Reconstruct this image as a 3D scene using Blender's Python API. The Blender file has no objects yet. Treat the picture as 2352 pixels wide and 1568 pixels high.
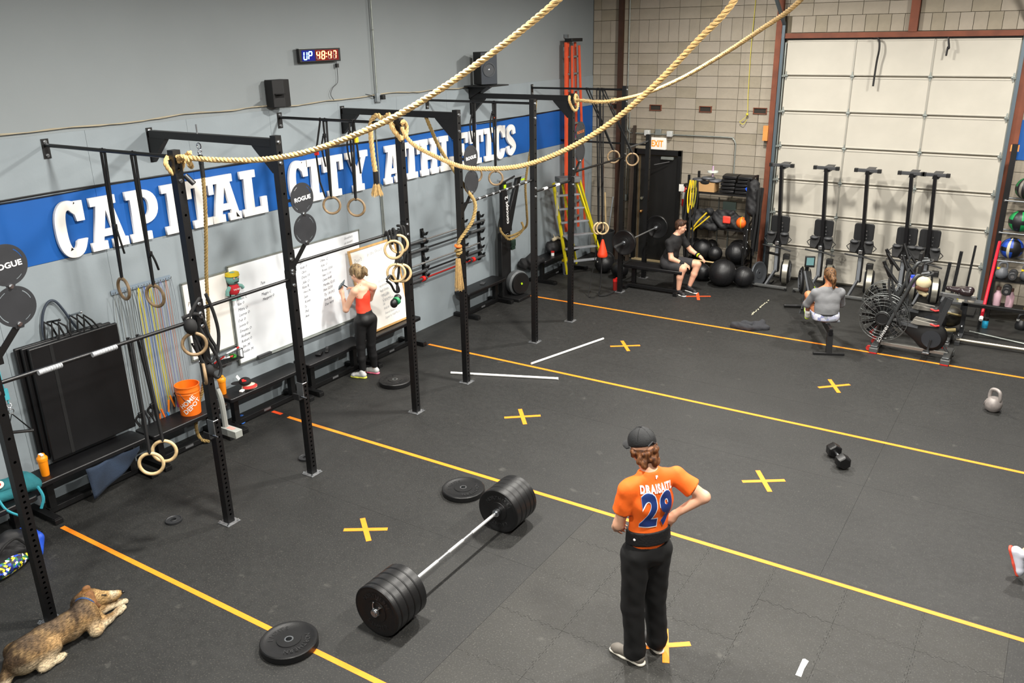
import bpy, bmesh, math, random
import numpy as np
from mathutils import Vector, Matrix, Euler
from mathutils.bvhtree import BVHTree
random.seed(7)
C = bpy.context.scene.collection
scn = bpy.context.scene
PI = math.pi

# ------------------------------------------------------------------ camera
cam_d = bpy.data.cameras.new('camera')
cam = bpy.data.objects.new('camera', cam_d)
C.objects.link(cam)
cam_d.sensor_width = 36.0
cam_d.lens = 1953.63 / 2352 * 36.0
cam_d.clip_start = 0.05
cam.matrix_world = Matrix(((0.84275912, -0.16970235, 0.51084066, 8.395),
                           (0.53800509, 0.29646827, -0.78908623, 0.0),
                           (-0.01753826, 0.9398445, 0.34115207, 4.55),
                           (0, 0, 0, 1)))
scn.camera = cam
# ------------------------------------------------------------------ world, view, lights
scn.view_settings.view_transform = 'Standard'
scn.view_settings.look = 'None'
scn.view_settings.gamma = 1.0
scn.view_settings.use_curve_mapping = False
scn.view_settings.exposure = 0.44
wd = bpy.data.worlds.new('world'); scn.world = wd; wd.use_nodes = True
wd.node_tree.nodes['Background'].inputs[0].default_value = (0.80, 0.86, 1.0, 1)
wd.node_tree.nodes['Background'].inputs[1].default_value = 0.045
LIGHTS = [(3.9, 0.2, 210), (3.9, 4.6, 300), (3.9, 9.0, 300), (3.9, 13.2, 235),
          (8.1, 0.2, 200), (8.1, 4.6, 280), (8.1, 9.0, 310), (8.1, 13.2, 215)]
LZ = 5.6

# ------------------------------------------------------------------ materials
MATS = {}
def srgb(h):
    if isinstance(h, str):
        h = [int(h[i:i+2], 16) / 255 for i in (0, 2, 4)]
    return tuple(((c / 12.92) if c <= 0.04045 else ((c + 0.055) / 1.055) ** 2.4) for c in h)
def mat(name, col, rough=0.5, metal=0.0, var=0.0, vscale=6.0, bump=0.0, bscale=60.0, emit=None, estr=0.0, coat=0.0, spec=0.5, alpha=1.0, detail=4.0):
    if name in MATS: return MATS[name]
    m = bpy.data.materials.new(name); m.use_nodes = True
    nt = m.node_tree; b = nt.nodes['Principled BSDF']
    c = srgb(col)
    b.inputs['Base Color'].default_value = (*c, 1)
    b.inputs['Roughness'].default_value = rough
    b.inputs['Metallic'].default_value = metal
    b.inputs['Specular IOR Level'].default_value = spec
    b.inputs['Coat Weight'].default_value = coat
    b.inputs['Alpha'].default_value = alpha
    tc = nt.nodes.new('ShaderNodeTexCoord')
    if var > 0:
        n = nt.nodes.new('ShaderNodeTexNoise'); n.inputs['Scale'].default_value = vscale; n.inputs['Detail'].default_value = detail
        nt.links.new(tc.outputs['Object'], n.inputs['Vector'])
        r = nt.nodes.new('ShaderNodeMapRange'); r.inputs['From Min'].default_value = 0.3; r.inputs['From Max'].default_value = 0.7
        r.inputs['To Min'].default_value = 1 - var; r.inputs['To Max'].default_value = 1 + var
        nt.links.new(n.outputs['Fac'], r.inputs['Value'])
        mx = nt.nodes.new('ShaderNodeVectorMath'); mx.operation = 'SCALE'; mx.inputs[0].default_value = c
        nt.links.new(r.outputs['Result'], mx.inputs['Scale'])
        nt.links.new(mx.outputs['Vector'], b.inputs['Base Color'])
    if bump > 0:
        n2 = nt.nodes.new('ShaderNodeTexNoise'); n2.inputs['Scale'].default_value = bscale; n2.inputs['Detail'].default_value = 5
        nt.links.new(tc.outputs['Object'], n2.inputs['Vector'])
        bp = nt.nodes.new('ShaderNodeBump'); bp.inputs['Strength'].default_value = bump; bp.inputs['Distance'].default_value = 0.01
        nt.links.new(n2.outputs['Fac'], bp.inputs['Height'])
        nt.links.new(bp.outputs['Normal'], b.inputs['Normal'])
    if emit is not None:
        b.inputs['Emission Color'].default_value = (*srgb(emit), 1)
        b.inputs['Emission Strength'].default_value = estr
    MATS[name] = m
    return m
def speckle_floor(name, base, fleck, bumpy=0.25):
    m = bpy.data.materials.new(name); m.use_nodes = True
    nt = m.node_tree; b = nt.nodes['Principled BSDF']; L = nt.links
    tc = nt.nodes.new('ShaderNodeTexCoord')
    geo = nt.nodes.new('ShaderNodeNewGeometry')
    n1 = nt.nodes.new('ShaderNodeTexNoise'); n1.inputs['Scale'].default_value = 1.3; n1.inputs['Detail'].default_value = 6
    n2 = nt.nodes.new('ShaderNodeTexNoise'); n2.inputs['Scale'].default_value = 75; n2.inputs['Detail'].default_value = 2
    n3 = nt.nodes.new('ShaderNodeTexNoise'); n3.inputs['Scale'].default_value = 14; n3.inputs['Detail'].default_value = 8
    n5 = nt.nodes.new('ShaderNodeTexNoise'); n5.inputs['Scale'].default_value = 5.5; n5.inputs['Detail'].default_value = 8
    for n in (n1, n2, n3, n5): L.new(geo.outputs['Position'], n.inputs['Vector'])
    cr = nt.nodes.new('ShaderNodeMapRange'); cr.inputs['From Min'].default_value = 0.3; cr.inputs['From Max'].default_value = 0.7
    cr.inputs['To Min'].default_value = 0.80; cr.inputs['To Max'].default_value = 1.22
    L.new(n1.outputs['Fac'], cr.inputs['Value'])
    c3 = nt.nodes.new('ShaderNodeMapRange'); c3.inputs['From Min'].default_value = 0.3; c3.inputs['From Max'].default_value = 0.7
    c3.inputs['To Min'].default_value = 0.88; c3.inputs['To Max'].default_value = 1.12
    L.new(n3.outputs['Fac'], c3.inputs['Value'])
    mu = nt.nodes.new('ShaderNodeMath'); mu.operation = 'MULTIPLY'
    L.new(cr.outputs[0], mu.inputs[0]); L.new(c3.outputs[0], mu.inputs[1])
    sc = nt.nodes.new('ShaderNodeVectorMath'); sc.operation = 'SCALE'; sc.inputs[0].default_value = srgb(base)
    L.new(mu.outputs[0], sc.inputs['Scale'])
    fl = nt.nodes.new('ShaderNodeMapRange'); fl.inputs['From Min'].default_value = 0.56; fl.inputs['From Max'].default_value = 0.76
    L.new(n2.outputs['Fac'], fl.inputs['Value'])
    mx = nt.nodes.new('ShaderNodeMix'); mx.data_type = 'RGBA'
    L.new(fl.outputs[0], mx.inputs[0]); L.new(sc.outputs[0], mx.inputs[6]); mx.inputs[7].default_value = (*srgb(fleck), 1)
    # chalk scuffs
    ch = nt.nodes.new('ShaderNodeMapRange'); ch.inputs['From Min'].default_value = 0.66; ch.inputs['From Max'].default_value = 0.80
    ch.inputs['To Max'].default_value = 0.16
    L.new(n5.outputs['Fac'], ch.inputs['Value'])
    m2 = nt.nodes.new('ShaderNodeMix'); m2.data_type = 'RGBA'
    L.new(ch.outputs[0], m2.inputs[0]); L.new(mx.outputs[2], m2.inputs[6]); m2.inputs[7].default_value = (*srgb('8a8880'), 1)
    L.new(m2.outputs[2], b.inputs['Base Color'])
    rr = nt.nodes.new('ShaderNodeMapRange'); rr.inputs['To Min'].default_value = 0.50; rr.inputs['To Max'].default_value = 0.78
    L.new(n3.outputs['Fac'], rr.inputs['Value']); L.new(rr.outputs[0], b.inputs['Roughness'])
    b.inputs['Specular IOR Level'].default_value = 0.45
    bp = nt.nodes.new('ShaderNodeBump'); bp.inputs['Strength'].default_value = bumpy; bp.inputs['Distance'].default_value = 0.004
    L.new(n2.outputs['Fac'], bp.inputs['Height']); L.new(bp.outputs['Normal'], b.inputs['Normal'])
    return m
M_FLOOR = speckle_floor('black rubber matting', '1f1f1e', '403e39')
M_TILE = speckle_floor('interlocking rubber tile', '262522', '464540', 0.35)
M_FLOORBASE = mat('dark joint', '0b0b0a', 0.95)
M_BLACK = mat('black powder coated steel', '080809', 0.42, 0.0, 0.25, 9, 0.12, 120)
M_BLACKR = mat('black rubber', '0b0b0c', 0.48, var=0.2, vscale=12, bump=0.1)
M_BLACKM = mat('matt black plastic', '0c0c0d', 0.55)
M_VINYL = mat('black vinyl', '0a0a0c', 0.42, var=0.15, vscale=5, bump=0.12, bscale=20)
M_GRAYP = mat('dark grey plastic', '37383a', 0.5)
M_STEEL = mat('zinc steel', 'b9bcbf', 0.28, 1.0)
M_CHROME = mat('bright steel bar', 'd9dadb', 0.25, 0.9, 0.1, 60)
M_KNURL = mat('knurled bar', '8e9092', 0.45, 0.8, 0.2, 200)
M_ORANGE = mat('orange floor tape', 'f58a1c', 0.55, var=0.05, vscale=12)
M_ORANGE2 = mat('red orange floor tape', 'f2501f', 0.55, var=0.05)
M_WOODRING = mat('birch ring wood', 'cbb083', 0.5, var=0.18, vscale=22)
M_WOODRING2 = mat('worn ring wood', '8a7355', 0.55, var=0.3, vscale=18)
M_ROPE = mat('manila rope', 'bd9c66', 0.85, var=0.22, vscale=35, bump=0.4, bscale=220)
M_ROPED = mat('dark manila rope', '8f7747', 0.85, var=0.25, vscale=35, bump=0.4, bscale=220)
M_WHITE = mat('white paint', 'f2f1ee', 0.5, var=0.04, vscale=4)
M_WALLP = mat('grey plywood paint', '868f94', 0.62, var=0.07, vscale=1.7, bump=0.12, bscale=30)
M_WALLU = mat('grey wall paint', '82888a', 0.72, var=0.03, vscale=1.2, bump=0.05, bscale=60)
M_BLUE = mat('royal blue paint', '06509a', 0.5, var=0.06, vscale=2)
M_BLOCK = mat('concrete block', '948b7c', 0.85, var=0.12, vscale=3.0, bump=0.35, bscale=45)
M_BLOCK2 = mat('concrete block stained', '8d8473', 0.85, var=0.14, vscale=3.5, bump=0.35, bscale=45)
M_BLOCK3 = mat('concrete block pale', '999082', 0.85, var=0.10, vscale=2.5, bump=0.35, bscale=45)
M_MORTAR = mat('mortar', '5f5748', 0.95, var=0.15, vscale=6)
M_RUST = mat('red oxide steel', '6e3a24', 0.7, var=0.2, vscale=5)
M_GDOOR = mat('ivory door panel', 'b4afa3', 0.55, var=0.07, vscale=1.6, bump=0.1, bscale=25)
M_GALV = mat('galvanised steel', '8f948f', 0.5, 0.6, 0.15, 10)
M_TAN = mat('dry tan cable', 'a39a85', 0.8)
M_RED = mat('red plastic', 'c51f1c', 0.4)
M_SKIN = mat('skin', 'd9a384', 0.5, var=0.06, vscale=15)

# ------------------------------------------------------------------ helpers
def xf(loc=(0, 0, 0), rot=(0, 0, 0), s=(1, 1, 1)):
    return Matrix.LocRotScale(Vector(loc), Euler(rot), Vector(s))
def frame(d):
    d = Vector(d).normalized()
    u = Vector((0, 0, 1)) if abs(d.z) < 0.95 else Vector((1, 0, 0))
    a = u.cross(d).normalized(); b = d.cross(a)
    return a, b, d
class MB:
    def __init__(s): s.v = []; s.f = []; s.mi = []; s.cur = 0
    def add(s, vs, fs, M=None):
        o = len(s.v)
        for p in vs:
            p = Vector(p)
            s.v.append(M @ p if M is not None else p)
        for f in fs:
            s.f.append([i + o for i in f]); s.mi.append(s.cur)
        return s
    def box(s, c, d, M=None, rz=0):
        x, y, z = [k / 2 for k in d]
        R = Matrix.Translation(Vector(c)) @ Matrix.Rotation(rz, 4, 'Z')
        if M is not None: R = M @ R
        vs = [(-x, -y, -z), (x, -y, -z), (x, y, -z), (-x, y, -z), (-x, -y, z), (x, -y, z), (x, y, z), (-x, y, z)]
        return s.add(vs, [(0, 3, 2, 1), (4, 5, 6, 7), (0, 1, 5, 4), (1, 2, 6, 5), (2, 3, 7, 6), (3, 0, 4, 7)], R)
    def bar(s, p0, p1, w, h, up=None):
        p0, p1 = Vector(p0), Vector(p1); d = (p1 - p0)
        if up is None: a, b, _ = frame(d)
        else:
            a = Vector(up).cross(d).normalized(); b = d.normalized().cross(a)
        a = a * w / 2; b = b * h / 2
        vs = [p0 - a - b, p0 + a - b, p0 + a + b, p0 - a + b, p1 - a - b, p1 + a - b, p1 + a + b, p1 - a + b]
        return s.add(vs, [(0, 3, 2, 1), (4, 5, 6, 7), (0, 1, 5, 4), (1, 2, 6, 5), (2, 3, 7, 6), (3, 0, 4, 7)])
    def cyl(s, p0, p1, r0, r1=None, n=14, caps=True):
        if r1 is None: r1 = r0
        p0, p1 = Vector(p0), Vector(p1); a, b, _ = frame(p1 - p0)
        vs = []
        for p, r in ((p0, r0), (p1, r1)):
            for i in range(n):
                t = 2 * PI * i / n; vs.append(p + a * math.cos(t) * r + b * math.sin(t) * r)
        fs = [(i, (i + 1) % n, n + (i + 1) % n, n + i) for i in range(n)]
        if caps: fs += [tuple(range(n - 1, -1, -1)), tuple(range(n, 2 * n))]
        return s.add(vs, fs)
    def tube(s, pts, r, n=8, closed=False, caps=True):
        pts = [Vector(p) for p in pts]; m = len(pts)
        if m < 2: return s
        rs = r if isinstance(r, (list, tuple)) else [r] * m
        vs = []; ref = None
        for i, p in enumerate(pts):
            q0 = pts[(i - 1) % m] if (closed or i > 0) else p
            q1 = pts[(i + 1) % m] if (closed or i < m - 1) else p
            d = (q1 - q0)
            if d.length < 1e-9: d = Vector((0, 0, 1))
            d.normalize()
            if ref is None: a, b, _ = frame(d); ref = a
            a = (ref - d * ref.dot(d))
            if a.length < 1e-6: a = frame(d)[0]
            a.normalize(); ref = a; b = d.cross(a)
            for k in range(n):
                t = 2 * PI * k / n; vs.append(p + (a * math.cos(t) + b * math.sin(t)) * rs[i])
        fs = []
        for i in range(m if closed else m - 1):
            j = (i + 1) % m
            for k in range(n):
                fs.append((i * n + k, i * n + (k + 1) % n, j * n + (k + 1) % n, j * n + k))
        if not closed and caps:
            fs += [tuple(range(n - 1, -1, -1)), tuple(range((m - 1) * n, m * n))]
        return s.add(vs, fs)
    def lathe(s, prof, c=(0, 0, 0), axis=(0, 0, 1), n=28):
        a, b, d = frame(axis); c = Vector(c); vs = []
        for r, h in prof:
            for i in range(n):
                t = 2 * PI * i / n; vs.append(c + d * h + (a * math.cos(t) + b * math.sin(t)) * r)
        fs = []
        for j in range(len(prof) - 1):
            for i in range(n):
                k = (i + 1) % n
                fs.append((j * n + i, j * n + k, (j + 1) * n + k, (j + 1) * n + i))
        if prof[0][0] > 1e-5: fs.append(tuple(range(n - 1, -1, -1)))
        if prof[-1][0] > 1e-5: fs.append(tuple(range((len(prof) - 1) * n, len(prof) * n)))
        return s.add(vs, fs)
    def ringlathe(s, prof, c=(0, 0, 0), axis=(0, 0, 1), n=28):   # closed profile
        a, b, d = frame(axis); c = Vector(c); vs = []
        for r, h in prof:
            for i in range(n):
                t = 2 * PI * i / n; vs.append(c + d * h + (a * math.cos(t) + b * math.sin(t)) * r)
        fs = []; m = len(prof)
        for j in range(m):
            for i in range(n):
                k = (i + 1) % n; q = (j + 1) % m
                fs.append((j * n + i, j * n + k, q * n + k, q * n + i))
        return s.add(vs, fs)
    def prism(s, poly, t, M=None):   # polygon in xy, extruded z 0..t
        n = len(poly)
        ar = sum(poly[i][0] * poly[(i + 1) % n][1] - poly[(i + 1) % n][0] * poly[i][1] for i in range(n))
        if ar < 0: poly = list(poly)[::-1]
        vs = [(x, y, 0) for x, y in poly] + [(x, y, t) for x, y in poly]
        fs = [tuple(range(n - 1, -1, -1)), tuple(range(n, 2 * n))] + [(i, (i + 1) % n, n + (i + 1) % n, n + i) for i in range(n)]
        return s.add(vs, fs, M)
    def sph(s, c, r, n=16, m=10, M=None):
        if not isinstance(r, (tuple, list)): r = (r, r, r)
        vs = [(c[0], c[1], c[2] - r[2])]
        for j in range(1, m):
            p = -PI / 2 + PI * j / m
            for i in range(n):
                t = 2 * PI * i / n
                vs.append((c[0] + r[0] * math.cos(p) * math.cos(t), c[1] + r[1] * math.cos(p) * math.sin(t), c[2] + r[2] * math.sin(p)))
        vs.append((c[0], c[1], c[2] + r[2]))
        fs = [(0, 1 + (i + 1) % n, 1 + i) for i in range(n)]
        for j in range(m - 2):
            for i in range(n):
                k = (i + 1) % n; fs.append((1 + j * n + i, 1 + j * n + k, 1 + (j + 1) * n + k, 1 + (j + 1) * n + i))
        l = 1 + (m - 2) * n
        fs += [(l + i, l + (i + 1) % n, l + n) for i in range(n)]
        return s.add(vs, fs, M)
    def torus(s, c, R, r, axis=(0, 0, 1), n=32, m=8, sx=1.0):
        a, b, d = frame(axis); c = Vector(c)
        pts = [c + a * math.cos(2 * PI * i / n) * R + b * math.sin(2 * PI * i / n) * R for i in range(n)]
        return s.tube(pts, r, m, closed=True)
    def mesh(s, name):
        me = bpy.data.meshes.new(name)
        me.from_pydata([tuple(v) for v in s.v], [], s.f)
        return me
    def split(s, name, m, parent=None, **k):   # every connected piece becomes an object of its own
        par = list(range(len(s.v)))
        def fd(i):
            while par[i] != i: par[i] = par[par[i]]; i = par[i]
            return i
        for f in s.f:
            a = fd(f[0])
            for i in f[1:]: par[fd(i)] = a
        g = {}
        for f in s.f: g.setdefault(fd(f[0]), []).append(f)
        out = []
        for fs in g.values():
            ids = sorted({i for f in fs for i in f}); mp = {i: n for n, i in enumerate(ids)}
            b = MB(); b.v = [s.v[i] for i in ids]; b.f = [[mp[i] for i in f] for f in fs]; b.mi = [0] * len(fs)
            out.append(b.build(name, m, parent, **k))
        return out
    def build(s, name, m, parent=None, smooth=True, ang=38, bev=0.0, sub=0, loc=None):
        me = s.mesh(name); me.validate()
        if isinstance(m, (list, tuple)):
            for k in m: me.materials.append(k)
            if len(me.polygons) == len(s.mi): me.polygons.foreach_set('material_index', s.mi)
        else: me.materials.append(m)
        bm = bmesh.new(); bm.from_mesh(me); bmesh.ops.recalc_face_normals(bm, faces=bm.faces); bm.to_mesh(me); bm.free()
        if smooth:
            me.polygons.foreach_set('use_smooth', [True] * len(me.polygons))
            me.set_sharp_from_angle(angle=math.radians(ang))
        me.update()
        o = bpy.data.objects.new(name, me); C.objects.link(o)
        if parent is not None: o.parent = parent
        if loc is not None: o.location = loc
        if bev > 0:
            b = o.modifiers.new('bevel', 'BEVEL'); b.width = bev; b.segments = 2; b.limit_method = 'ANGLE'; b.angle_limit = math.radians(40)
        if sub: 
            b = o.modifiers.new('sub', 'SUBSURF'); b.levels = sub; b.render_levels = sub
        return o
def thing(name, label, cat, loc=(0, 0, 0), rz=0.0, group=None, rot=None):
    o = bpy.data.objects.new(name, None); C.objects.link(o); o.empty_display_size = 0.1
    o.location = loc; o.rotation_euler = rot if rot is not None else (0, 0, rz)
    o['label'] = label; o['category'] = cat
    if group: o['group'] = group
    return o
def tag(o, label, cat, group=None):
    o['label'] = label; o['category'] = cat
    if group: o['group'] = group
    return o
def struct(o): o['kind'] = 'structure'; return o
def stuff(o): o['kind'] = 'stuff'; return o
def sublab(o, l): o['label'] = l; return o
def dup(root, loc=None, rz=None, label=None, group=None):
    r = root.copy(); C.objects.link(r)
    if loc is not None: r.location = loc
    if rz is not None: r.rotation_euler = (0, 0, rz)
    if label: r['label'] = label
    if group: r['group'] = group
    for ch in list(root.children):
        c = ch.copy(); C.objects.link(c); c.parent = r
        for g in ch.children:
            d = g.copy(); C.objects.link(d); d.parent = c
    return r
def flatten(me, M):
    me.transform(M); return me
def text_mb(txt, size, M, depth=0.002, shear=0.0, align='CENTER', space=1.0, bold=0.0, sx=1.0, res=3):
    cu = bpy.data.curves.new('txt', 'FONT'); cu.body = txt; cu.size = size; cu.extrude = depth / 2; cu.shear = shear
    cu.align_x = align; cu.align_y = 'CENTER'; cu.space_character = space; cu.resolution_u = res; cu.offset = bold
    o = bpy.data.objects.new('txt', cu)
    me = bpy.data.meshes.new_from_object(o)
    me.transform(Matrix.Diagonal((sx, 1, 1, 1))); me.transform(M)
    bpy.data.objects.remove(o); bpy.data.curves.remove(cu)
    return me
def text_part(name, txt, size, M, m, parent, **k):
    me = text_mb(txt, size, M, **k); me.materials.append(m); me.name = name
    o = bpy.data.objects.new(name, me); C.objects.link(o)
    if parent is not None: o.parent = parent
    return o
def join_mesh(name, meshes, m, parent=None):
    bm = bmesh.new()
    for me in meshes: bm.from_mesh(me)
    me = bpy.data.meshes.new(name); bm.to_mesh(me); bm.free(); me.materials.append(m)
    for q in meshes: bpy.data.meshes.remove(q)
    o = bpy.data.objects.new(name, me); C.objects.link(o)
    if parent is not None: o.parent = parent
    return o
# text matrices: on a wall facing +x (reads along +y), on a wall facing -y (reads along +x)
def on_x(x, y, z, roll=0.0): return Matrix(((0, 0, 1, x), (1, 0, 0, y), (0, 1, 0, z), (0, 0, 0, 1))) @ Matrix.Rotation(roll, 4, 'Z')
def on_y(x, y, z, roll=0.0): return Matrix(((1, 0, 0, x), (0, 0, -1, y), (0, 1, 0, z), (0, 0, 0, 1))) @ Matrix.Rotation(roll, 4, 'Z')
def catmull(pts, n=8):
    pts = [Vector(p) for p in pts]; P = [pts[0] * 2 - pts[1]] + pts + [pts[-1] * 2 - pts[-2]]; out = []
    for i in range(1, len(P) - 2):
        for k in range(n):
            t = k / n; a, b, c, d = P[i - 1:i + 3]
            out.append(0.5 * ((2 * b) + (c - a) * t + (2 * a - 5 * b + 4 * c - d) * t * t + (3 * b - a - 3 * c + d) * t ** 3))
    out.append(pts[-1]); return out
def resample(pts, step):
    pts = [Vector(p) for p in pts]; out = [pts[0]]; acc = 0.0
    for a, b in zip(pts, pts[1:]):
        L = (b - a).length; t = step - acc
        while t <= L:
            out.append(a.lerp(b, t / L)); t += step
        acc = L - (t - step)
    if (out[-1] - pts[-1]).length > step * 0.3: out.append(pts[-1])
    return out
def rope_mb(mb, pts, R, pitch=None, strands=3, step=None, n=6, loose=0.0):
    pitch = pitch or R * 5.2; step = step or pitch / 9
    P = resample(pts, step); m = len(P); ref = None
    cols = [[] for _ in range(strands)]
    for i, p in enumerate(P):
        d = (P[min(i + 1, m - 1)] - P[max(i - 1, 0)]).normalized()
        if ref is None: ref = frame(d)[0]
        a = (ref - d * ref.dot(d)).normalized(); ref = a; b = d.cross(a)
        for k in range(strands):
            t = 2 * PI * (i * step / pitch + k / strands); rr = R * 0.50
            j = Vector((random.uniform(-1, 1), random.uniform(-1, 1), random.uniform(-1, 1))) * loose
            cols[k].append(p + (a * math.cos(t) + b * math.sin(t)) * rr + j)
    for c in cols: mb.tube(c, R * 0.56, n)
    return mb
# ------------------------------------------------------------------ signed distance modelling (bodies, clothes, soft heaps)
def surface_nets(F, org, h):
    nx, ny, nz = F.shape
    S = F < 0
    cx = np.zeros((nx - 1, ny - 1, nz - 1), np.int32)
    acc = np.zeros((nx - 1, ny - 1, nz - 1, 3), np.float32); cnt = np.zeros((nx - 1, ny - 1, nz - 1), np.int32)
    I = [np.arange(n, dtype=np.float32) for n in F.shape]
    for ax in range(3):
        sl0 = [slice(None)] * 3; sl1 = [slice(None)] * 3; sl0[ax] = slice(0, -1); sl1[ax] = slice(1, None)
        f0, f1 = F[tuple(sl0)], F[tuple(sl1)]
        cr = (f0 < 0) != (f1 < 0)
        idx = np.argwhere(cr)
        if len(idx) == 0: continue
        a = f0[cr]; b = f1[cr]; t = a / (a - b)
        pos = idx.astype(np.float32); pos[:, ax] += t
        o = [q for q in range(3) if q != ax]
        for d0 in (0, -1):
            for d1 in (0, -1):
                c = idx.copy(); c[:, o[0]] += d0; c[:, o[1]] += d1
                ok = (c[:, o[0]] >= 0) & (c[:, o[1]] >= 0) & (c[:, 0] < nx - 1) & (c[:, 1] < ny - 1) & (c[:, 2] < nz - 1)
                cc = c[ok]; np.add.at(acc, (cc[:, 0], cc[:, 1], cc[:, 2]), pos[ok]); np.add.at(cnt, (cc[:, 0], cc[:, 1], cc[:, 2]), 1)
    act = cnt > 0; ids = np.full(cnt.shape, -1, np.int64); ids[act] = np.arange(act.sum())
    V = acc[act] / cnt[act][:, None]; V = V * h + np.array(org, np.float32)
    Q = []
    for ax in range(3):
        sl0 = [slice(None)] * 3; sl1 = [slice(None)] * 3; sl0[ax] = slice(0, -1); sl1[ax] = slice(1, None)
        f0, f1 = F[tuple(sl0)], F[tuple(sl1)]
        cr = (f0 < 0) != (f1 < 0); idx = np.argwhere(cr); sg = f0[cr] < 0
        o = [(ax + 1) % 3, (ax + 2) % 3]
        ok = (idx[:, o[0]] > 0) & (idx[:, o[1]] > 0) & (idx[:, o[0]] < F.shape[o[0]] - 1) & (idx[:, o[1]] < F.shape[o[1]] - 1)
        idx = idx[ok]; sg = sg[ok]
        def at(d0, d1):
            c = idx.copy(); c[:, o[0]] += d0; c[:, o[1]] += d1; return ids[c[:, 0], c[:, 1], c[:, 2]]
        q = np.stack([at(-1, -1), at(0, -1), at(0, 0), at(-1, 0)], 1)
        q[~sg] = q[~sg][:, ::-1]; Q.append(q)
    return V, np.concatenate(Q)
def sdf_mesh(prims, k=0.03, res=0.01, noise=0.0, cuts=(), seed=0):
    lo = np.array([1e9] * 3); hi = -lo
    for p in prims:
        if p[0] == 'cap':
            a, b = np.array(p[1], float), np.array(p[2], float); r = max(p[3], p[4]) * (1.0 if len(p) < 7 or p[5] is None else max(1, p[6])) + k
            lo = np.minimum(lo, np.minimum(a, b) - r); hi = np.maximum(hi, np.maximum(a, b) + r)
        elif p[0] == 'ell':
            c = np.array(p[1], float); r = max(p[2]) + k; lo = np.minimum(lo, c - r); hi = np.maximum(hi, c + r)
    lo -= 3 * res; hi += 3 * res
    n = np.ceil((hi - lo) / res).astype(int) + 1
    F = np.full(n, 1.0, np.float32); ax = [lo[i] + np.arange(n[i]) * res for i in range(3)]
    for p in prims:
        kk = k
        if isinstance(p[-1], dict): kk = p[-1].get('k', k); opt = p[-1]; p = p[:-1]
        else: opt = {}
        if p[0] == 'cap':
            a, b = np.array(p[1], float), np.array(p[2], float); ra, rb = p[3], p[4]
            w = None if len(p) < 7 or p[5] is None else np.array(p[5], float)
            s = 1.0 if w is None else p[6]
            r = max(ra, rb) * max(1.0, s) + kk + 3 * res; l = np.minimum(a, b) - r; u = np.maximum(a, b) + r
        else:
            c = np.array(p[1], float); r = max(p[2]) + kk + 3 * res; l = c - r; u = c + r
        i0 = np.maximum(((l - lo) / res).astype(int), 0); i1 = np.minimum(np.ceil((u - lo) / res).astype(int) + 1, n)
        if (i1 <= i0).any(): continue
        X, Y, Z = np.meshgrid(ax[0][i0[0]:i1[0]], ax[1][i0[1]:i1[1]], ax[2][i0[2]:i1[2]], indexing='ij')
        if p[0] == 'cap':
            px, py, pz = X - a[0], Y - a[1], Z - a[2]; d = b - a; dd = max(d @ d, 1e-9)
            if w is not None:
                w = w / np.linalg.norm(w); q = px * w[0] + py * w[1] + pz * w[2]; g = q * (1 / s - 1)
                # scale only the part off the axis
                t = np.clip((px * d[0] + py * d[1] + pz * d[2]) / dd, 0, 1)
                ox, oy, oz = px - t * d[0], py - t * d[1], pz - t * d[2]; q = ox * w[0] + oy * w[1] + oz * w[2]; g = q * (1 / s - 1)
                ox += w[0] * g; oy += w[1] * g; oz += w[2] * g
            else:
                t = np.clip((px * d[0] + py * d[1] + pz * d[2]) / dd, 0, 1)
                ox, oy, oz = px - t * d[0], py - t * d[1], pz - t * d[2]
            D = np.sqrt(ox * ox + oy * oy + oz * oz) - (ra + (rb - ra) * t)
            if opt.get('flat'): D = np.maximum(D, ((X - b[0]) * d[0] + (Y - b[1]) * d[1] + (Z - b[2]) * d[2]) / math.sqrt(dd))
        else:
            R = np.array(Euler(p[3]).to_matrix()) if len(p) > 3 and p[3] is not None else np.eye(3)
            P = np.stack([X - c[0], Y - c[1], Z - c[2]], -1) @ R
            rr = np.array(p[2], float); k0 = np.linalg.norm(P / rr, axis=-1); k1 = np.linalg.norm(P / (rr * rr), axis=-1) + 1e-9
            D = k0 * (k0 - 1) / k1
        D = D.astype(np.float32)
        sub = F[i0[0]:i1[0], i0[1]:i1[1], i0[2]:i1[2]]
        if opt.get('sub'):
            hh = np.clip(0.5 - 0.5 * (sub + D) / kk, 0, 1); F[i0[0]:i1[0], i0[1]:i1[1], i0[2]:i1[2]] = sub * (1 - hh) + (-D) * hh + kk * hh * (1 - hh)
        else:
            hh = np.clip(0.5 + 0.5 * (sub - D) / kk, 0, 1); F[i0[0]:i1[0], i0[1]:i1[1], i0[2]:i1[2]] = sub * (1 - hh) + D * hh - kk * hh * (1 - hh)
    if noise or cuts:
        X, Y, Z = np.meshgrid(*ax, indexing='ij')
        if noise:
            f = 1.0
            F += noise * (np.sin(X * 31 + Z * 17 + seed) * np.sin(Y * 27 + X * 11) + 0.6 * np.sin(Z * 47 + Y * 23 + 1.3) * np.sin(X * 41 + Z * 9)).astype(np.float32)
        for (pt, nn) in cuts:
            nn = np.array(nn, float); nn /= np.linalg.norm(nn)
            F = np.maximum(F, ((X - pt[0]) * nn[0] + (Y - pt[1]) * nn[1] + (Z - pt[2]) * nn[2]).astype(np.float32))
    V, Q = surface_nets(F, lo, res)
    me = bpy.data.meshes.new('soft'); me.from_pydata(V.tolist(), [], Q.tolist())
    me.polygons.foreach_set('use_smooth', [True] * len(me.polygons))
    return me
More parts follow.
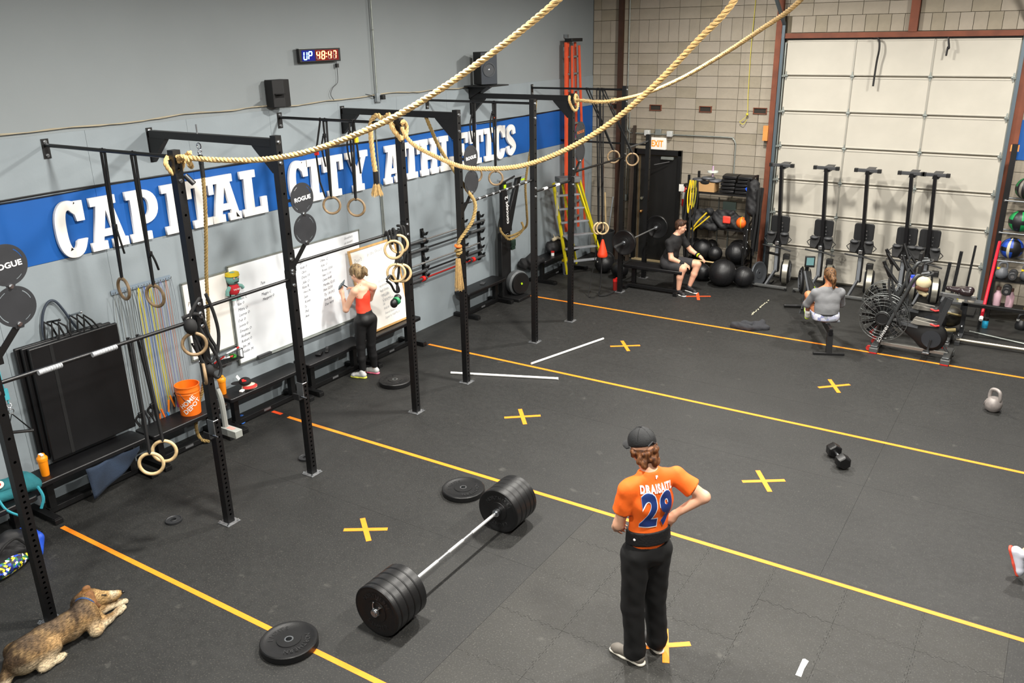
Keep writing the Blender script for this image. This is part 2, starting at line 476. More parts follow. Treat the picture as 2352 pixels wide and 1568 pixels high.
def sdf_obj(name, m, parent, prims, k=0.03, res=0.01, noise=0.0, cuts=(), smooth=2, seed=0):
    me = sdf_mesh(prims, k, res, noise, cuts, seed); me.name = name
    if smooth:
        bm = bmesh.new(); bm.from_mesh(me)
        for _ in range(smooth): bmesh.ops.smooth_vert(bm, verts=bm.verts, factor=0.4, use_axis_x=True, use_axis_y=True, use_axis_z=True)
        bm.to_mesh(me); bm.free(); me.polygons.foreach_set('use_smooth', [True] * len(me.polygons))
    for q in (m if isinstance(m, (list, tuple)) else [m]): me.materials.append(q)
    o = bpy.data.objects.new(name, me); C.objects.link(o)
    if parent is not None: o.parent = parent
    return o
# ================================================================== SETTING
# floor: dark joint slab, rubber rolls, interlocking tiles
fl = struct(MB().box((6.2, 6.4, -0.055), (15.6, 20.2, 0.10)).build('floor', M_FLOORBASE, smooth=False))
TX0, TY0, TS = 5.01, 3.73, 0.61        # interlocking tile field: x 5.01..8.67, y 3.73..6.78
NX, NY = 6, 5
TX1, TY1 = TX0 + NX * TS, TY0 + NY * TS
def jig_edge(p, q, sgn):
    p, q = Vector(p), Vector(q); d = (q - p); L = d.length; d.normalize(); nrm = Vector((d.y, -d.x))
    out = [p]; k = 12
    for i in range(k):
        a = (i + 0.30) / k * L; b = (i + 0.70) / k * L; h = 0.016 * (1 if i % 2 == 0 else -1) * sgn
        if sgn == 0 or i in (0, k - 1): continue
        w = 0.004
        out += [p + d * a, p + d * (a - w) + nrm * h, p + d * (b + w) + nrm * h, p + d * b]
    return out + [q]
for i in range(NX):
    for j in range(NY):
        x0, y0 = TX0 + i * TS, TY0 + j * TS; x1, y1 = x0 + TS, y0 + TS
        c = Vector((x0 + TS / 2, y0 + TS / 2))
        poly = jig_edge((x0, y0), (x1, y0), 0 if j == 0 else 1)
        poly += jig_edge((x1, y0), (x1, y1), 0 if i == NX - 1 else 1)
        poly += [v for v in reversed(jig_edge((x0, y1), (x1, y1), 0 if j == NY - 1 else 1))]
        poly += [v for v in reversed(jig_edge((x0, y0), (x0, y1), 0 if i == 0 else 1))]
        seen = []
        for v in poly:
            if not seen or (v - seen[-1]).length > 1e-5: seen.append(v)
        if (seen[0] - seen[-1]).length < 1e-5: seen.pop()
        seen = [((v.x - c.x) * 0.9966, (v.y - c.y) * 0.9966) for v in seen]
        h = random.uniform(-0.0006, 0.0006) - (0.0012 if (i, j) == (3, 3) else 0)
        MB().prism(seen, 0.005 + h).build('rubber_tile', M_TILE, fl, smooth=False, loc=(c.x, c.y, -0.005))
# rubber rolls run along x (1.22 m wide), cut round the tile field
def roll(x0, y0, x1, y1):
    MB().box(((x0 + x1) / 2, (y0 + y1) / 2, -0.0025), (x1 - x0 - 0.002, y1 - y0 - 0.002, 0.005)).build('rubber_mat', M_FLOOR, fl, smooth=False)
ys = [-3.6, -1.75, 0.08, 1.91, TY0, 5.56, TY1, 8.61, 10.44, 12.27, 14.1, 16.2]
for a, b in zip(ys, ys[1:]):
    if a >= TY0 - 0.01 and b <= TY1 + 0.01: roll(0, a, TX0, b); roll(TX1, a, 13.9, b)
    else: roll(0, a, 7.2, b); roll(7.2, a, 13.9, b)
# tape lines and crosses
def tape_line(y, x0, x1, w=0.05, n=22, label='', m=None):
    poly_a, poly_b = [], []
    for i in range(n + 1):
        x = x0 + (x1 - x0) * i / n
        poly_a.append((x, y - w / 2 + random.uniform(-0.0015, 0.0015))); poly_b.append((x, y + w / 2 + random.uniform(-0.0015, 0.0015)))
    o = MB().prism(poly_a + poly_b[::-1], 0.0010).build('floor_tape_line', m or M_ORANGE, smooth=False, loc=(0, 0, 0.0008))
    return tag(o, label, 'tape', 'orange tape lines across the floor')
for y, x0, lab in ((3.73, 0.60, 'orange floor tape line nearest the camera, passing under a black plate'),
                   (6.73, 0.62, 'orange floor tape line passing behind the loaded barbell and the standing man'),
                   (9.77, 0.52, 'orange floor tape line passing behind the silver kettlebell side of the white pipes'),
                   (12.77, 0.42, 'farthest orange floor tape line, running under the rowing machine rail and bike feet')):
    tape_line(y, x0, 13.8, label=lab)
tag(MB().box((0, 0, 0.0013), (0.17, 0.052, 0.001)).build('tape_scrap', M_ORANGE2, smooth=False, loc=(0.40, 6.75, 0)), 'short red-orange tape end under the bench by the wall', 'tape')
tag(MB().box((0, 0, 0.0013), (1.2, 0.045, 0.001)).build('floor_tape_line', mat('yellow tape', 'c9a01c', 0.6), smooth=False, loc=(1.42, 1.98, 0)), 'yellow tape stripe behind the dog at the left picture edge', 'tape')
def cross(x, y, a, lab, a2=None, L=0.46, m=None, L2=None):
    t = thing('tape_cross', lab, 'tape mark', (x, y, 0), 0, 'orange tape crosses on the floor')
    a2 = a2 if a2 is not None else a + PI / 2; L2 = L2 or L
    MB().box((0, 0, 0.0013), (L, 0.052, 0.001), M=Matrix.Rotation(a, 4, 'Z')).build('tape_strip', m or M_ORANGE, t, smooth=False)
    MB().box((0, 0, 0.0024), (L2, 0.052, 0.001), M=Matrix.Rotation(a2, 4, 'Z')).build('tape_strip', m or M_ORANGE, t, smooth=False)
cross(3.24, 5.26, math.radians(33), 'orange tape cross left of the loaded barbell', math.radians(-40), 0.43, L2=0.43)
cross(6.27, 8.18, math.radians(34), 'orange tape cross just behind the standing man in the orange shirt', math.radians(-57), 0.46)
cross(6.40, 5.22, math.radians(37), 'orange tape cross under the feet of the man in the orange shirt', math.radians(-66), 0.40, M_ORANGE, 0.40)
cross(3.19, 8.25, math.radians(38), 'orange tape cross between the barbell and the white pipes', math.radians(-50), 0.46)
cross(3.20, 11.22, math.radians(35), 'orange tape cross right of the slanted white pipe', math.radians(-52), 0.46)
cross(6.30, 11.20, math.radians(43), 'orange tape cross behind the black dumbbell', math.radians(-62), 0.46)
cross(3.22, 14.22, math.radians(30), 'red-orange tape cross beside the seated man\'s shoes', math.radians(-66), 0.46, M_ORANGE2)
tag(MB().prism([(-.02, -.10), (.022, -.10), (.018, 0), (.026, .10), (-.006, .112), (-.02, .10)], 0.001).build('white_tape_strip', M_WHITE, smooth=False, loc=(7.375, 5.52, 0.0012)), 'short torn white tape strip near the bottom right corner', 'tape')
o = MB()
for i in range(15):
    if i % 7 == 6: continue
    x = 4.39 + random.uniform(-.012, .012); o.box((x, 13.67 + i * 0.066, 0.0012), (random.uniform(.012, .03), 0.055, 0.0008), rz=random.uniform(-.3, .3))
tag(o.build('chalk_mark', mat('chalk', 'b8b39a', 0.9), smooth=False), 'broken white chalk line on the floor beyond the dark cloth', 'chalk mark')

# ---------------------------------------------------------------- left wall
WT = 7.6
wl = struct(MB().box((-0.10, 6.4, WT / 2), (0.17, 20.2, WT)).build('wall_left', M_WALLU, smooth=False))
# painted plywood lining: 1.22 m sheets, seams recessed; blue band between z 2.47 and 3.12
yb = -3.45; k = 0
while yb < 16.2:
    ye = min(yb + 1.22, 16.2)
    for z0, z1, m in ((0.0, 2.468, M_WALLP), (2.47, 3.118, M_BLUE), (3.12, 3.70, M_WALLP)):
        MB().box((-0.0075, (yb + ye) / 2, (z0 + z1) / 2), (0.015, ye - yb - 0.003, z1 - z0 - 0.002)).build('plywood_panel', m, wl, smooth=False)
    yb = ye
# ---------------------------------------------------------------- back wall, blocks in stack bond
BY = 16.2
wb = struct(MB().box((1.87, BY + 0.12, WT / 2), (3.9, 0.20, WT)).box((5.7, BY + 0.12, (WT + 4.36) / 2), (3.78, 0.20, WT - 4.36)).box((10.8, BY + 0.12, WT / 2), (6.5, 0.20, WT)).build('wall_back', M_MORTAR, smooth=False))
bmats = [M_BLOCK, M_BLOCK, M_BLOCK2, M_BLOCK3]
meshcache = {}
def block(x0, x1, z0, z1, m):
    w, h = x1 - x0 - 0.008, z1 - z0 - 0.008
    if w < 0.02 or h < 0.02: return
    key = (round(w, 3), round(h, 3), m.name)
    if key not in meshcache:
        me = MB().box((0, 0, 0), (w, 0.026, h)).mesh('block'); me.materials.append(m); meshcache[key] = me
    o = bpy.data.objects.new('block', meshcache[key]); C.objects.link(o); o.parent = wb
    o.location = ((x0 + x1) / 2, BY + 0.010 + random.uniform(0, 0.0025), (z0 + z1) / 2)
    return o
holes = [(0.43, 0.63), (1.29, 1.52), (2.32, 2.55), (3.37, 3.61)]
zs = [4.33 - 0.206 * i for i in range(0, 22)]
xs = [0.17 + 0.411 * i for i in range(-1, 10)]
nblocks = 0; far = MB()
def blocks_row(z0, z1, xlist, xmin, xmax, cuts=()):
    global nblocks
    for a, b in zip(xlist, xlist[1:]):
        a, b = max(a, xmin), min(b, xmax)
        if b - a < 0.03: continue
        segs = [(a, b)]
        for c0, c1 in cuts:
            ns = []
            for s0, s1 in segs:
                if c1 <= s0 or c0 >= s1: ns.append((s0, s1))
                else:
                    if c0 - s0 > 0.03: ns.append((s0, c0))
                    if s1 - c1 > 0.03: ns.append((c1, s1))
            segs = ns
        for s0, s1 in segs:
            m = random.choice(bmats)
            if nblocks < 295 and z0 < 5.3: block(s0, s1, z0, z1, m); nblocks += 1
            else: far.box(((s0 + s1) / 2, BY + 0.011, (z0 + z1) / 2), (s1 - s0 - 0.008, 0.026, z1 - z0 - 0.008))
for z1, z0 in zip(zs, zs[1:]):
    z0 = max(z0, 0.0)
    cuts = []
    if z0 < 2.26: cuts = [(0.99, 2.01)]
    if abs(z1 - 3.094) < 0.03 or abs(z0 - 3.094) < 0.03: pass
    blocks_row(z0, z1, xs, 0.0, 3.72, cuts)
xh = [0.17 + 0.2055 * i for i in range(-1, 20)]
blocks_row(4.33, 4.735, xh, 0.0, 3.72)
xh2 = [3.72 + 0.2055 * i for i in range(0, 20)]
blocks_row(4.46, 4.735, xh2, 3.9, 5.86); blocks_row(4.46, 4.735, xh2, 6.0, 7.55)
for i in range(4):
    blocks_row(4.735 + 0.206 * i, 4.735 + 0.206 * (i + 1), [0.17 + 0.411 * q for q in range(-1, 20)], 0.0, 7.9, ((5.86, 6.0),))
xr = [7.72 + 0.411 * i for i in range(0, 6)]
for i in range(24): blocks_row(0.206 * i, 0.206 * (i + 1), xr, 7.72, 8.9)
for i in range(3): blocks_row(5.56 + 0.206 * i, 5.56 + 0.206 * (i + 1), [0.0 + 0.411 * q for q in range(0, 22)], 0.0, 8.9)
if far.v: stuff(far.build('block', M_BLOCK, wb, smooth=False))
MB().box((8.9, BY - 0.012, 2.78), (2.4, 0.010, 0.63)).build('blue_band', M_BLUE, wb, smooth=False)
for i, (a, b) in enumerate(holes):
    t = MB(); z0, z1 = 3.055, 3.155; y = BY - 0.012
    t.box(((a + b) / 2, y, z1), (b - a + 0.02, 0.03, 0.012)).box(((a + b) / 2, y, z0), (b - a + 0.02, 0.03, 0.012)).box((a, y, (z0 + z1) / 2), (0.014, 0.03, z1 - z0)).box((b, y, (z0 + z1) / 2), (0.014, 0.03, z1 - z0))
    f = t.build('slot_frame', M_RUST, wb, smooth=False)
    MB().box(((a + b) / 2, BY - 0.004, (z0 + z1) / 2), (b - a - 0.01, 0.006, z1 - z0 - 0.01)).build('slot_recess', mat('slot dark', '2a2620', 0.9), f, smooth=False)
# steel columns and garage jambs
struct(MB().box((0.635, BY - 0.05, WT / 2), (0.09, 0.09, WT)).build('trim_1', mat('dark brown steel', '3b2417', 0.6, var=0.2), smooth=False))
tr2 = MB().box((3.735, BY - 0.04, WT / 2), (0.10, 0.10, WT)).box((7.66, BY - 0.04, WT / 2), (0.13, 0.10, WT)).box((5.70, BY - 0.035, 4.41), (3.9, 0.10, 0.085)).box((5.93, BY - 0.05, (4.45 + WT) / 2), (0.13, 0.10, WT - 4.45))
struct(tr2.build('trim_2', M_RUST, smooth=False))
struct(MB().box((5.7, BY + 0.005, 4.358), (3.74, 0.03, 0.022)).build('trim_3', M_BLACKR, smooth=False))
# overhead door
gd = struct(thing('door_2', '', '', (0, 0, 0))); del gd['label']; del gd['category']
cols = [3.88, 5.05, 6.29, 7.53]; zz = [0.02 + 0.6185 * i for i in range(8)]
for r in range(7):
    for c in range(3):
        x0, x1, z0, z1 = cols[c], cols[c + 1], zz[r], zz[r + 1]
        w, h = x1 - x0, z1 - z0
        b = MB().box((0, 0, 0), (w - 0.012, 0.04, h - 0.022))
        b.box((0, -0.024, h / 2 - 0.030), (w - 0.03, 0.012, 0.020)).box((0, -0.024, -h / 2 + 0.030), (w - 0.03, 0.012, 0.018))
        b.build('door_panel', M_GDOOR, gd, smooth=False, bev=0.004, loc=((x0 + x1) / 2, BY + 0.02, (z0 + z1) / 2))
for c in (1, 2):
    MB().box((cols[c], BY - 0.008, 2.17), (0.022, 0.014, 4.32)).build('stile', mat('door stile', '9d9a90', 0.5, 0.3), gd, smooth=False)
MB().box((5.7, BY + 0.045, 2.18), (3.7, 0.01, 4.36)).build('joint_backing', mat('door joint', '7f7767', 0.8), gd, smooth=False)
for r in range(1, 7):
    for c in range(4):
        x = cols[c] + (0.03 if c == 0 else -0.03 if c == 3 else 0)
        q = MB().prism([(-.034, -.015), (.034, -.015), (.034, .015), (.012, .03), (.008, .08), (-.008, .08), (-.012, .03), (-.034, .015)], 0.012, on_y(x, BY - 0.014, zz[r]))
        q.prism([(-.034, .0), (.034, .0), (.012, -.03), (.008, -.06), (-.008, -.06), (-.012, -.03)], 0.012, on_y(x, BY - 0.014, zz[r]))
        q.cyl((x - 0.03, BY - 0.03, zz[r]), (x + 0.03, BY - 0.03, zz[r]), 0.008, n=6)
        q.build('hinge', M_GALV, gd, smooth=False)
for sx, x in ((1, 3.83), (-1, 7.57)):
    MB().bar((x, BY - 0.11, 0.0), (x, BY - 0.11, 4.6), 0.05, 0.05).bar((x, BY - 0.11, 4.6), (x, BY - 1.0, 5.2), 0.05, 0.05).build('track', mat('blue grey track', '59656d', 0.45, 0.5), gd, smooth=False)
    t = MB()
    for r in range(1, 7): t.bar((x, BY - 0.085, zz[r]), (x + sx * 0.07, BY - 0.04, zz[r]), 0.03, 0.03)
    t.bar((x + sx * 0.035, BY - 0.02, 0.1), (x + sx * 0.035, BY - 0.02, 4.3), 0.03, 0.02)
    t.build('track_bracket', M_GALV, gd, smooth=False)
# exit door
dr = struct(thing('door_1', '', '', (0, 0, 0))); del dr['label']; del dr['category']
MB().box((1.02, BY - 0.02, 1.15), (0.07, 0.10, 2.30)).box((1.98, BY - 0.02, 1.15), (0.07, 0.10, 2.30)).box((1.5, BY - 0.02, 2.245), (1.03, 0.10, 0.10)).build('door_frame', M_BLACK, dr, smooth=False)
MB().box((1.535, BY + 0.015, 1.09), (0.80, 0.045, 2.14)).build('door_leaf', mat('black door leaf', '0b0b0b', 0.5, var=0.3, vscale=3), dr, smooth=False)
MB().box((1.105, BY - 0.01, 1.09), (0.022, 0.012, 2.14)).box((1.945, BY - 0.01, 1.09), (0.018, 0.012, 2.14)).build('weather_strip', mat('bronze strip', '6d5a40', 0.5, 0.5), dr, smooth=False)
MB().box((1.72, BY - 0.06, 2.14), (0.26, 0.06, 0.055)).build('door_closer', M_GALV, dr, bev=0.006)
MB().bar((1.50, BY - 0.20, 2.02), (1.78, BY - 0.09, 2.08), 0.02, 0.012).build('closer_arm', M_STEEL, dr, smooth=False)
MB().cyl((1.19, BY - 0.01, 1.30), (1.19, BY - 0.06, 1.30), 0.03).build('dead_bolt', M_STEEL, dr)
MB().cyl((1.19, BY - 0.01, 1.03), (1.19, BY - 0.05, 1.03), 0.022).sph((1.19, BY - 0.075, 1.03), 0.034).build('door_knob', mat('brass knob', 'c08a55', 0.3, 0.9), dr)
MB().box((1.5, BY - 0.04, 0.012), (0.95, 0.14, 0.024)).build('threshold', mat('worn wood threshold', '9b8a68', 0.7), dr, smooth=False)
# ceiling, other walls out of view
struct(MB().box((6.2, 6.4, WT + 0.05), (15.6, 20.2, 0.10)).build('ceiling', mat('ceiling deck', '343536', 0.8), smooth=False))
struct(MB().box((13.95, 6.4, WT / 2), (0.1, 20.2, WT)).build('wall_right', mat('dark wall paint', '55585a', .8), smooth=False))
struct(MB().box((6.2, -3.65, WT / 2), (15.6, 0.1, WT)).build('wall_front', mat('dark wall paint', '55585a', .8), smooth=False))
# high bay lamps
for i, (x, y, w) in enumerate(LIGHTS):
    t = thing('high_bay_lamp', 'white high bay lamp %s, %s' % ('on the rig side' if x < 6 else 'on the open side', ['nearest the camera', 'over the first orange line', 'over the white pipes', 'nearest the overhead door'][i % 4]), 'lamp', (x, y, LZ + 0.03), 0, 'high bay lamps under the ceiling')
    MB().box((0, 0, 0.05), (0.34, 0.62, 0.08)).build('housing', M_WHITE, t, bev=0.01)
    MB().box((0, 0, 0.004), (0.30, 0.56, 0.006)).build('diffuser', mat('lamp diffuser', 'ffffff', 0.5, emit='fff6e8', estr=8.0), t, smooth=False)
    t2 = MB()
    for q in (-0.2, 0.2): t2.cyl((0, q, 0.09), (0, q, WT - LZ - 0.03), 0.004, n=6)
    t2.build('hanging_wire', M_STEEL, t)
    ld = bpy.data.lights.new('high_bay_light', 'AREA'); ld.shape = 'RECTANGLE'; ld.size = 0.22; ld.size_y = 0.42; ld.energy = w
    ld.color = (1.0, 0.965, 0.90)
    lo = bpy.data.objects.new('light', ld); C.objects.link(lo); lo.parent = t; lo.location = (0, 0, -0.04)
# ================================================================== RIG
RX = 1.93
PY = [2.84, 4.66, 5.82, 7.69, 8.82, 10.69, 11.86, 13.79, 14.88]
RT = 3.66
def DX(y): return (0.0 if y < 3.0 else 0.04 - 0.0115 * (y - 4.66))      # the uprights stand slightly out of line
rig = thing('pull_up_rig', 'long black steel pull-up rig bolted to the grey wall along the left side', 'gym rig', (RX, 8.0, 0))
def R_(p): return (p[0] - RX, p[1] - 8.0, p[2])
hole_mesh_cache = {}
def upright_mesh(h):
    w = 0.038; b = MB(); z = 0.0
    hz = []
    q = 0.10
    while q < 1.28: hz.append(q); q += 0.05
    while q < h - 0.1: hz.append(q); q += 0.20
    prev = 0.0
    # plain sides
    b.add([(-w, -w, 0), (w, -w, 0), (w, -w, h), (-w, -w, h)], [(0, 1, 2, 3)])
    b.add([(-w, w, 0), (w, w, 0), (w, w, h), (-w, w, h)], [(3, 2, 1, 0)])
    b.add([(-w, -w, h), (w, -w, h), (w, w, h), (-w, w, h)], [(0, 1, 2, 3)])
    n = 10; r = 0.0125; e = 0.022
    for sx in (-1, 1):
        prev = 0.0
        for q in hz + [None]:
            top = (q - e) if q is not None else h
            b.add([(sx * w, -w, prev), (sx * w, w, prev), (sx * w, w, top), (sx * w, -w, top)], [(0, 1, 2, 3)])
            if q is None: break
            circ = [(sx * w, math.cos(2 * PI * k / n + PI / n) * r, q + math.sin(2 * PI * k / n + PI / n) * r) for k in range(n)]
            inn = [(sx * (w - 0.006), c[1], c[2]) for c in circ]
            cor = [(sx * w, w, q + e), (sx * w, -w, q + e), (sx * w, -w, q - e), (sx * w, w, q - e)]
            vs = circ + inn + cor; fs = [(k, (k + 1) % n, n + (k + 1) % n, n + k) for k in range(n)]
            c0 = 2 * n
            fs += [(0, 1, 2, c0)] if False else []
            # fan corners: octant groups
            def idx(a): return a % n
            groups = [(0, 1, 2), (2, 3, 4, 5), (5, 6, 7), (7, 8, 9, 10)]
            fs += [(0, 1, 2, c0), (2, 3, c0 + 1, c0), (3, 4, 5, c0 + 1), (5, 6, 7, c0 + 2), (5, c0 + 2, c0 + 1), (7, 8, c0 + 3, c0 + 2), (8, 9, 0, c0 + 3), (0, c0, c0 + 3)]
            b.add(vs, fs)
            prev = q + e
    me = b.mesh('upright'); me.materials.append(M_BLACK); return me
um = upright_mesh(RT); um2 = upright_mesh(2.74)
M_BOLT = M_STEEL
bolt_mesh = {}
def bolt_obj(p, parent, d=(1, 0, 0), r=0.016):
    key = (tuple(d), r)
    if key not in bolt_mesh:
        b = MB(); bolt(b, (0, 0, 0), d, r); me = b.mesh('bolt'); me.materials.append(M_STEEL); bolt_mesh[key] = me
    o = bpy.data.objects.new('bolt', bolt_mesh[key]); C.objects.link(o); o.parent = parent; o.location = p; return o
def bolt(b, p, d=(1, 0, 0), r=0.016):
    p = Vector(p); d = Vector(d)
    b.cyl(p, p + d * 0.005, r * 1.2, n=12); b.cyl(p, p + d * 0.016, r * 0.8, n=6)
for i, y in enumerate(PY):
    o = bpy.data.objects.new('upright', um2 if i == 8 else um); C.objects.link(o); o.parent = rig; o.location = (DX(y), y - 8.0, 0)
    p = MB().box((0, 0, 0.004), (0.16, 0.16, 0.008)); p.build('base_plate', mat('worn base plate', '77787a', 0.5, 0.5, 0.4, 20), rig, smooth=False, loc=(DX(y), y - 8.0, 0.001), bev=0.001)
    for sx in (-1, 1):
        for sy in (-1, 1): bolt_obj((DX(y) + sx * .062, y - 8.0 + sy * .062, 0.009), rig, (0, 0, 1), 0.011)
    if i == 8: continue
    # wall end
    wz0, wz1 = (3.29, 3.655) if i in (2, 4, 6) else (3.47, 3.66)
    if i == 0: continue
    MB().box((0.004, 0, (wz0 + wz1) / 2), (0.008, 0.075, wz1 - wz0)).build('wall_bracket', M_BLACK, rig, smooth=False, loc=(-RX, y - 8.0, 0))
    for p in ((0.009 - RX, y - 8, wz1 - 0.03), (0.009 - RX, y - 8, wz0 + 0.03), (DX(y) + 0.038, y - 8, 3.60), (DX(y) + 0.038, y - 8, 3.40)): bolt_obj(p, rig)
    if i in (2, 4, 6):
        g = MB().box(((RX + DX(y)) / 2, 0, 3.592), (RX + DX(y) - 0.08, 0.076, 0.076))
        g.build('beam', M_BLACK, rig, smooth=False, loc=(-RX, y - 8.0, 0), bev=0.003)
        for x0, s in ((0.01, 1), (RX + DX(y) - 0.04, -1)):
            M = Matrix(((1, 0, 0, x0), (0, 0, 1, -0.03), (0, 1, 0, 0), (0, 0, 0, 1)))
            L = 0.28
            MB().prism([(0, 3.554), (s * L, 3.554), (s * (L - 0.02), 3.53), (s * 0.02, 3.30), (0, 3.30)], 0.06, M).build('gusset', M_BLACK, rig, smooth=False, loc=(-RX, y - 8.0, 0))
    else:
        b = MB().cyl((0.0, 0, 3.60), (RX + DX(y) - 0.03, 0, 3.60), 0.0175)
        b.build('pull_up_bar', M_BLACK, rig, loc=(-RX, y - 8.0, 0))
# cross bars between uprights (run along the wall)
def xbar(i, z, m=M_BLACK, plates=True, j=None):
    j = i + 1 if j is None else j
    b = MB().cyl((DX(PY[i]), PY[i] + 0.04 - 8, z), (DX(PY[j]), PY[j] - 0.04 - 8, z), 0.0165)
    b.build('cross_bar', m, rig)
    for y in (PY[i] + 0.042, PY[j] - 0.042): MB().box((DX(y), y - 8, z), (0.07, 0.008, 0.19)).build('flange', M_BLACK, rig, smooth=False)
    for y in (PY[i], PY[j]):
        for dz in (.06, -.06): bolt_obj((DX(y) + 0.038, y - 8, z + dz), rig)
xbar(0, 2.14); xbar(1, 2.23); xbar(2, 2.38); xbar(5, 2.34); xbar(6, 2.46)
b = MB().cyl((-.01, PY[4] + .04 - 8, 2.47), (-.03, PY[5] - .04 - 8, 2.52), 0.0165); b.build('cross_bar', M_BLACK, rig)
b = MB().cyl((-.065, PY[7] + .04 - 8, 2.60), (-.075, PY[8] - .04 - 8, 2.62), 0.0165); b.build('cross_bar', mat('scuffed bar', '5b5d5f', 0.4, 0.7), rig)
b = MB().cyl((-RX, PY[8] - 8, 2.55), (-0.10, PY[8] - 8, 2.55), 0.0175); b.build('pull_up_bar', M_BLACK, rig)
for y0, y1 in ((3.15, 3.34), (3.60, 3.82)):
    b = MB().cyl((.055, y0 - 8, 2.14), (.05, y1 - 8, 2.14), 0.021)
    for k in range(9):
        y = y0 + (y1 - y0) * (k + .5) / 9; b.torus((.053, y - 8, 2.14), 0.021, 0.0025, (0, 1, 0), 12, 5)
    b.build('grip_tape', mat('grey grip tape', '9a9c9f', 0.6, 0.2, 0.2, 80), rig)
for y in (10.98, 11.35):
    MB().cyl((-.035, y - 8, 2.34), (-.037, y + 0.11 - 8, 2.34), 0.0215).build('grip_tape', M_WHITE, rig)
b = MB()
for k in range(9):
    y = PY[4] + .25 + k * 0.17; b.cyl((-.012 - k * .0015, y - 8, 2.477 + k * .0046), (-.013 - k * .0015, y + random.uniform(.02, .07) - 8, 2.477 + k * .0046), 0.0172)
b.split('chalk_patch', mat('chalky steel', '84878a', 0.7, 0.2), rig)
# double disc wall-ball targets
def ring_sector(b, r0, r1, a0, a1, n, t, M):
    vs = []; 
    for z in (0, t):
        for r in (r0, r1):
            for k in range(n + 1):
                a = a0 + (a1 - a0) * k / n; vs.append((math.cos(a) * r, math.sin(a) * r, z))
    m = n + 1; fs = []
    for k in range(n):
        fs += [(k, m + k, m + k + 1, k + 1), (2 * m + k, 2 * m + k + 1, 3 * m + k + 1, 3 * m + k), (m + k, 3 * m + k, 3 * m + k + 1, m + k + 1), (k, k + 1, 2 * m + k + 1, 2 * m + k)]
    fs += [(0, 2 * m, 3 * m, m), (n, m + n, 3 * m + n, 2 * m + n)]
    b.add(vs, fs, M)
M_DISC = mat('charcoal target plate', '26272a', 0.5, var=0.1)
for i, zc in ((0, 3.02), (2, 3.02), (4, 3.05), (6, 3.07)):
    y = PY[i] + 0.235
    tg = bpy.data.objects.new('wall_ball_target', None); C.objects.link(tg); tg.parent = rig; tg.location = (0.03 + DX(y), y - 8.0, 0)
    for k, dz in ((0, 0.0), (1, -0.315)):
        z = zc + dz; b = MB(); M = Matrix(((0, 0, 1, 0), (1, 0, 0, 0), (0, 1, 0, z), (0, 0, 0, 1)))
        ring_sector(b, 0.0, 0.124, 0, 2 * PI, 40, 0.006, M)
        ring_sector(b, 0.131, 0.155, 0, 2 * PI, 48, 0.006, M)
        a = math.radians(50)
        for q in range(4):
            a0 = q * PI / 2 + math.radians(30 if q % 2 == 0 else 38); ring_sector(b, 0.124, 0.131, a0 - math.radians(72), a0 - math.radians(14), 8, 0.006, M)
        b.build('target_disc', M_DISC, tg, smooth=False)
        MB().prism([(-0.03, -0.17), (0.03, -0.17), (0.045, -0.12), (-0.045, -0.12)], 0.005, M @ Matrix.Translation((0, 0, -0.001))).build('disc_neck', M_DISC, tg, smooth=False)
    bolt_obj((0.007, 0, zc - 0.158), tg); bolt_obj((0.007, 0, zc - 0.45), tg)
    b = MB().bar((-0.005, 0, zc - 0.45), (-0.005, -0.20, zc - 0.66), 0.05, 0.008, (1, 0, 0)).bar((-0.005, -0.03, zc + 0.0), (-0.005, -0.2, zc - 0.0), 0.03, 0.008, (1, 0, 0)).bar((-0.02, -0.20, zc - 0.50), (-0.02, -0.20, zc - 0.72), 0.008, 0.08, (0, 1, 0))
    b.split('target_arm', M_BLACK, tg, smooth=False)
    text_part('lettering', 'ROGUE', 0.058, on_x(0.0085, 0.0, zc - 0.005, math.radians(4)), M_WHITE if i < 5 else mat('dull orange print', 'a5572a', 0.6), tg, depth=0.001, bold=0.0015, sx=1.15)
# J-cups and lock brackets on uprights
def jcup(i, z, sx=1, plates=M_STEEL, lab='j-cup hook clamped on a black upright'):
    t = thing('j_cup', lab, 'j-cup', (RX + DX(PY[i]), PY[i], z))
    MB().box((0.045, -0.044, 0), (0.012, 0.008, 0.17)).box((0.002, -0.045, 0), (0.09, 0.010, 0.16)).build('cup_plate', mat('brushed steel plate', '7b7e80', 0.4, 0.8), t, smooth=False, bev=0.002)
    b = MB().box((0.0, -0.075, -0.09), (0.085, 0.07, 0.014)).box((0.0, -0.105, -0.06), (0.085, 0.012, 0.07)); b.build('hook', M_BLACKM, t, smooth=False, bev=0.002)
    MB().cyl((0.02, -0.05, -0.075), (0.09, -0.05, -0.075), 0.007).cyl((0.06, -0.06, .08), (0.06, 0.0, .08), 0.006).split('pin', M_STEEL, t)
    return t
jcup(1, 1.06, lab='steel j-cup bracket on the second black upright from the camera')
jcup(2, 1.02, lab='steel j-cup bracket on the third black upright from the camera')
t = thing('dip_bracket', 'grey steel step bracket standing beside the second black upright', 'bracket', (RX - 0.08, PY[1] + 0.17, 0.93))
cg = mat('grey powder coat', '8b8d88', 0.5)
MB().tube(catmull([(0, 0, 0.42), (0.03, 0, 0.36), (0.045, 0, 0.25), (0.05, 0, 0.02)], 5), 0.028, 8).build('neck', cg, t)
MB().box((0.13, 0, 0.0), (0.22, 0.085, 0.075)).build('foot_block', cg, t, bev=0.004)
MB().box((0.13, 0.0, 0.0385), (0.09, 0.045, 0.001)).build('red_label', mat('faded red label', 'b07a70', 0.7), t, smooth=False)

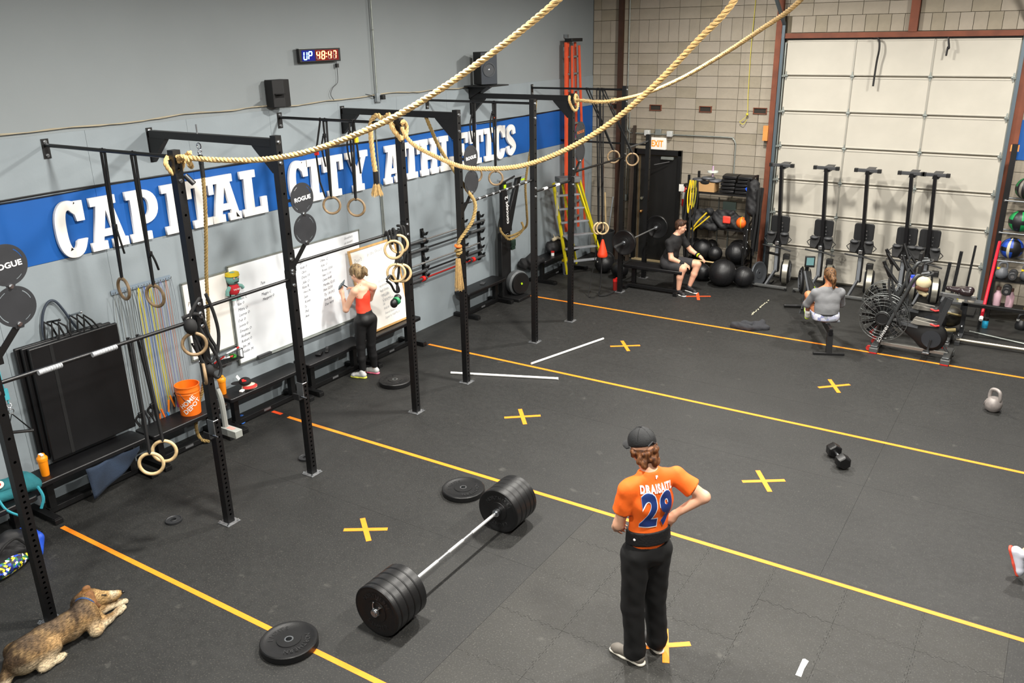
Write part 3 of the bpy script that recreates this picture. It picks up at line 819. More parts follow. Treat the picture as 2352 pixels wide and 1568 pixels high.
# ================================================================== gymnastic rings with straps
def ring_thing(lab, top, c, yaw, group=None, wood=M_WOODRING, tail=True, sep=0.055, buckle=0.35, R=0.103, tilt=0.0, tails=0.5):
    t = thing('gymnastic_ring', lab, 'gym ring', c, 0, group)
    top = Vector(top) - Vector(c)
    b = MB().torus((0, 0, 0), R, 0.0155, (math.cos(yaw), math.sin(yaw), tilt), 36, 10)
    b.build('ring', wood, t)
    u = Vector((0, 0, R)); b = MB(); e = Vector((math.sin(yaw), -math.cos(yaw), 0))
    for s in (-1, 1):
        b.bar(u + Vector((s * 0.010, -s * .004, 0)), top + Vector((s * sep * .5, 0, 0.018)), 0.020, 0.016)
    b.torus(top, 0.021, 0.004, (0, 1, 0), 14, 6)
    b.torus(u * 1.0, 0.019, 0.005, e.to_3d().cross(Vector((0, 0, 1))) if True else (0, 1, 0), 14, 6)
    b.build('strap', mat('black webbing', '0d0d0e', 0.8), t, smooth=False)
    if tail:
        p = u.lerp(top, buckle) + e * 0.02
        MB().box(p, (0.03, 0.035, 0.05)).build('buckle', M_BLACKM, t, bev=0.004)
        L = tails * (p.z - u.z) if p.z > u.z else 0.3
        MB().tube(catmull([p + e * 0.015, p + e * 0.045 + Vector((0, 0, -L * .4)), p + e * 0.04 + Vector((0.01, 0.02, -L))], 5), 0.011, 6).build('strap_tail', mat('black webbing', '0d0d0e', 0.8), t)
    return t
g1 = 'gymnastic rings hanging from the rig'
ring_thing('worn wooden ring on black straps, left one of the pair nearest the wall letters', (0.94, 4.66, 3.60), (0.88, 4.66, 2.27), math.radians(84), g1, M_WOODRING2, buckle=0.42)
ring_thing('worn wooden ring on black straps, right one of the pair over the jump ropes', (1.39, 4.66, 3.60), (1.37, 4.66, 2.27), math.radians(101), g1, M_WOODRING2, buckle=0.25)
ring_thing('wooden ring hanging under the letter T of CITY, left of its pair', (0.78, 7.69, 3.60), (0.77, 7.69, 2.56), math.radians(-55), g1, M_WOODRING2, buckle=0.8)
ring_thing('wooden ring hanging under the letter Y of CITY, right of its pair', (1.20, 7.69, 3.60), (1.18, 7.69, 2.57), math.radians(-62), g1, M_WOODRING2, buckle=0.85)
ring_thing('wooden ring half hidden behind the small dark target discs', (0.87, 10.69, 3.60), (0.87, 10.69, 2.52), math.radians(-30), g1, M_WOODRING2, buckle=0.8)
ring_thing('wooden ring hanging left of the black ski trainer tower', (1.24, 10.69, 3.60), (1.24, 10.69, 2.50), math.radians(-62), g1, M_WOODRING2, buckle=0.85)
ring_thing('wooden ring at the far end of the rig, left one by the rear upright', (1.13, 13.79, 3.60), (1.72, 13.70, 2.47), math.radians(-60), g1, M_WOODRING2, tail=False)
ring_thing('wooden ring at the far end of the rig, just right of the rear upright', (1.43, 13.79, 3.60), (2.06, 13.74, 2.44), math.radians(-60), g1, M_WOODRING2, tail=False)
ring_thing('pale wooden ring hanging low above the bench feet, front one of its pair', (1.93, 3.98, 2.14), (1.95, 3.96, 0.97), math.radians(-48), g1, tails=0.3)
ring_thing('pale wooden ring hanging low above the bench feet, rear one of its pair', (1.93, 4.07, 2.14), (1.93, 4.12, 1.02), math.radians(-48), g1, tails=0.3)
ring_thing('pale wooden ring tied on the fourth upright, upper pair, front', (1.93, 7.52, 2.38), (2.02, 7.36, 2.21), math.radians(-50), g1, tail=False)
ring_thing('pale wooden ring tied on the fourth upright, upper pair, rear', (1.93, 7.60, 2.38), (2.00, 7.48, 2.25), math.radians(-56), g1, tail=False)
ring_thing('pale wooden ring tied on the fourth upright, lower pair, front', (1.97, 7.58, 2.1), (2.02, 7.48, 1.90), math.radians(-50), g1, tail=False)
ring_thing('pale wooden ring tied on the fourth upright, lower pair, rear', (1.96, 7.52, 2.1), (2.0, 7.40, 1.92), math.radians(-54), g1, tail=False)
ring_thing('dark wooden ring tangled in straps on the second upright', (1.93, 4.55, 2.14), (1.99, 4.56, 1.93), math.radians(-40), g1, M_WOODRING2, tail=False)
ring_thing('wooden ring seen edge-on below the tangled straps on the second upright', (1.95, 4.58, 1.9), (1.97, 4.63, 1.62), math.radians(58), g1, M_WOODRING2, tail=False)
ring_thing('pale wooden ring hanging beside the orange cone, left one', (1.35, 13.79, 3.60), (1.55, 13.5, 1.22), math.radians(-30), g1, tail=False)
ring_thing('pale wooden ring hanging beside the orange cone, right one', (1.42, 13.79, 3.60), (1.62, 13.52, 1.22), math.radians(-60), g1, tail=False)
# strap bundles
M_WEB = mat('black webbing', '0d0d0e', 0.8)
def strap_bundle(lab, c, pts_list, extra=None, r=0.016):
    t = thing('strap_bundle', lab, 'straps', c)
    for p in pts_list: MB().tube(catmull(p, 6), r, 7).build('strap', M_WEB, t)
    if extra: extra(t)
    return t
def clips(t):
    MB().torus((0.05, 0.05, -0.28), 0.02, 0.004, (1, 0.3, 0)).torus((0.03, 0.0, -0.42), 0.018, 0.004, (1, 0.3, 0)).split('carabiner', M_STEEL, t)
    MB().sph((0.05, -0.06, -0.05), (0.06, 0.06, 0.075)).sph((0.06, 0.06, -0.52), (0.045, 0.045, 0.06)).split('strap_roll', M_WEB, t)
strap_bundle('tangle of black straps and clips knotted round the second upright', (1.95, 4.60, 2.16),
    [[(0, -.1, .03), (.05, 0, .05), (.05, .08, -.02), (.05, .12, -.2), (.06, .17, -.35), (.05, .10, -.45), (.04, .02, -.30), (.05, -.04, -.12)],
     [(.02, .02, .02), (.055, .05, -.15), (.06, .12, -.3), (.06, .19, -.52), (.06, .14, -.62), (.05, .05, -.5)],
     [(-.04, .1, .15), (.05, .07, .18), (.06, .0, .12), (.05, -.06, .03)], [(.05, .15, .2), (.06, .2, 0), (.06, .22, -.2), (.06, .18, -.38)],
     [(.03, -.03, -.05), (.04, -.02, -.3), (.05, .04, -.5)]], clips)
strap_bundle('roll of black straps hung over the bar at the fourth upright', (1.94, 7.56, 2.40),
    [[(0, -.25, -.03), (.03, -.24, .02), (.04, -.22, -.12)], [(0, -.19, -.02), (.03, -.18, .02), (.04, -.17, -.14)], [(0, -.12, 0), (.03, -.12, .03), (.04, -.11, -.14)], [(0, -.02, .05), (.06, -.02, .03), (.07, 0, -.2)], [(0, .04, .02), (.05, .05, 0), (.055, .06, -.35), (.05, 0, -.5)], [(.05, -.1, -.05), (.05, -.09, -.4), (.04, -.13, -.62), (.04, -.14, -.72)]])
t = thing('resistance_loop', 'coiled black loop band hanging left of the fourth upright', 'band', (1.97, 7.36, 1.77))
MB().tube(catmull([(0, -.1, .1), (0, -.03, .13), (0, .03, .05), (0, .09, -.03), (0, .10, -.10), (0, .03, -.08), (0, -.03, .02), (0, -.1, .08)], 5), 0.014, 7, closed=False).build('band', M_BLACKR, t)
MB().sph((0, .07, -.17), (.045, .05, .045)).sph((0, 0.0, -.22), (.045, .05, .055)).split('band_roll', M_BLACKR, t)
MB().cyl((0.01, .02, -.20), (0.01, .055, -.19), .05).build('green_tag', mat('green tape', '1f7a4a', 0.6), t)
t = thing('suspension_strap', 'black suspension strap with a brass clip hanging before the T of CITY', 'straps', (1.25, 7.69, 3.6))
MB().torus((0, 0, 0), .022, .004, (1, 0, 0)).tube([(0, .0, -.02), (-.02, .05, -.35), (0.0, .05, -.62)], .012, 6).build('strap', M_WEB, t)
MB().box((-.01, .03, -.22), (.02, .05, .06)).build('yellow_buckle', mat('yellow plastic', 'd9b41a', 0.5), t)
t = thing('suspension_strap', 'short black strap with red buckle hanging before the I of CITY', 'straps', (0.70, 7.69, 3.6))
MB().torus((0, 0, 0), .022, .004, (1, 0, 0)).tube([(0, 0, -.02), (-.08, -.04, -.4), (-.07, -.03, -.75), (-.03, .0, -.95)], .012, 6).build('strap', M_WEB, t)
MB().box((-.07, -.04, -.40), (.03, .05, .05)).build('red_buckle', M_RED, t)
t = thing('suspension_strap', 'black strap with blue and silver clip on the far thin bar left', 'straps', (0.86, 10.69, 3.6))
MB().tube([(0, 0.02, 0), (0, .02, -.45)], .02, 6).build('strap', M_WEB, t); MB().box((0, .03, -.36), (.03, .05, .07)).build('clip', mat('blue grey clip', '5566a0', 0.5), t)
t = thing('suspension_strap', 'black strap with an orange tag on the far thin bar right', 'straps', (1.22, 10.69, 3.6))
MB().tube([(0, 0.02, 0), (0, .02, -.35)], .02, 6).build('strap', M_WEB, t); MB().box((0, .03, -.22), (.045, .05, .02)).build('tag', mat('orange tag', 'd0502a', 0.5), t)

# ================================================================== climbing ropes
def fitted(pts, top=None): return catmull(pts, 10)
def knot(mb, c, R, ax=(1, 0, 0), turns=2.2, rr=0.085, drift=0.12):
    c = Vector(c); a, b, d = frame(ax); pts = []
    for k in range(int(24 * turns) + 1):
        t = 2 * PI * k / 24; pts.append(c + a * math.cos(t) * rr * (1 + 0.12 * math.sin(3 * t)) + b * math.sin(t) * rr + d * (drift * (k / (24 * turns) - 0.5)))
    rope_mb(mb, pts, R)
rp = thing('climbing_rope', 'thick tan climbing rope tied to the second upright and sweeping up across the picture', 'rope', (1.95, 4.66, 3.55))
def rel(pts, t): return [tuple(Vector(p) - Vector(t.location)) for p in pts]
P1 = [(2.0, 4.66, 3.60), (2.17, 4.68, 3.60), (2.45, 4.73, 3.595), (2.89, 4.8, 3.615), (3.33, 4.86, 3.69), (3.74, 4.93, 3.815), (4.14, 4.99, 3.97), (4.51, 5.05, 4.155), (4.86, 5.11, 4.36), (5.19, 5.16, 4.57), (5.44, 5.2, 4.75), (5.75, 5.24, 5.0), (6.1, 5.3, 5.45), (6.4, 5.35, 6.1), (6.6, 5.38, 7.58)]
rope_mb(b := MB(), rel(fitted(P1), rp), 0.0235); b.build('rope_length', M_ROPE, rp)
knot(b := MB(), (0.0, 0, -0.02), 0.021, (1, 0.25, 0), 1.3, 0.075, 0.12); knot(b, (0.15, 0.03, 0.02), 0.021, (0.2, 1, 0.3), 1.3, 0.055, 0.10); b.build('knot', M_ROPE, rp)
MB().cyl((0.13, 0.0, -0.10), (0.19, 0.03, -0.17), 0.024).build('rope_end', M_BLACKR, rp)
rp = thing('climbing_rope', 'tan climbing rope tied to the fourth upright, dipping in front of the far targets', 'rope', (1.95, 7.69, 3.5))
P2 = [(2.0, 7.66, 3.56), (2.08, 7.63, 3.47), (2.24, 7.57, 3.39), (2.47, 7.49, 3.335), (3.03, 7.29, 3.25), (3.47, 7.13, 3.265), (4.08, 6.91, 3.365), (4.67, 6.69, 3.57), (5.18, 6.51, 3.83), (5.63, 6.34, 4.14), (6.01, 6.2, 4.46), (6.32, 6.09, 4.74), (6.58, 6.0, 5.2), (6.75, 5.95, 5.9), (6.85, 5.9, 7.58)]
rope_mb(b := MB(), rel(fitted(P2), rp), 0.024); b.build('rope_length', M_ROPE, rp)
knot(b := MB(), (0.0, 0.0, 0.02), 0.026, (1, 0.2, 0.3), 1.4, 0.085, 0.18); b.build('knot', M_ROPE, rp)
P2b = [(1.99, 7.66, 3.42), (1.90, 7.62, 3.55), (1.83, 7.66, 3.69), (1.74, 7.69, 3.66), (1.70, 7.69, 3.64), (1.62, 7.69, 3.68), (1.53, 7.69, 3.62), (1.50, 7.69, 3.48), (1.51, 7.69, 3.2), (1.53, 7.69, 3.02)]
rope_mb(b := MB(), rel(catmull(P2b, 8), rp), 0.030); b.build('rope_tail', M_ROPE, rp)
MB().cyl(rel([(1.53, 7.69, 3.03)], rp)[0], rel([(1.53, 7.69, 2.88)], rp)[0], 0.031, 0.031).build('rope_wrap', M_BLACKR, rp)
def tassel(b, c, r0, r1, L, n=90, cr=0.0035):
    for k in range(n):
        a = random.uniform(0, 2 * PI); q = math.sqrt(random.random()); d = Vector((math.cos(a), math.sin(a), 0))
        b.tube([Vector(c) + d * r0 * q, Vector(c) + d * (r0 + (r1 - r0) * .5) * q + Vector((0, 0, -L * .5)), Vector(c) + d * r1 * q * random.uniform(.8, 1.1) + Vector((0, 0, -L * random.uniform(.85, 1.05)))], cr, 4)
tassel(b := MB(), rel([(1.53, 7.69, 2.89)], rp)[0], 0.03, 0.078, 0.15); b.build('frayed_end', M_ROPE, rp)
rp = thing('climbing_rope', 'thin frayed tan rope tied to the seventh upright, running to the top right', 'rope', (1.95, 11.86, 3.5))
P3 = [(1.97, 11.83, 3.56), (2.1, 11.7, 3.575), (2.6, 11.25, 3.60), (3.05, 10.81, 3.65), (3.93, 9.98, 3.82), (4.64, 9.32, 4.03), (5.29, 8.7, 4.28), (5.83, 8.2, 4.52), (6.32, 7.74, 4.77), (6.7, 7.4, 5.2), (6.85, 7.3, 5.9), (6.9, 7.3, 7.58)]
rope_mb(b := MB(), rel(fitted(P3), rp), 0.022); b.build('rope_length', M_ROPE, rp)
fz = MB(); pp = resample(catmull(rel(P3[1:5], rp), 8), 0.008)
for p in pp[:190]:
    for q in range(2):
        d = Vector((random.uniform(-1, 1), random.uniform(-1, 1), random.uniform(-1, 1))).normalized()
        fz.tube([p + d * .01, p + d * random.uniform(.03, .045)], 0.0016, 3)
stuff(fz.build('loose_fibre', M_ROPE, rp))
knot(b := MB(), (-0.02, 0, 0.02), 0.022, (1, 0.2, 0.2), 1.5, 0.115, 0.14); b.build('knot', M_ROPE, rp)
# hanging ropes
rp = thing('climbing_rope', 'tan rope hanging from a steel hook under the first beam, down behind the bench', 'rope', (0.80, 5.82, 3.5))
b = MB().cyl((0, 0, 0.22), (0, 0, 0.10), 0.008).torus((0, 0, 0.0), 0.03, 0.007, (0, 1, 0)).torus((0.0, 0, -0.06), 0.022, 0.006, (1, 0, 0)); b.build('hook', M_STEEL, rp)
MB().box((0, 0, -0.14), (0.045, 0.03, 0.10)).cyl((0, 0, -.19), (0, 0, -.32), .024).build('rope_clamp', M_BLACKM, rp)
P4 = [(.80, 5.82, 3.2), (.77, 5.82, 2.9), (.70, 5.82, 2.5), (.62, 5.82, 2.1), (.57, 5.80, 1.6), (.5, 5.76, 1.1), (.40, 5.70, .7), (.30, 5.66, .45), (.26, 5.64, .2), (.30, 5.66, .06), (.36, 5.72, .03)]
rope_mb(b := MB(), rel(catmull(P4, 8), rp), 0.021); b.build('rope_length', M_ROPED, rp)
MB().cyl(rel([(.36, 5.76, .05)], rp)[0], rel([(.36, 5.85, .10)], rp)[0], .022).build('yellow_end', mat('yellow tape end', 'd5a71c', .5), rp)
rp = thing('climbing_rope', 'tan rope hanging from the second beam, knotted with orange tape and frayed at its end', 'rope', (1.45, 8.82, 3.5))
P5 = [(1.42, 8.82, 3.62), (1.45, 8.82, 3.54), (1.60, 8.85, 3.2), (1.78, 8.91, 2.9), (1.92, 8.98, 2.65), (2.03, 9.01, 2.47), (2.04, 8.93, 2.27), (2.01, 8.80, 2.13), (1.98, 8.69, 2.02), (1.97, 8.67, 1.9), (1.97, 8.67, 1.83)]
rope_mb(b := MB(), rel(catmull(P5, 8), rp), 0.024); b.build('rope_length', M_ROPED, rp)
tassel(b := MB(), rel([(1.97, 8.67, 1.80)], rp)[0], .03, .065, .42, 90); b.build('frayed_end', M_ROPE, rp)
knot(b := MB(), rel([(1.98, 8.67, 1.90)], rp)[0], .02, (0, 0, 1), 1.4, .035, .06); b.build('knot', M_ROPED, rp)
MB().torus(rel([(1.98, 8.67, 1.97)], rp)[0], .035, .017, (.2, 0, 1), 20).build('orange_wrap', mat('orange wrap', 'e0641e', 0.6), rp)
rp = thing('climbing_rope', 'dark tan rope hanging past the sixth upright and looped round the ski trainer', 'rope', (1.3, 11.86, 3.5))
P6 = [(1.25, 11.86, 3.56), (1.2, 11.88, 3.2), (1.1, 11.9, 2.7), (0.95, 12.0, 2.2), (0.78, 12.3, 1.7), (0.66, 12.5, 1.4), (0.55, 12.55, 1.28), (0.45, 12.42, 1.20), (0.38, 12.25, 1.20), (0.30, 12.22, 1.28), (0.2, 12.35, 1.32)]
rope_mb(b := MB(), rel(catmull(P6, 8), rp), 0.021); rope_mb(b, rel(catmull([(.55, 12.5, 1.42), (.57, 12.52, 1.30), (.50, 12.42, 1.18), (.42, 12.28, 1.14), (.36, 12.22, 1.22)], 6), rp), 0.021); b.build('rope_length', M_ROPED, rp)
# ================================================================== WALL LETTERS
def glyph_mesh(polys, depth, bevel=0.0):
    cu = bpy.data.curves.new('g', 'CURVE'); cu.dimensions = '2D'; cu.fill_mode = 'BOTH'; cu.extrude = depth / 2; cu.bevel_depth = bevel
    for pl in polys:
        sp = cu.splines.new('POLY'); sp.points.add(len(pl) - 1); sp.use_cyclic_u = True
        for p, q in zip(sp.points, pl): p.co = (q[0], q[1], 0, 1)
    o = bpy.data.objects.new('g', cu); me = bpy.data.meshes.new_from_object(o)
    bpy.data.objects.remove(o); bpy.data.curves.remove(cu); return me
def arc(cx, cy, rx, ry, a0, a1, n=14, pw=1.0):
    out = []
    for k in range(n + 1):
        a = math.radians(a0 + (a1 - a0) * k / n); c, s = math.cos(a), math.sin(a)
        out.append((cx + rx * math.copysign(abs(c) ** pw, c), cy + ry * math.copysign(abs(s) ** pw, s)))
    return out
def letter(ch, w, h=0.545):
    s = 0.125 if w > 0.3 else 0.115; t = 0.085; e = (w - s) / 2
    if ch == 'I':
        return [[(0, 0), (w, 0), (w, t), (e + s, t), (e + s, h - t), (w, h - t), (w, h), (0, h), (0, h - t), (e, h - t), (e, t), (0, t)]]
    if ch == 'T':
        q = 0.07; m = (w - s) / 2; b = m - 0.065
        return [[(b, 0), (w - b, 0), (w - b, t), (m + s, t), (m + s, h - t), (w - q, h - t), (w - q, h - 0.20), (w, h - 0.20), (w, h), (0, h), (0, h - 0.20), (q, h - 0.20), (q, h - t), (m, h - t), (m, t), (b, t)]]
    if ch == 'L':
        return [[(0, 0), (w, 0), (w, 0.20), (w - 0.085, 0.20), (w - 0.085, t), (0.05 + s, t), (0.05 + s, h - t), (0.23, h - t), (0.23, h), (0, h), (0, h - t), (0.05, h - t), (0.05, t), (0, t)]]
    if ch == 'E':
        return [[(0, 0), (w, 0), (w, 0.17), (w - 0.07, 0.17), (w - 0.07, t), (0.045 + s, t), (0.045 + s, .235), (0.22, .235), (0.22, .18), (.27, .18), (.27, .37), (.22, .37), (.22, .315), (0.045 + s, .315), (0.045 + s, h - t), (w - 0.07, h - t), (w - 0.07, h - .17), (w, h - .17), (w, h), (0, h), (0, h - t), (0.045, h - t), (0.045, t), (0, t)]]
    if ch == 'H':
        a = 0.035; f = 0.19
        return [[(0, 0), (f, 0), (f, t), (a + s, t), (a + s, .23), (w - a - s, .23), (w - a - s, t), (w - f, t), (w - f, 0), (w, 0), (w, t), (w - a, t), (w - a, h - t), (w, h - t), (w, h), (w - f, h), (w - f, h - t), (w - a - s, h - t), (w - a - s, .32), (a + s, .32), (a + s, h - t), (f, h - t), (f, h), (0, h), (0, h - t), (a, h - t), (a, t), (0, t)]]
    if ch == 'A':
        f = w * 0.42; u = .035
        return [[(0, 0), (f, 0), (f, t), (f - .04, t), (f - .03, .135), (w - f + .03, .135), (w - f + .04, t), (w - f, t), (w - f, 0), (w, 0), (w, t), (w - u, t), (w * .70, h - t), (w * .80, h - t), (w * .80, h), (w * .12, h), (w * .12, h - t), (w * .26, h - t), (u, t), (0, t)],
                [(f - .012, .205), (w - f + .012, .205), (w * .5, h - .13)]]
    if ch == 'Y':
        f = w * .44; m = (w - s) / 2; b = m - .05
        return [[(b, 0), (w - b, 0), (w - b, t), (m + s, t), (m + s, .22), (w - .045, h - t), (w, h - t), (w, h), (w - f + .03, h), (w - f + .03, h - t), (w - f + .06, h - t), (w * .5, .30), (f - .06, h - t), (f - .03, h - t), (f - .03, h), (0, h), (0, h - t), (.045, h - t), (m, .22), (m, t), (b, t)]]
    if ch == 'P':
        a = .045
        out = [(0, 0), (.25, 0), (.25, t), (a + s, t), (a + s, .175)]
        out += arc(w - .20, .36, .20, .185, -90, 90, 14, 0.9)
        out += [(0, h), (0, h - t), (a, h - t), (a, t), (0, t)]
        inn = [(a + s, .25)] + arc(w - .19, .36, .08, .11, -90, 90, 10, 0.9) + [(a + s, .47)]
        return [out, inn]
    if ch == 'C':
        o = arc(w * .5, h / 2, w * .5, h / 2 + .015, 318, 62, 30, 0.85)
        i = arc(w * .5, h / 2, w * .5 - .112, h / 2 - .075, 62, 322, 24, 0.85)
        sp = [(w * .70, h - .03), (w * .72, h), (w, h), (w, h - .20), (w * .74, h - .20), (w * .70, h - .13)]
        return [o + sp + i + [(w * .72, .155), (w * .99, .155)]]
    if ch == 'S':
        c = [(w * .80, h - .17), (w * .74, h - .08), (w * .5, h - .05), (w * .24, h - .10), (w * .20, h - .18), (w * .34, h - .25), (w * .62, h * .42), (w * .80, h * .30), (w * .76, .11), (w * .5, .05), (w * .26, .08), (w * .19, .17)]
        P = [(p.x, p.y) for p in catmull([(x, y, 0) for x, y in c], 5)]
        L, R = [], []
        for k, p in enumerate(P):
            a = P[max(k - 1, 0)]; b = P[min(k + 1, len(P) - 1)]; d = Vector((b[0] - a[0], b[1] - a[1])).normalized()
            mid = abs(k / (len(P) - 1) - .5); wd = 0.066 - 0.022 * (1 - max(0, 1 - mid * 5)) * 1.0
            L.append((p[0] - d.y * wd, p[1] + d.x * wd)); R.append((p[0] + d.y * wd, p[1] - d.x * wd))
        return [L + R[::-1]]
words = [('CAPITAL', [(4.57, .32), (4.92, .42), (5.38, .37), (5.82, .24), (6.13, .38), (6.46, .42), (6.92, .38)]),
         ('CITY', [(7.70, .33), (8.02, .27), (8.32, .38), (8.77, .44)]),
         ('ATHLETICS', [(9.55, .41), (10.0, .39), (10.41, .44), (10.90, .36), (11.29, .38), (11.73, .39), (12.16, .27), (12.48, .32), (12.83, .33)])]
for wd_, lst in words:
    for k, (ch, (y, w)) in enumerate(zip(wd_, lst)):
        me = glyph_mesh(letter(ch, w), 0.034, 0.002); me.transform(on_x(0.030, y, 2.482)); me.transform(Matrix.Translation((0, -y, -2.482)))
        me.materials.append(mat('white letter board', 'efece6', 0.45, var=0.05, vscale=5))
        o = bpy.data.objects.new('wall_letter', me); C.objects.link(o); o.location = (0, y, 2.482)
        nth = ['first', 'second', 'third'][wd_[:k].count(ch)] if wd_.count(ch) > 1 else 'only'
        tag(o, 'white slab serif letter %s, %s %s in the word %s on the blue band' % (ch, nth, ch, wd_), 'letter', 'white letters on the blue band')
        if (wd_, k) in (('CAPITAL', 0), ('CAPITAL', 5)):
            MB().prism([(0, 0), (.035, .012), (.014, .035)] if k == 0 else [(0, 0), (.05, -.01), (.0, .06)], 0.002, on_x(0.0495, .11 if k == 0 else .34, .06 if k == 0 else .03)).build('chip', M_BLACK, o, smooth=False)

# cables and conduits on the wall
b = MB(); pts = [(0.012, y, 3.745 + 0.012 * math.sin(y * 2.1) + 0.01 * math.sin(y * 5.3)) for y in np.arange(-2, 11.9, 0.25)]
b.tube(pts, 0.006, 5); b.tube([(p[0] + .004, p[1], p[2] + 0.010 * math.sin(p[1] * 7)) for p in pts], 0.004, 5)
tag(b.build('wall_cable', M_TAN), 'thin tan cable running along the grey wall above the rig brackets', 'cable')
b = MB().tube([(0.012, y, 3.135 + 0.010 * math.sin(y * 1.7)) for y in np.arange(-2, 15.3, 0.3)], 0.009, 6).tube([(0.012, y, 3.125 + 0.012 * math.sin(y * 2.3 + 1)) for y in np.arange(-2, 15.3, 0.3)], 0.005, 5)
tag(b.build('wall_cable', M_BLACKR), 'black cable along the top edge of the blue band', 'cable')
t = thing('conduit', 'vertical steel conduit with an outlet box on the upper grey wall', 'conduit', (0.03, 9.52, 3.72))
MB().cyl((0, 0, 0.05), (0, 0, 3.8), 0.013).torus((0, 0, .9), .015, .005).torus((0, 0, 2.), .015, .005).build('pipe', M_GALV, t)
MB().box((.01, 0, 0), (.05, .08, .12)).build('outlet_box', mat('pale box', '8f969a', 0.5, 0.3), t, bev=0.004)
MB().box((.06, .05, .0), (.06, .06, .06)).build('plug', M_BLACKM, t, bev=0.005)
MB().tube(catmull([(.0, -.05, .0), (.01, -.12, .03), (.01, -.25, .06)], 5), .005, 5).build('cord', M_BLACKR, t)
t = thing('conduit', 'thin grey conduit running down between the words CITY and ATHLETICS', 'conduit', (0.02, 9.45, 1.3))
MB().cyl((0, 0.02, 0), (0, 0.0, 2.2), 0.009).cyl((0, 0.06, 0), (0, 0.04, 1.2), 0.008).build('pipe', M_GALV, t)
MB().box((.01, .03, -.05), (.04, .07, .11)).build('outlet_box', M_GALV, t, bev=0.004)
# clock
t = thing('timer_clock', 'wall mounted LED timer with blue and red digits', 'clock', (0.05, 8.43, 4.32), 0, rot=(0, 0, 0))
MB().box((0, 0, 0), (0.05, 0.74, 0.165)).build('housing', M_BLACKM, t, bev=0.006)
MB().box((.0, 0, .085), (.055, .75, .006)).build('top_trim', M_GALV, t, smooth=False)
MB().box((.026, -.215, 0), (.003, .23, .13)).build('blue_window', mat('dark blue window', '04094a', 0.2, emit='0818a0', estr=0.35), t, smooth=False)
MB().box((.026, .12, 0), (.003, .42, .13)).build('red_window', mat('dark red window', '3a0404', 0.2, emit='a01008', estr=0.35), t, smooth=False)
SEG = {'a': ((-1, 1), (1, 1)), 'b': ((1, 1), (1, 0)), 'c': ((1, 0), (1, -1)), 'd': ((-1, -1), (1, -1)), 'e': ((-1, 0), (-1, -1)), 'f': ((-1, 1), (-1, 0)), 'g': ((-1, 0), (1, 0))}
DIG = {'U': 'bcdef', 'P': 'abefg', '4': 'fgbc', '8': 'abcdefg', '7': 'abc'}
def seg7(b, ch, y, off=False):
    for k, (p, q) in SEG.items():
        if (k in DIG[ch]) == off: continue
        f = lambda v: (0.029, y + v[0] * .026 + v[1] * .006, v[1] * .046)
        p3, q3 = Vector(f(p)), Vector(f(q)); d = (q3 - p3) * 0.10
        b.bar(p3 + d, q3 - d, 0.003, 0.012, up=None) if False else b.tube([p3 + d, q3 - d], .0068, 6)
b = MB(); seg7(b, 'U', -.27); seg7(b, 'P', -.185); b.build('blue_digits', mat('blue led', 'a8d8ff', 0.3, emit='7fc4ff', estr=6), t)
b = MB()
for ch, y in (('4', -.045), ('8', .045), ('4', .165), ('7', .255)): seg7(b, ch, y)
b.sph((.029, .104, .02), .008).sph((.029, .101, -.02), .008)
b.build('red_digits', mat('red led', 'ffc890', 0.3, emit='ff7a48', estr=6), t)
b = MB()
for ch, y in (('4', -.045), ('4', .165), ('7', .255)): seg7(b, ch, y, True)
b.split('unlit_segments', mat('unlit segment', '8a7a78', 0.4), t)
MB().tube(catmull([(-.02, .33, -.08), (-.03, .34, -.2), (-.03, .33, -.35), (-.03, .23, -.42), (-.03, .18, -.50), (-.03, .23, -.575)], 6), .004, 5).box((-.02, .335, -.14), (.03, .04, .05)).build('power_cord', M_BLACKR, t)
# speakers
t = thing('wall_speaker', 'black wedge shaped speaker under the timer on the grey wall', 'speaker', (0.0, 7.62, 3.90))
MB().prism([(0, -.13), (0.13, -.13), (0.21, -.02), (0.16, .12), (0, .13)], 0.32, Matrix.Translation((0.02, 0, -.16))).build('cabinet', M_BLACKM, t, smooth=False, bev=0.005)
MB().bar((0.155, -.11, 0), (0.222, -.015, 0), 0.27, 0.006, up=None).build('grille', mat('speaker cloth', '0a0a0a', 0.9), t, smooth=False)
t = thing('wall_speaker', 'large black speaker with round cone on a shelf at the far end of the wall', 'speaker', (0.30, 11.86, 4.02))
t.rotation_euler = (0, 0, math.radians(-28))
MB().box((0, 0, 0), (0.26, 0.30, 0.50)).build('cabinet', M_BLACKM, t, bev=0.01)
MB().box((0.132, 0, 0), (0.004, 0.28, 0.48)).build('baffle', mat('blue grey baffle', '2a3038', 0.5), t, smooth=False)
MB().lathe([(0.105, 0), (0.11, 0.008), (0.095, 0.008), (0.06, -0.02), (0.03, -.035)], (0.135, 0, -.02), (1, 0, 0), 28).build('cone', mat('cone grey', '3b3e42', 0.5), t)
MB().sph((0.11, 0, -.02), (.03, .03, .03)).build('dust_cap', mat('dust cap', '9a9da0', 0.3, 0.6), t)
t = thing('speaker_shelf', 'black plywood shelf bracket holding the large speaker', 'shelf', (0.27, 11.9, 3.75))
MB().box((0.02, 0, 0), (0.50, 0.56, 0.018)).build('board', M_BLACKM, t, smooth=False)
MB().prism([(-.27, 0), (.10, 0), (-.27, -.20)], 0.20, Matrix(((1, 0, 0, 0), (0, 0, 1, -.1), (0, 1, 0, -.01), (0, 0, 0, 1)))).build('bracket', M_BLACKM, t, smooth=False)

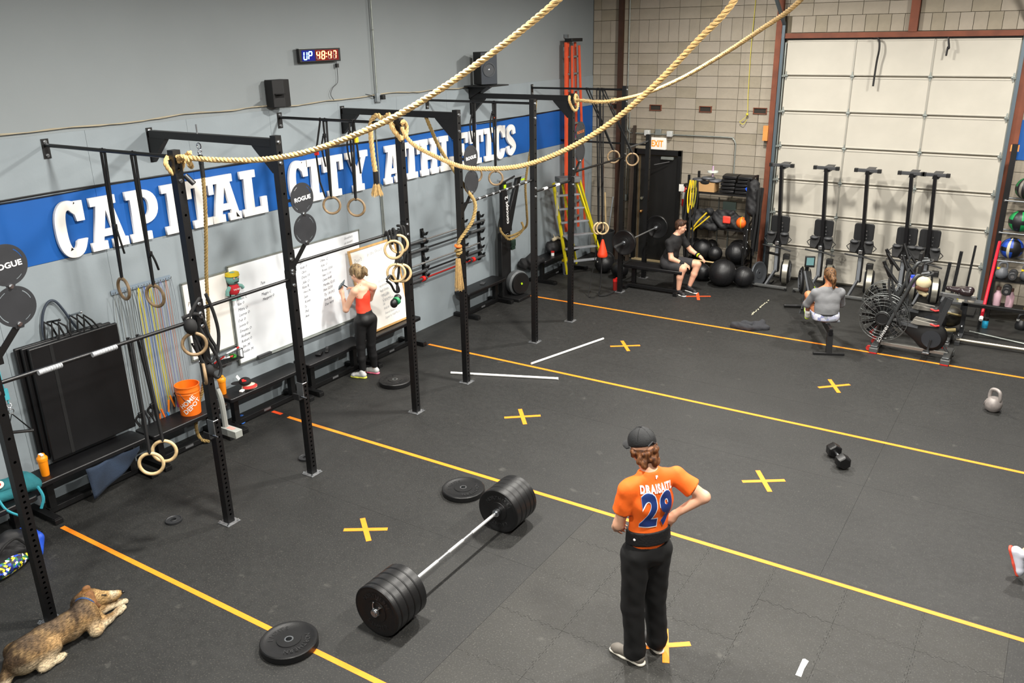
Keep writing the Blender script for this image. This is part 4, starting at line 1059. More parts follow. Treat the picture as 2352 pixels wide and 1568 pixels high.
# ================================================================== WHITEBOARDS
M_WB = mat('whiteboard', 'e9edf1', 0.18, coat=0.3, var=0.03, vscale=2)
M_WB2 = mat('warm whiteboard', 'efece6', 0.2, coat=0.3)
M_INK = mat('black marker ink', '5c5c63', 0.6)
M_INK2 = mat('faded marker ink', 'a3a5a8', 0.6)
def whiteboard(lab, y0, y1, z0, z1, panels, m, frame=M_GALV, name='whiteboard', x=0.022):
    t = thing(name, lab, 'whiteboard', (x, (y0 + y1) / 2, z0))
    w, h = y1 - y0, z1 - z0
    MB().box((0, 0, h / 2), (0.012, w, h)).build('board', m, t, smooth=False)
    f = MB().box((0.004, 0, h), (0.022, w + .02, 0.018)).box((0.004, 0, 0), (0.022, w + .02, 0.018)).box((0.004, -w / 2, h / 2), (0.022, 0.018, h)).box((0.004, w / 2, h / 2), (0.022, 0.018, h))
    f.build('frame', frame, t, smooth=False)
    return t
t1 = whiteboard('narrow whiteboard left of the big board, behind the second upright', 5.90, 6.54, 0.93, 1.88, 1, M_WB2)
t2 = whiteboard('big wall whiteboard with columns of handwritten names', 6.57, 8.92, 0.66, 1.93, 1, M_WB)
MB().box((.03, -.1, -.005), (.055, 1.6, .012)).build('marker_tray', M_GALV, t2, smooth=False, bev=.003)
MB().box((.04, -.80, .012), (.04, .22, .03)).build('board_eraser', M_GRAYP, t2, smooth=False)
HW = []
def hand(words, y, z, size, x=0.0302, lead=None, base=on_x, roll=0.06, spread=0.0, org=(0, 0, 0)):
    out = []; lead = lead or size * 1.35
    for k, s in enumerate(words):
        if not s: continue
        M = base(x, y + random.uniform(-.012, .012) + spread * k, z - k * lead, roll + random.uniform(-.04, .04))
        me = text_mb(s, size * random.uniform(.9, 1.1), M, depth=0.0006, shear=0.35, align='LEFT', sx=0.85, res=1); out.append(me)
    return out
def put(name, meshes, m, t):
    o = join_mesh(name, meshes, m, t); o.data.transform(Matrix.Translation(-Vector(t.location)))
    return o
A = hand(['5 am', 'Louise C', 'Kim O', 'Mitra O', 'Lauren O', 'Deb O', 'Jessica O', 'Ernesto O', 'Andrew', 'Robert O', 'Jim .M', 'Kaitlin .M'], 6.64, 1.56, 0.052, lead=.069)
A += hand(['7am', '', 'Maggie C', 'Margaret O'], 7.05, 1.60, 0.052, lead=.072)
A += hand(['Noon', '', 'Ben O', 'Will N', 'Maker O', 'Matt. 10'], 7.46, 1.70, 0.055, lead=.078)
A += hand(['4:30', '_____', 'Bri', 'Katy O', 'Chris', 'Dana 10', 'Julie O', 'Kate R', 'Vince N', 'Sam', 'Kevin', 'Ty', 'Phil', 'Ann'], 7.75, 1.84, 0.050, lead=.068)
A += hand(['Kathryn 11:26', 'Olive. C', 'Kyla  O', 'Ronni 12:50', 'Alan 11:39', 'Clem 10:45', 'Martha 12:15', 'Ben 12:50', 'Ty. 10:19.5', 'Ron 46p', 'Dan 40M'], 8.12, 1.72, 0.050, lead=.070)
put('handwriting', A, M_INK, t2)
put('handwriting', hand(['Shoulders', 'as meant'], 8.62, 1.86, 0.05), M_INK2, t2)
put('handwriting', hand(['Press', 'Bi C:', '15', 'Squat', '12', 'Row'], 5.95, 1.62, 0.075), mat('grey brown ink', '7d756c', 0.6), t1)
# leaning framed board
t = thing('leaning_whiteboard', 'wood framed whiteboard leaning on the bench behind the woman in the orange tank top', 'whiteboard', (0.30, 9.12, 0.47))
tilt = math.atan2(0.22, 1.2); t.rotation_euler = (0, -tilt, 0)
w, h = 0.98, 1.22
MB().box((-.006, 0, h / 2), (0.012, w, h)).build('board', M_WB2, t, smooth=False)
M_FR = mat('pine frame', 'c49a5f', 0.5, var=0.12, vscale=14)
MB().box((0, 0, h), (0.028, w + .03, .028)).box((0, 0, 0), (.028, w + .03, .028)).box((0, -w / 2, h / 2), (.028, .028, h)).box((0, w / 2, h / 2), (.028, .028, h)).build('frame', M_FR, t, smooth=False)
A = hand(["Don't", '', ''], -.42, h - .16, .09, x=.001) + hand(['in the Weeds!'], -.15, h - .12, .075, x=.001) + hand(['A burpees', 'x 10 swings', '4x5 Front', 'Deadlift', 'Row & 200m'], -.02, h - .55, .055, x=.001) + hand(['Sumo deadlift', 'Rest 2 min', 'Grab Cal', 'Clean and', 'Ski', 'Wall & Clean 20 reps', 'Snatch Balance', 'Squat to Half Rack'], -.05 + .02, h - .62, .05, x=.0014, lead=.068)
put_o = join_mesh('handwriting', A, M_INK2, t)
# marker tray basket
t = thing('marker_basket', 'black wire tray of markers under the narrow whiteboard', 'basket', (0.10, 6.32, 0.80))
b = MB()
for z in (0, .12): b.tube([(-.08, -.20, z), (.08, -.20, z), (.08, .20, z), (-.08, .20, z)], .005, 5, closed=True)
for k in range(9): b.cyl((.08, -.2 + k * .05, 0), (.08, -.2 + k * .05, .12), .0025, n=5)
for k in range(4):
    for s in (-.2, .2): b.cyl((-.08 + k * .05, s, 0), (-.08 + k * .05, s, .12), .0025, n=5)
b.box((0, 0, 0), (.16, .40, .006)); b.build('wire_frame', M_BLACKM, t)
for (lab, c, p0, p1, r) in (('white marker with red cap lying across the wire tray', 'f0f0f0', (-.02, -.12, .05), (.05, .02, .06), .011), ('red marker in the wire tray', 'c01818', (0, -.18, .03), (.06, -.10, .09), .011), ('white marker at the right end of the wire tray', 'e8e8e8', (.02, .0, .10), (.04, .14, .13), .011), ('black marker in the wire tray', '15151a', (-.04, -.05, .03), (-.02, .09, .03), .011)):
    mk = thing('marker', lab, 'marker', Vector((0.10, 6.32, 0.80)) + Vector(p0)); d = Vector(p1) - Vector(p0)
    MB().cyl((0, 0, 0), d, r).build('barrel', mat('marker ' + c, c, .4), mk); MB().cyl(d, d * 1.25, r * 1.1).build('cap', M_RED if c != '15151a' else M_BLACKM, mk)
tg = thing('tape_roll', 'green tape roll in the wire tray', 'tape roll', (0.10, 6.42, 0.835)); MB().torus((0, 0, 0), .035, .015, (0.2, 0, 1)).build('roll', mat('green tape roll', '3c8a34', .5), tg)
# plush doll
t = thing('plush_doll', 'teal plush doll with yellow headband and red shirt on the board frame', 'toy', (0.06, 6.59, 1.62))
M_TEAL = mat('teal plush', '6f9d95', 0.9, bump=0.4, bscale=90)
MB().sph((.02, 0, .17), (.07, .085, .085)).build('head', M_TEAL, t)
MB().cyl((.02, 0, .205), (.02, 0, .245), .088, .080, 20).build('headband', mat('yellow felt', 'd6bb1e', .8), t)
MB().sph((.02, 0, .03), (.06, .075, .08)).build('shirt', mat('red felt', 'b51d28', .8), t)
text_part('lettering', 'THE BEST', .028, on_x(.082, 0.0, .04), M_WHITE, t, depth=.001)
MB().tube([(.02, -.06, .07), (.03, -.11, .03), (.03, -.115, -.02)], .024, 8).tube([(.02, .06, .07), (.03, .11, .05), (.03, .13, .02)], .024, 8).split('arm', M_TEAL, t)
MB().tube([(.03, -.03, -.03), (.04, -.04, -.10)], .026, 8).tube([(.03, .03, -.03), (.04, .04, -.10)], .026, 8).split('leg', M_TEAL, t)
MB().sph((.087, -.03, .185), (.006, .014, .014)).sph((.087, .03, .185), (.006, .014, .014)).split('eye', mat('pink felt', 'c9a79a', .8), t)
MB().box((.088, 0, .135), (.004, .07, .008)).build('mouth', M_BLACKM, t, smooth=False)
# ================================================================== JUMP ROPES
t = thing('jump_rope_rack', 'clear hook strip on the wall above the hanging jump ropes', 'hook rack', (0.02, 5.41, 2.0))
MB().box((0, 0, 0), (.006, .74, .05)).build('back_strip', mat('clear blue strip', '76838f', .3), t, smooth=False)
for k in range(11):
    y = -.35 + k * .07; MB().tube([(0, y, -.0), (.04, y, -.01), (.05, y, .015)], .004, 6).build('hook', M_STEEL, t)
cols = [('7d807e', 'grey'), ('5f6361', 'dull grey'), ('6d706e', 'thin grey'), ('3f4341', 'dark grey'), ('c9b823', 'bright yellow'), ('3a59a8', 'blue'), ('b8ad24', 'lime yellow'), ('a8604a', 'copper'), ('6f74a8', 'violet'), ('a86a52', 'rust'), ('777d84', 'steel grey')]
hc = ['1c1c1e', '202022', '1b1b1d', '232325', 'd9671e', '2f7fc4', 'd97a1e', '1d1d20', 'a0288c', '1b1b1c', '1b1b1c']
for k in range(11):
    y = 5.06 + k * .07; L = random.uniform(1.30, 1.62); col, nm = cols[k]
    t = thing('jump_rope', '%s jump rope hanging on hook %s from the left of the clear strip' % (nm, ['one', 'two', 'three', 'four', 'five', 'six', 'seven', 'eight', 'nine', 'ten', 'eleven'][k]), 'jump rope', (0.06, y, 1.99), 0, 'jump ropes on the wall strip')
    r = .0052 if nm in ('bright yellow', 'lime yellow') else .0032
    sp = random.uniform(.012, .03)
    b = MB().tube(catmull([(0.02, -sp, -L), (0.0, -sp, -L * .6), (0, -sp * 1.3, -L * .2), (0, 0, 0), (0, sp * 1.3, -L * .2), (0.0, sp * .8, -L * .6), (0.02, sp * .5, -L * .97)], 5), r, 5)
    b.build('cord', mat('cord ' + col, col, .5), t)
    b = MB().cyl((0.02, -sp, -L), (0.03, -sp - .03, -L - .14), .013, .010, 10).cyl((0.02, sp * .5, -L * .97), (0.05, sp * .6 + .02, -L * .97 - .14), .013, .010, 10)
    b.split('handle', mat('handle ' + hc[k], hc[k], .45), t)
# ================================================================== HANGING MATS
t = thing('exercise_mat', 'front folded black mat hanging on the wall left of the jump ropes', 'mat', (0.16, 4.47, 0.50), 0, 'black folded mats hanging on the wall')
def matset(t, w, h, d, seam=True):
    MB().box((0, 0, h / 2), (d, w, h)).build('mat_body', M_VINYL, t, bev=.012)
    if seam: MB().box((d / 2 + .001, -w / 2 + .22, h / 2), (.004, .035, h - .02)).build('velcro_strip', mat('velcro', '050506', .9), t, smooth=False)
    MB().tube([(0, -.15, h), (0, -.13, h + .12), (-.03, -.11, h + .17), (0, -.06, h + .12), (0, -.02, h)], .010, 6).tube([(0, .12, h), (0, .14, h + .12), (-.03, .16, h + .17), (0, .22, h + .1), (0, .28, h)], .010, 6).split('hang_strap', M_WEB, t)
matset(t, .96, 1.22, .045)
t = thing('exercise_mat', 'middle folded black mat behind the front one on the wall hooks', 'mat', (0.11, 4.43, 0.52), 0, 'black folded mats hanging on the wall'); matset(t, .96, 1.21, .042, False)
t = thing('exercise_mat', 'rear folded black mat closest to the wall on the hooks', 'mat', (0.06, 4.38, 0.55), 0, 'black folded mats hanging on the wall'); matset(t, .94, 1.18, .042, False)
t = thing('wall_hook_pair', 'two black metal hooks holding the folded mats', 'hook', (0.0, 4.42, 1.90))
MB().cyl((0, -.10, -.02), (.20, -.08, .03), .010).sph((.20, -.08, .03), .014).split('hook', M_BLACK, t); MB().cyl((0, .12, -.02), (.24, .13, .06), .010).sph((.24, .13, .06), .014).build('hook', M_STEEL, t)
t = thing('resistance_loop', 'dark loop band arched above the folded mats on the wall', 'band', (0.04, 4.40, 1.80))
MB().tube(catmull([(0.02, -.17, -.10), (0, -.16, .05), (0, -.12, .20), (0, -.05, .29), (0, .02, .28), (0, .08, .18), (0, .14, .04), (0.02, .18, -.06)], 6), .013, 7).split('band', mat('slate band', '2c3440', .6), t)
# handle and cord near the first upright
t = thing('cable_stirrup', 'black triangular pull handle hanging by clips left of the mats', 'handle', (1.70, 3.05, 1.62))
MB().tube([(0, -.10, .02), (0, .10, -.04)], .013, 8).split('grip', M_BLACKR, t)
MB().tube([(0, -.09, .02), (0, -.03, .16), (0, .09, -.03)], .006, 6).build('strap', M_WEB, t)
MB().torus((0, -.03, .18), .02, .004, (1, 0, 0)).torus((0, -.035, .23), .018, .004, (1, 0, .4)).split('carabiner', M_STEEL, t)
MB().tube(catmull([(0, -.035, .25), (.01, -.05, .4), (0, -.045, .6)], 4), .006, 6).box((0, -.04, .33), (.03, .035, .09)).build('cord', mat('teal cord', '3b8f9a', .5), t)

# ================================================================== BENCHES
def bench(lab, y0, y1, x0=0.12, x1=0.43, z=0.45, group='black flat benches along the wall', fx=(0.02, 0.52)):
    xc = (x0 + x1) / 2; L = y1 - y0
    t = thing('flat_bench', lab, 'bench', (xc, (y0 + y1) / 2, 0), 0, group)
    w = x1 - x0
    pl = []
    for (cx, cy, a0) in ((w / 2 - .04, L / 2 - .04, 0), (-w / 2 + .04, L / 2 - .04, 90), (-w / 2 + .04, -L / 2 + .04, 180), (w / 2 - .04, -L / 2 + .04, 270)):
        pl += [(cx + .04 * math.cos(math.radians(a0 + q * 22.5)), cy + .04 * math.sin(math.radians(a0 + q * 22.5))) for q in range(5)]
    MB().prism(pl, .055, Matrix.Translation((0, 0, z - .055))).build('pad', M_VINYL, t, bev=.01)
    for s in (-1, 1):
        MB().box((0, s * (L / 2 - .16), (z - .055) / 2 + .03), (.075, .075, z - .12)).build('leg', M_BLACK, t, smooth=False, bev=.004)
        MB().box(((fx[0] + fx[1]) / 2 - xc, s * (L / 2 - .07), .035), (fx[1] - fx[0], .075, .065)).build('foot', M_BLACK, t, smooth=False, bev=.004)
        MB().box((fx[1] - xc - .02, s * (L / 2 - .07), .028), (.06, .085, .055)).build('foot_cap', M_BLACKR, t, smooth=False, bev=.006)
    MB().box((0.0, 0, .05), (.07, L - .22, .06)).build('stretcher', M_BLACK, t, smooth=False, bev=.004)
    MB().box((0.036, -.0, .055), (.002, .11, .028)).build('maker_plate', mat('dull plate', '6f7072', .5, .5), t, smooth=False)
    return t
bench('black flat bench nearest the left picture edge, under the teal backpack', 2.36, 3.58, 0.20, 0.60, .44, fx=(.10, .56))
bench('black flat bench under the hanging folded mats', 3.68, 4.92, 0.10, 0.43, .45)
bench('black flat bench under the jump ropes holding the orange bucket', 4.96, 6.00, 0.10, 0.45, .43)
bench('black flat bench holding the orange shaker and caps under the whiteboard', 6.06, 7.32, 0.10, 0.42, .45)
bench('black flat bench left of the standing woman, holding two black cases', 7.36, 8.52, 0.10, 0.42, .45)
bench('black flat bench under the leaning whiteboard', 8.56, 9.74, 0.10, 0.43, .45)
bench('short black flat bench left of the ski trainer', 11.08, 12.26, 0.06, 0.38, .45)
bench('black flat bench at the far end behind the yellow ladder', 13.55, 14.95, 0.06, 0.42, .45, fx=(.02, .6))
# things on and under the benches
def shaker(x, y, z, lab, s=1.0, col='ef8a10', lid='f09010', wh=True):
    t = thing('shaker_bottle', lab, 'bottle', (x, y, z)); m = mat('shaker ' + col, col, .35, var=.05)
    MB().lathe([(.036 * s, 0), (.038 * s, .01), (.046 * s, .17), (.046 * s, .175), (0, .175)], n=24).build('cup', m, t)
    ml = mat('lid ' + lid, lid, .3)
    MB().lathe([(.050 * s, .165), (.052 * s, .19), (.050 * s, .20), (.036 * s, .215), (.030 * s, .235), (0, .24)], n=24).build('lid', ml, t)
    MB().box((.012, -.008, .235), (.055, .03, .018)).build('flip_cap', M_WHITE if wh else ml, t, bev=.004)
    return t
shaker(.30, 3.83, .451, 'orange shaker bottle with white flip cap on the bench under the mats')
shaker(.19, 6.14, .451, 'orange shaker bottle on the bench below the marker tray', 1.0, 'f08a18', 'f7a020', False)
t = thing('bucket', 'orange plastic bucket on the bench below the jump ropes', 'bucket', (0.27, 5.60, .431))
mo = mat('orange bucket plastic', 'f0721a', .4, var=.04)
MB().ringlathe([(.115, 0), (.133, .25), (.133, .262), (.137, .262), (.137, .27), (.133, .275), (.133, .295), (.139, .295), (.139, .305), (.134, .315), (.134, .345), (.140, .35), (.140, .362), (.130, .362), (.111, .012), (.0, .012), (.0, 0)], n=40).build('tub', mo, t)
MB().tube(catmull([(.02, .137, .32), (.09, .10, .22), (.12, 0.0, .17), (.09, -.10, .20), (.02, -.137, .31)], 6), .003, 6).build('wire_handle', M_STEEL, t)
for i, (s, dz) in enumerate((('HOME', .035), ('DEPOT', -.04))):
    me = text_mb(s, .078, Matrix.Rotation(math.radians(38), 4, 'Z') @ Matrix.Translation((0, dz, 0)), depth=.0, bold=.0015, res=2)
    bm = bmesh.new(); bm.from_mesh(me); bmesh.ops.triangulate(bm, faces=bm.faces); bmesh.ops.subdivide_edges(bm, edges=[e for e in bm.edges if e.calc_length() > .02], cuts=1)
    for v in bm.verts:
        z = .15 + v.co.y; rr = .1168 + .018 * z / .25 + .0015; a = v.co.x / rr - math.radians(35); v.co = Vector((rr * math.cos(a), rr * math.sin(a), z))
    bm.to_mesh(me); bm.free(); me.materials.append(M_WHITE); me.name = 'lettering'
    o = bpy.data.objects.new('lettering', me); C.objects.link(o); o.parent = t
# backpack and duffel
def blobby(name, m, parent, prims, k=0.03, res=0.012, noise=0.0):
    return sdf_obj(name, m, parent, prims, k, res, noise)
t = thing('backpack', 'teal backpack with round red fox badge lying on the leftmost bench', 'bag', (0.38, 3.44, 0.441), math.radians(-10))
M_TB = mat('teal canvas', '1f6a72', .85, var=.12, vscale=12, bump=.5, bscale=25)
sdf_obj('bag_body', M_TB, t, [('cap', (-.10, -.14, .07), (-.10, .17, .07), .075, .07), ('cap', (.08, -.16, .06), (.06, .20, .06), .065, .055), ('cap', (-.02, -.14, .09), (0, .16, .085), .085, .08), ('cap', (-.1, .17, .08), (.06, .2, .06), .06, .06)], .03, .011, .005)
sdf_obj('front_pocket', M_TB, t, [('cap', (.03, -.10, .13), (.02, .06, .13), .045, .045, (1, 0, -.2), 1.7)], .02, .010, .003)
MB().tube(catmull([(.15, -.15, .08), (.24, -.12, -.02), (.26, 0.0, -.13), (.24, .06, -.10)], 5), .012, 6).tube(catmull([(.10, .20, .08), (.17, .22, -.05), (.17, .18, -.16)], 5), .015, 6).split('shoulder_strap', mat('teal strap', '2a8d9c', .8), t)
b = MB(); b.lathe([(.045, 0), (.045, .004), (0, .004)], (.075, -.10, .178), (.45, -.25, .9), 20); b.build('badge', mat('cream badge', 'e8dcc8', .7), t)
b = MB(); b.lathe([(.022, 0), (.022, .003), (0, .003)], (.078, -.102, .183), (.45, -.25, .9), 14); b.build('badge_mark', mat('badge red', 'b5282c', .7), t)
t = thing('duffel_bag', 'blue and patterned duffel bag on the floor under the leftmost bench', 'bag', (0.82, 3.08, 0), math.radians(8))
sdf_obj('bag_body', mat('black nylon', '101013', .6, var=.3, vscale=8, bump=.6, bscale=12), t, [('cap', (0, -.34, .14), (0, .18, .14), .13, .14), ('cap', (-.08, -.3, .2), (-.04, .1, .24), .09, .07), ('cap', (.06, -.2, .22), (0, .12, .26), .06, .05)], .05, .014, .012)
sdf_obj('end_panel', mat('bright blue nylon', '1c4fc4', .5, var=.15, vscale=9, bump=.5, bscale=14), t, [('cap', (.02, .22, .05), (.0, .26, .27), .08, .05), ('cap', (.10, .20, .06), (.07, .27, .16), .075, .07), ('cap', (-.08, .22, .06), (-.05, .24, .2), .07, .06)], .04, .012, .006)
MB().tube([(.13, .10, .10), (.135, .20, .20), (.06, .20, .29)], .012, 6).build('grey_trim', M_GRAYP, t)
def vor(name, cols, scale):
    m = mat(name, '222222', .6); nt = m.node_tree; b = nt.nodes['Principled BSDF']
    tc = nt.nodes.new('ShaderNodeTexCoord'); v = nt.nodes.new('ShaderNodeTexVoronoi'); v.inputs['Scale'].default_value = scale
    r = nt.nodes.new('ShaderNodeValToRGB'); r.color_ramp.interpolation = 'CONSTANT'
    sep = nt.nodes.new('ShaderNodeSeparateColor')
    nt.links.new(tc.outputs['Object'], v.inputs['Vector']); nt.links.new(v.outputs['Color'], sep.inputs[0]); nt.links.new(sep.outputs[0], r.inputs[0])
    els = r.color_ramp.elements
    while len(els) < len(cols): els.new(1.0)
    for i, c in enumerate(cols): els[i].position = i / len(cols); els[i].color = (*srgb(c), 1)
    nt.links.new(r.outputs[0], b.inputs['Base Color']); return m
MB().sph((.08, -.12, .085), (.12, .30, .09), 24, 12).build('printed_side', vor('printed fabric', ['101a60', 'e4e8f0', '101012', 'd8c81c', '2447b8', '16181c', '1d6b46'], 42), t)
MB().tube(catmull([(.13, -.18, .18), (.16, -.1, .30), (.14, .04, .31), (.16, .12, .2)], 5), .012, 6).build('carry_handle', M_WEB, t)
MB().lathe([(.02, 0), (.02, .03), (0, .03)], (.12, -.18, .22), (1, 0, .6), 12).build('orange_toggle', mat('orange toggle', 'e8961c', .4), t)
t = thing('towel', 'dark blue and grey towel hanging below the bench under the mats', 'towel', (.42, 4.45, .40))
b = MB(); n = 16
pts = []
for i in range(n + 1):
    for j in range(9):
        u = i / n; v = j / 8; y = -.28 + .62 * u; z = -v * (.34 - .30 * u ** 1.5) - .01; x = .02 * math.sin(u * 9 + v * 2) + .03 * v; pts.append((x, y, z))
fs = [(i * 9 + j, i * 9 + j + 1, (i + 1) * 9 + j + 1, (i + 1) * 9 + j) for i in range(n) for j in range(8)]
o = b.add(pts, fs).build('cloth', mat('navy towel', '1d2a3c', .9, var=.35, vscale=4, bump=.4, bscale=120), t)
md = o.modifiers.new('solid', 'SOLIDIFY'); md.thickness = .006
# cap pile
t = thing('baseball_cap', 'black cap with red patch lying on top of the red and white cap', 'cap', (.27, 6.42, .50), math.radians(-30))
MB().sph((0, 0, .03), (.085, .075, .05)).build('crown', mat('black cotton', '111113', .8), t); MB().sph((-.02, -.10, .02), (.06, .07, .01)).build('brim', mat('black cotton', '111113', .8), t)
MB().box((.03, -.02, .078), (.05, .05, .006), M=Matrix.Rotation(.3, 4, 'Y')).build('patch', M_RED, t)
t = thing('baseball_cap', 'red and white cap under the black cap on the bench', 'cap', (.30, 6.45, .451), math.radians(20))
MB().sph((0, 0, .0), (.095, .10, .05)).build('crown', mat('cream cap', 'd9c4ae', .8), t); MB().sph((.03, -.03, .025), (.085, .10, .012)).build('brim', mat('red cap brim', 'b8322c', .7), t)
t = thing('earbud_case', 'small white case on the bench beside the caps', 'case', (.34, 6.30, .451), .3); MB().box((0, 0, .012), (.05, .06, .024)).build('case_body', M_WHITE, t, bev=.008)
t = thing('phone', 'white phone corner standing behind the caps', 'phone', (.17, 6.47, .452), .2, rot=(0.2, -.5, .4)); MB().box((0, 0, .07), (.008, .05, .14)).build('phone_body', M_WHITE, t, bev=.003)
t = thing('pouch', 'black zipped pouch lying on the bench, left of its twin', 'pouch', (.24, 7.73, .452), .5); MB().box((0, 0, .015), (.08, .14, .03)).build('pouch_body', M_VINYL, t, bev=.01)
MB().box((0, 0, .0305), (.005, .12, .002)).build('zip', M_GRAYP, t, smooth=False)
t = thing('remote_control', 'long black case lying on the bench, right of the pouch', 'case', (.22, 7.90, .452), .7); MB().box((0, 0, .012), (.05, .20, .024)).build('case_body', M_BLACKM, t, bev=.008); MB().box((0, .04, .025), (.03, .07, .002)).build('screen', M_GRAYP, t, smooth=False)
for (y, lab) in ((9.58, 'dark blue drink can on the bench, left of its twin'), (9.66, 'dark blue drink can on the bench, right of its twin')):
    t = thing('drink_can', lab, 'can', (.24, y, .452)); MB().lathe([(.026, 0), (.033, .008), (.033, .11), (.027, .12), (0, .118)], n=20).build('can_body', mat('navy can', '14205c', .3, .5), t)
t = thing('slide_sandal', 'blue slide sandal on the floor under the bench', 'sandal', (.20, 6.35, .0), .9); MB().sph((0, 0, .015), (.05, .13, .014)).build('sole', mat('blue foam', '1656a8', .6), t); MB().tube(catmull([(-.05, .03, .02), (0, .03, .06), (.05, .03, .02)], 5), .016, 6).split('band', mat('blue foam', '1656a8', .6), t)
t = thing('phone', 'dark phone lying on the short bench', 'phone', (.22, 11.72, .452), .4); MB().box((0, 0, .006), (.08, .14, .012)).build('phone_body', M_GRAYP, t, bev=.003)
# ================================================================== BARBELL GUN RACK
t = thing('barbell_wall_rack', 'black steel peg rack on the wall holding five barbells', 'rack', (0.0, 11.0, 0.85))
for y in (-.62, .47, .95):
    MB().box((.01, y, .38), (.02, .07, .86)).build('rail', M_BLACK, t, smooth=False)
    for k in range(6):
        z = .02 + k * .135; M = Matrix(((1, 0, 0, 0), (0, 0, 1, y - .02), (0, 1, 0, z), (0, 0, 0, 1)))
        MB().prism([(.02, .0), (.10, .02), (.13, .075), (.11, .075), (.085, .045), (.06, .045), (.02, .09)], .04, M).build('peg', M_BLACK, t, smooth=False)
def barbell_small(lab, z, y0, y1, sl, shaft, sleeve, collar=None, rad=.014, rs=.025):
    t = thing('barbell', lab, 'barbell', (.082, (y0 + y1) / 2, z), 0, 'barbells on the wall rack'); L = (y1 - y0) / 2
    MB().cyl((0, -L + sl, 0), (0, L - sl, 0), rad).build('shaft', shaft, t)
    MB().cyl((0, -L, 0), (0, -L + sl, 0), rs).cyl((0, -L + sl, 0), (0, -L + sl + .03, 0), rs * 1.4).build('sleeve', sleeve, t)
    MB().cyl((0, L - sl, 0), (0, L, 0), rs).cyl((0, L - sl - .03, 0), (0, L - sl, 0), rs * 1.4).build('sleeve', sleeve, t)
    if collar: MB().cyl((0, -L + sl - .08, 0), (0, -L + sl - .02, 0), rs * 1.7).cyl((0, L - sl + .02, 0), (0, L - sl + .08, 0), rs * 1.7).build('collar_clip', collar, t)
sl_ = mat('dull sleeve', '6f7274', .4, .8)
barbell_small('top barbell on the wall rack, silver with bright collars', 1.50, 9.95, 12.02, .40, M_CHROME, sl_, M_STEEL)
barbell_small('second barbell from the top on the wall rack, dark shaft', 1.36, 9.96, 12.02, .40, mat('dark shaft', '3a3c3e', .4, .7), sl_, None)
barbell_small('third barbell on the wall rack, thin and silver', 1.13, 9.96, 11.86, .30, M_CHROME, M_CHROME, None, .013, .014)
barbell_small('fourth barbell on the wall rack, black shaft', 1.00, 9.93, 11.92, .40, mat('black shaft', '1d1e20', .4, .6), M_GRAYP, None)
barbell_small('lowest barbell on the wall rack, red shaft with red clips', .88, 9.91, 12.0, .40, mat('red shaft', 'a8241f', .4, .3), M_GRAYP, M_RED)
# ================================================================== SKI TRAINER
t = thing('ski_trainer', 'tall black ski trainer tower with flywheel and white lettering by the wall', 'exercise machine', (0.25, 12.56, 0))
MB().box((-.05, -.10, .62), (.09, .30, 1.18)).build('tower', M_BLACKM, t, bev=.01)
M = Matrix(((0, 0, 1, -.04), (1, 0, 0, 0), (0, 1, 0, 0), (0, 0, 0, 1)))
MB().prism([(-.25, 1.22), (.05, 1.22), (.03, 1.45), (-.10, 1.95), (-.12, 2.13), (-.24, 2.13), (-.235, 1.95)], .07, M).build('front_arm', M_BLACKM, t, bev=.006)
MB().prism([(.0, 1.22), (.12, 1.22), (.42, 2.0), (.50, 2.13), (.36, 2.13), (.02, 1.45)], .06, Matrix.Translation((-.05, 0, 0)) @ M).build('rear_arm', mat('dark satin', '1d1e20', .35), t, bev=.006)
MB().box((-.02, .13, 2.15), (.10, .78, .035)).build('top_plate', mat('pale grey top', '8a8f92', .4), t, bev=.006)
MB().cyl((.04, -.34, 2.10), (.05, .12, 2.18), .016).build('pull_handle', M_BLACKR, t)
MB().box((.036, -.17, 2.02), (.006, .07, .10)).box((.036, .42, 2.08), (.006, .12, .03)).split('lime_label', mat('lime label', 'b8e01c', .5), t, smooth=False)
text_part('lettering', 'concept 2', .125, on_x(.036, -.115, 1.62, math.radians(93)), M_WHITE, t, depth=.001, bold=.002)
MB().box((.0, .10, .95), (.05, .12, .18)).box((.02, .11, .98), (.03, .10, .12)).build('monitor', mat('dark green plastic', '26382f', .4), t, bev=.006)
MB().lathe([(.19, 0), (.215, .02), (.225, .05), (.225, .14), (.20, .17), (.10, .18), (0, .18)], (.03, .08, .27), (.95, -.3, 0), 32).build('flywheel_housing', mat('mid grey plastic', '5b5e60', .45), t)
MB().torus((.20, .03, .27), .135, .012, (.95, -.3, 0), 32, 8).torus((.205, .028, .27), .10, .008, (.95, -.3, 0), 32, 6).split('housing_ring', mat('light grey plastic', '9a9da0', .4), t)
MB().lathe([(.20, 0), (.19, .03), (0, .03)], (.20, .028, .27), (.95, -.3, 0), 28).build('intake_grille', M_BLACKM, t)
MB().lathe([(.02, 0), (.02, .01), (0, .01)], (.232, .02, .27), (.95, -.3, 0), 12).build('hub_badge', mat('lime label', 'b8e01c', .5), t)
MB().box((.12, -.05, .03), (.45, .40, .05)).build('base_plate', M_BLACKM, t, bev=.006)
b = MB()
for k in range(4): b.sph((.0, -.2 + k * .05, 1.18), .006, 6, 4)
b.split('rivet', M_WHITE, t)
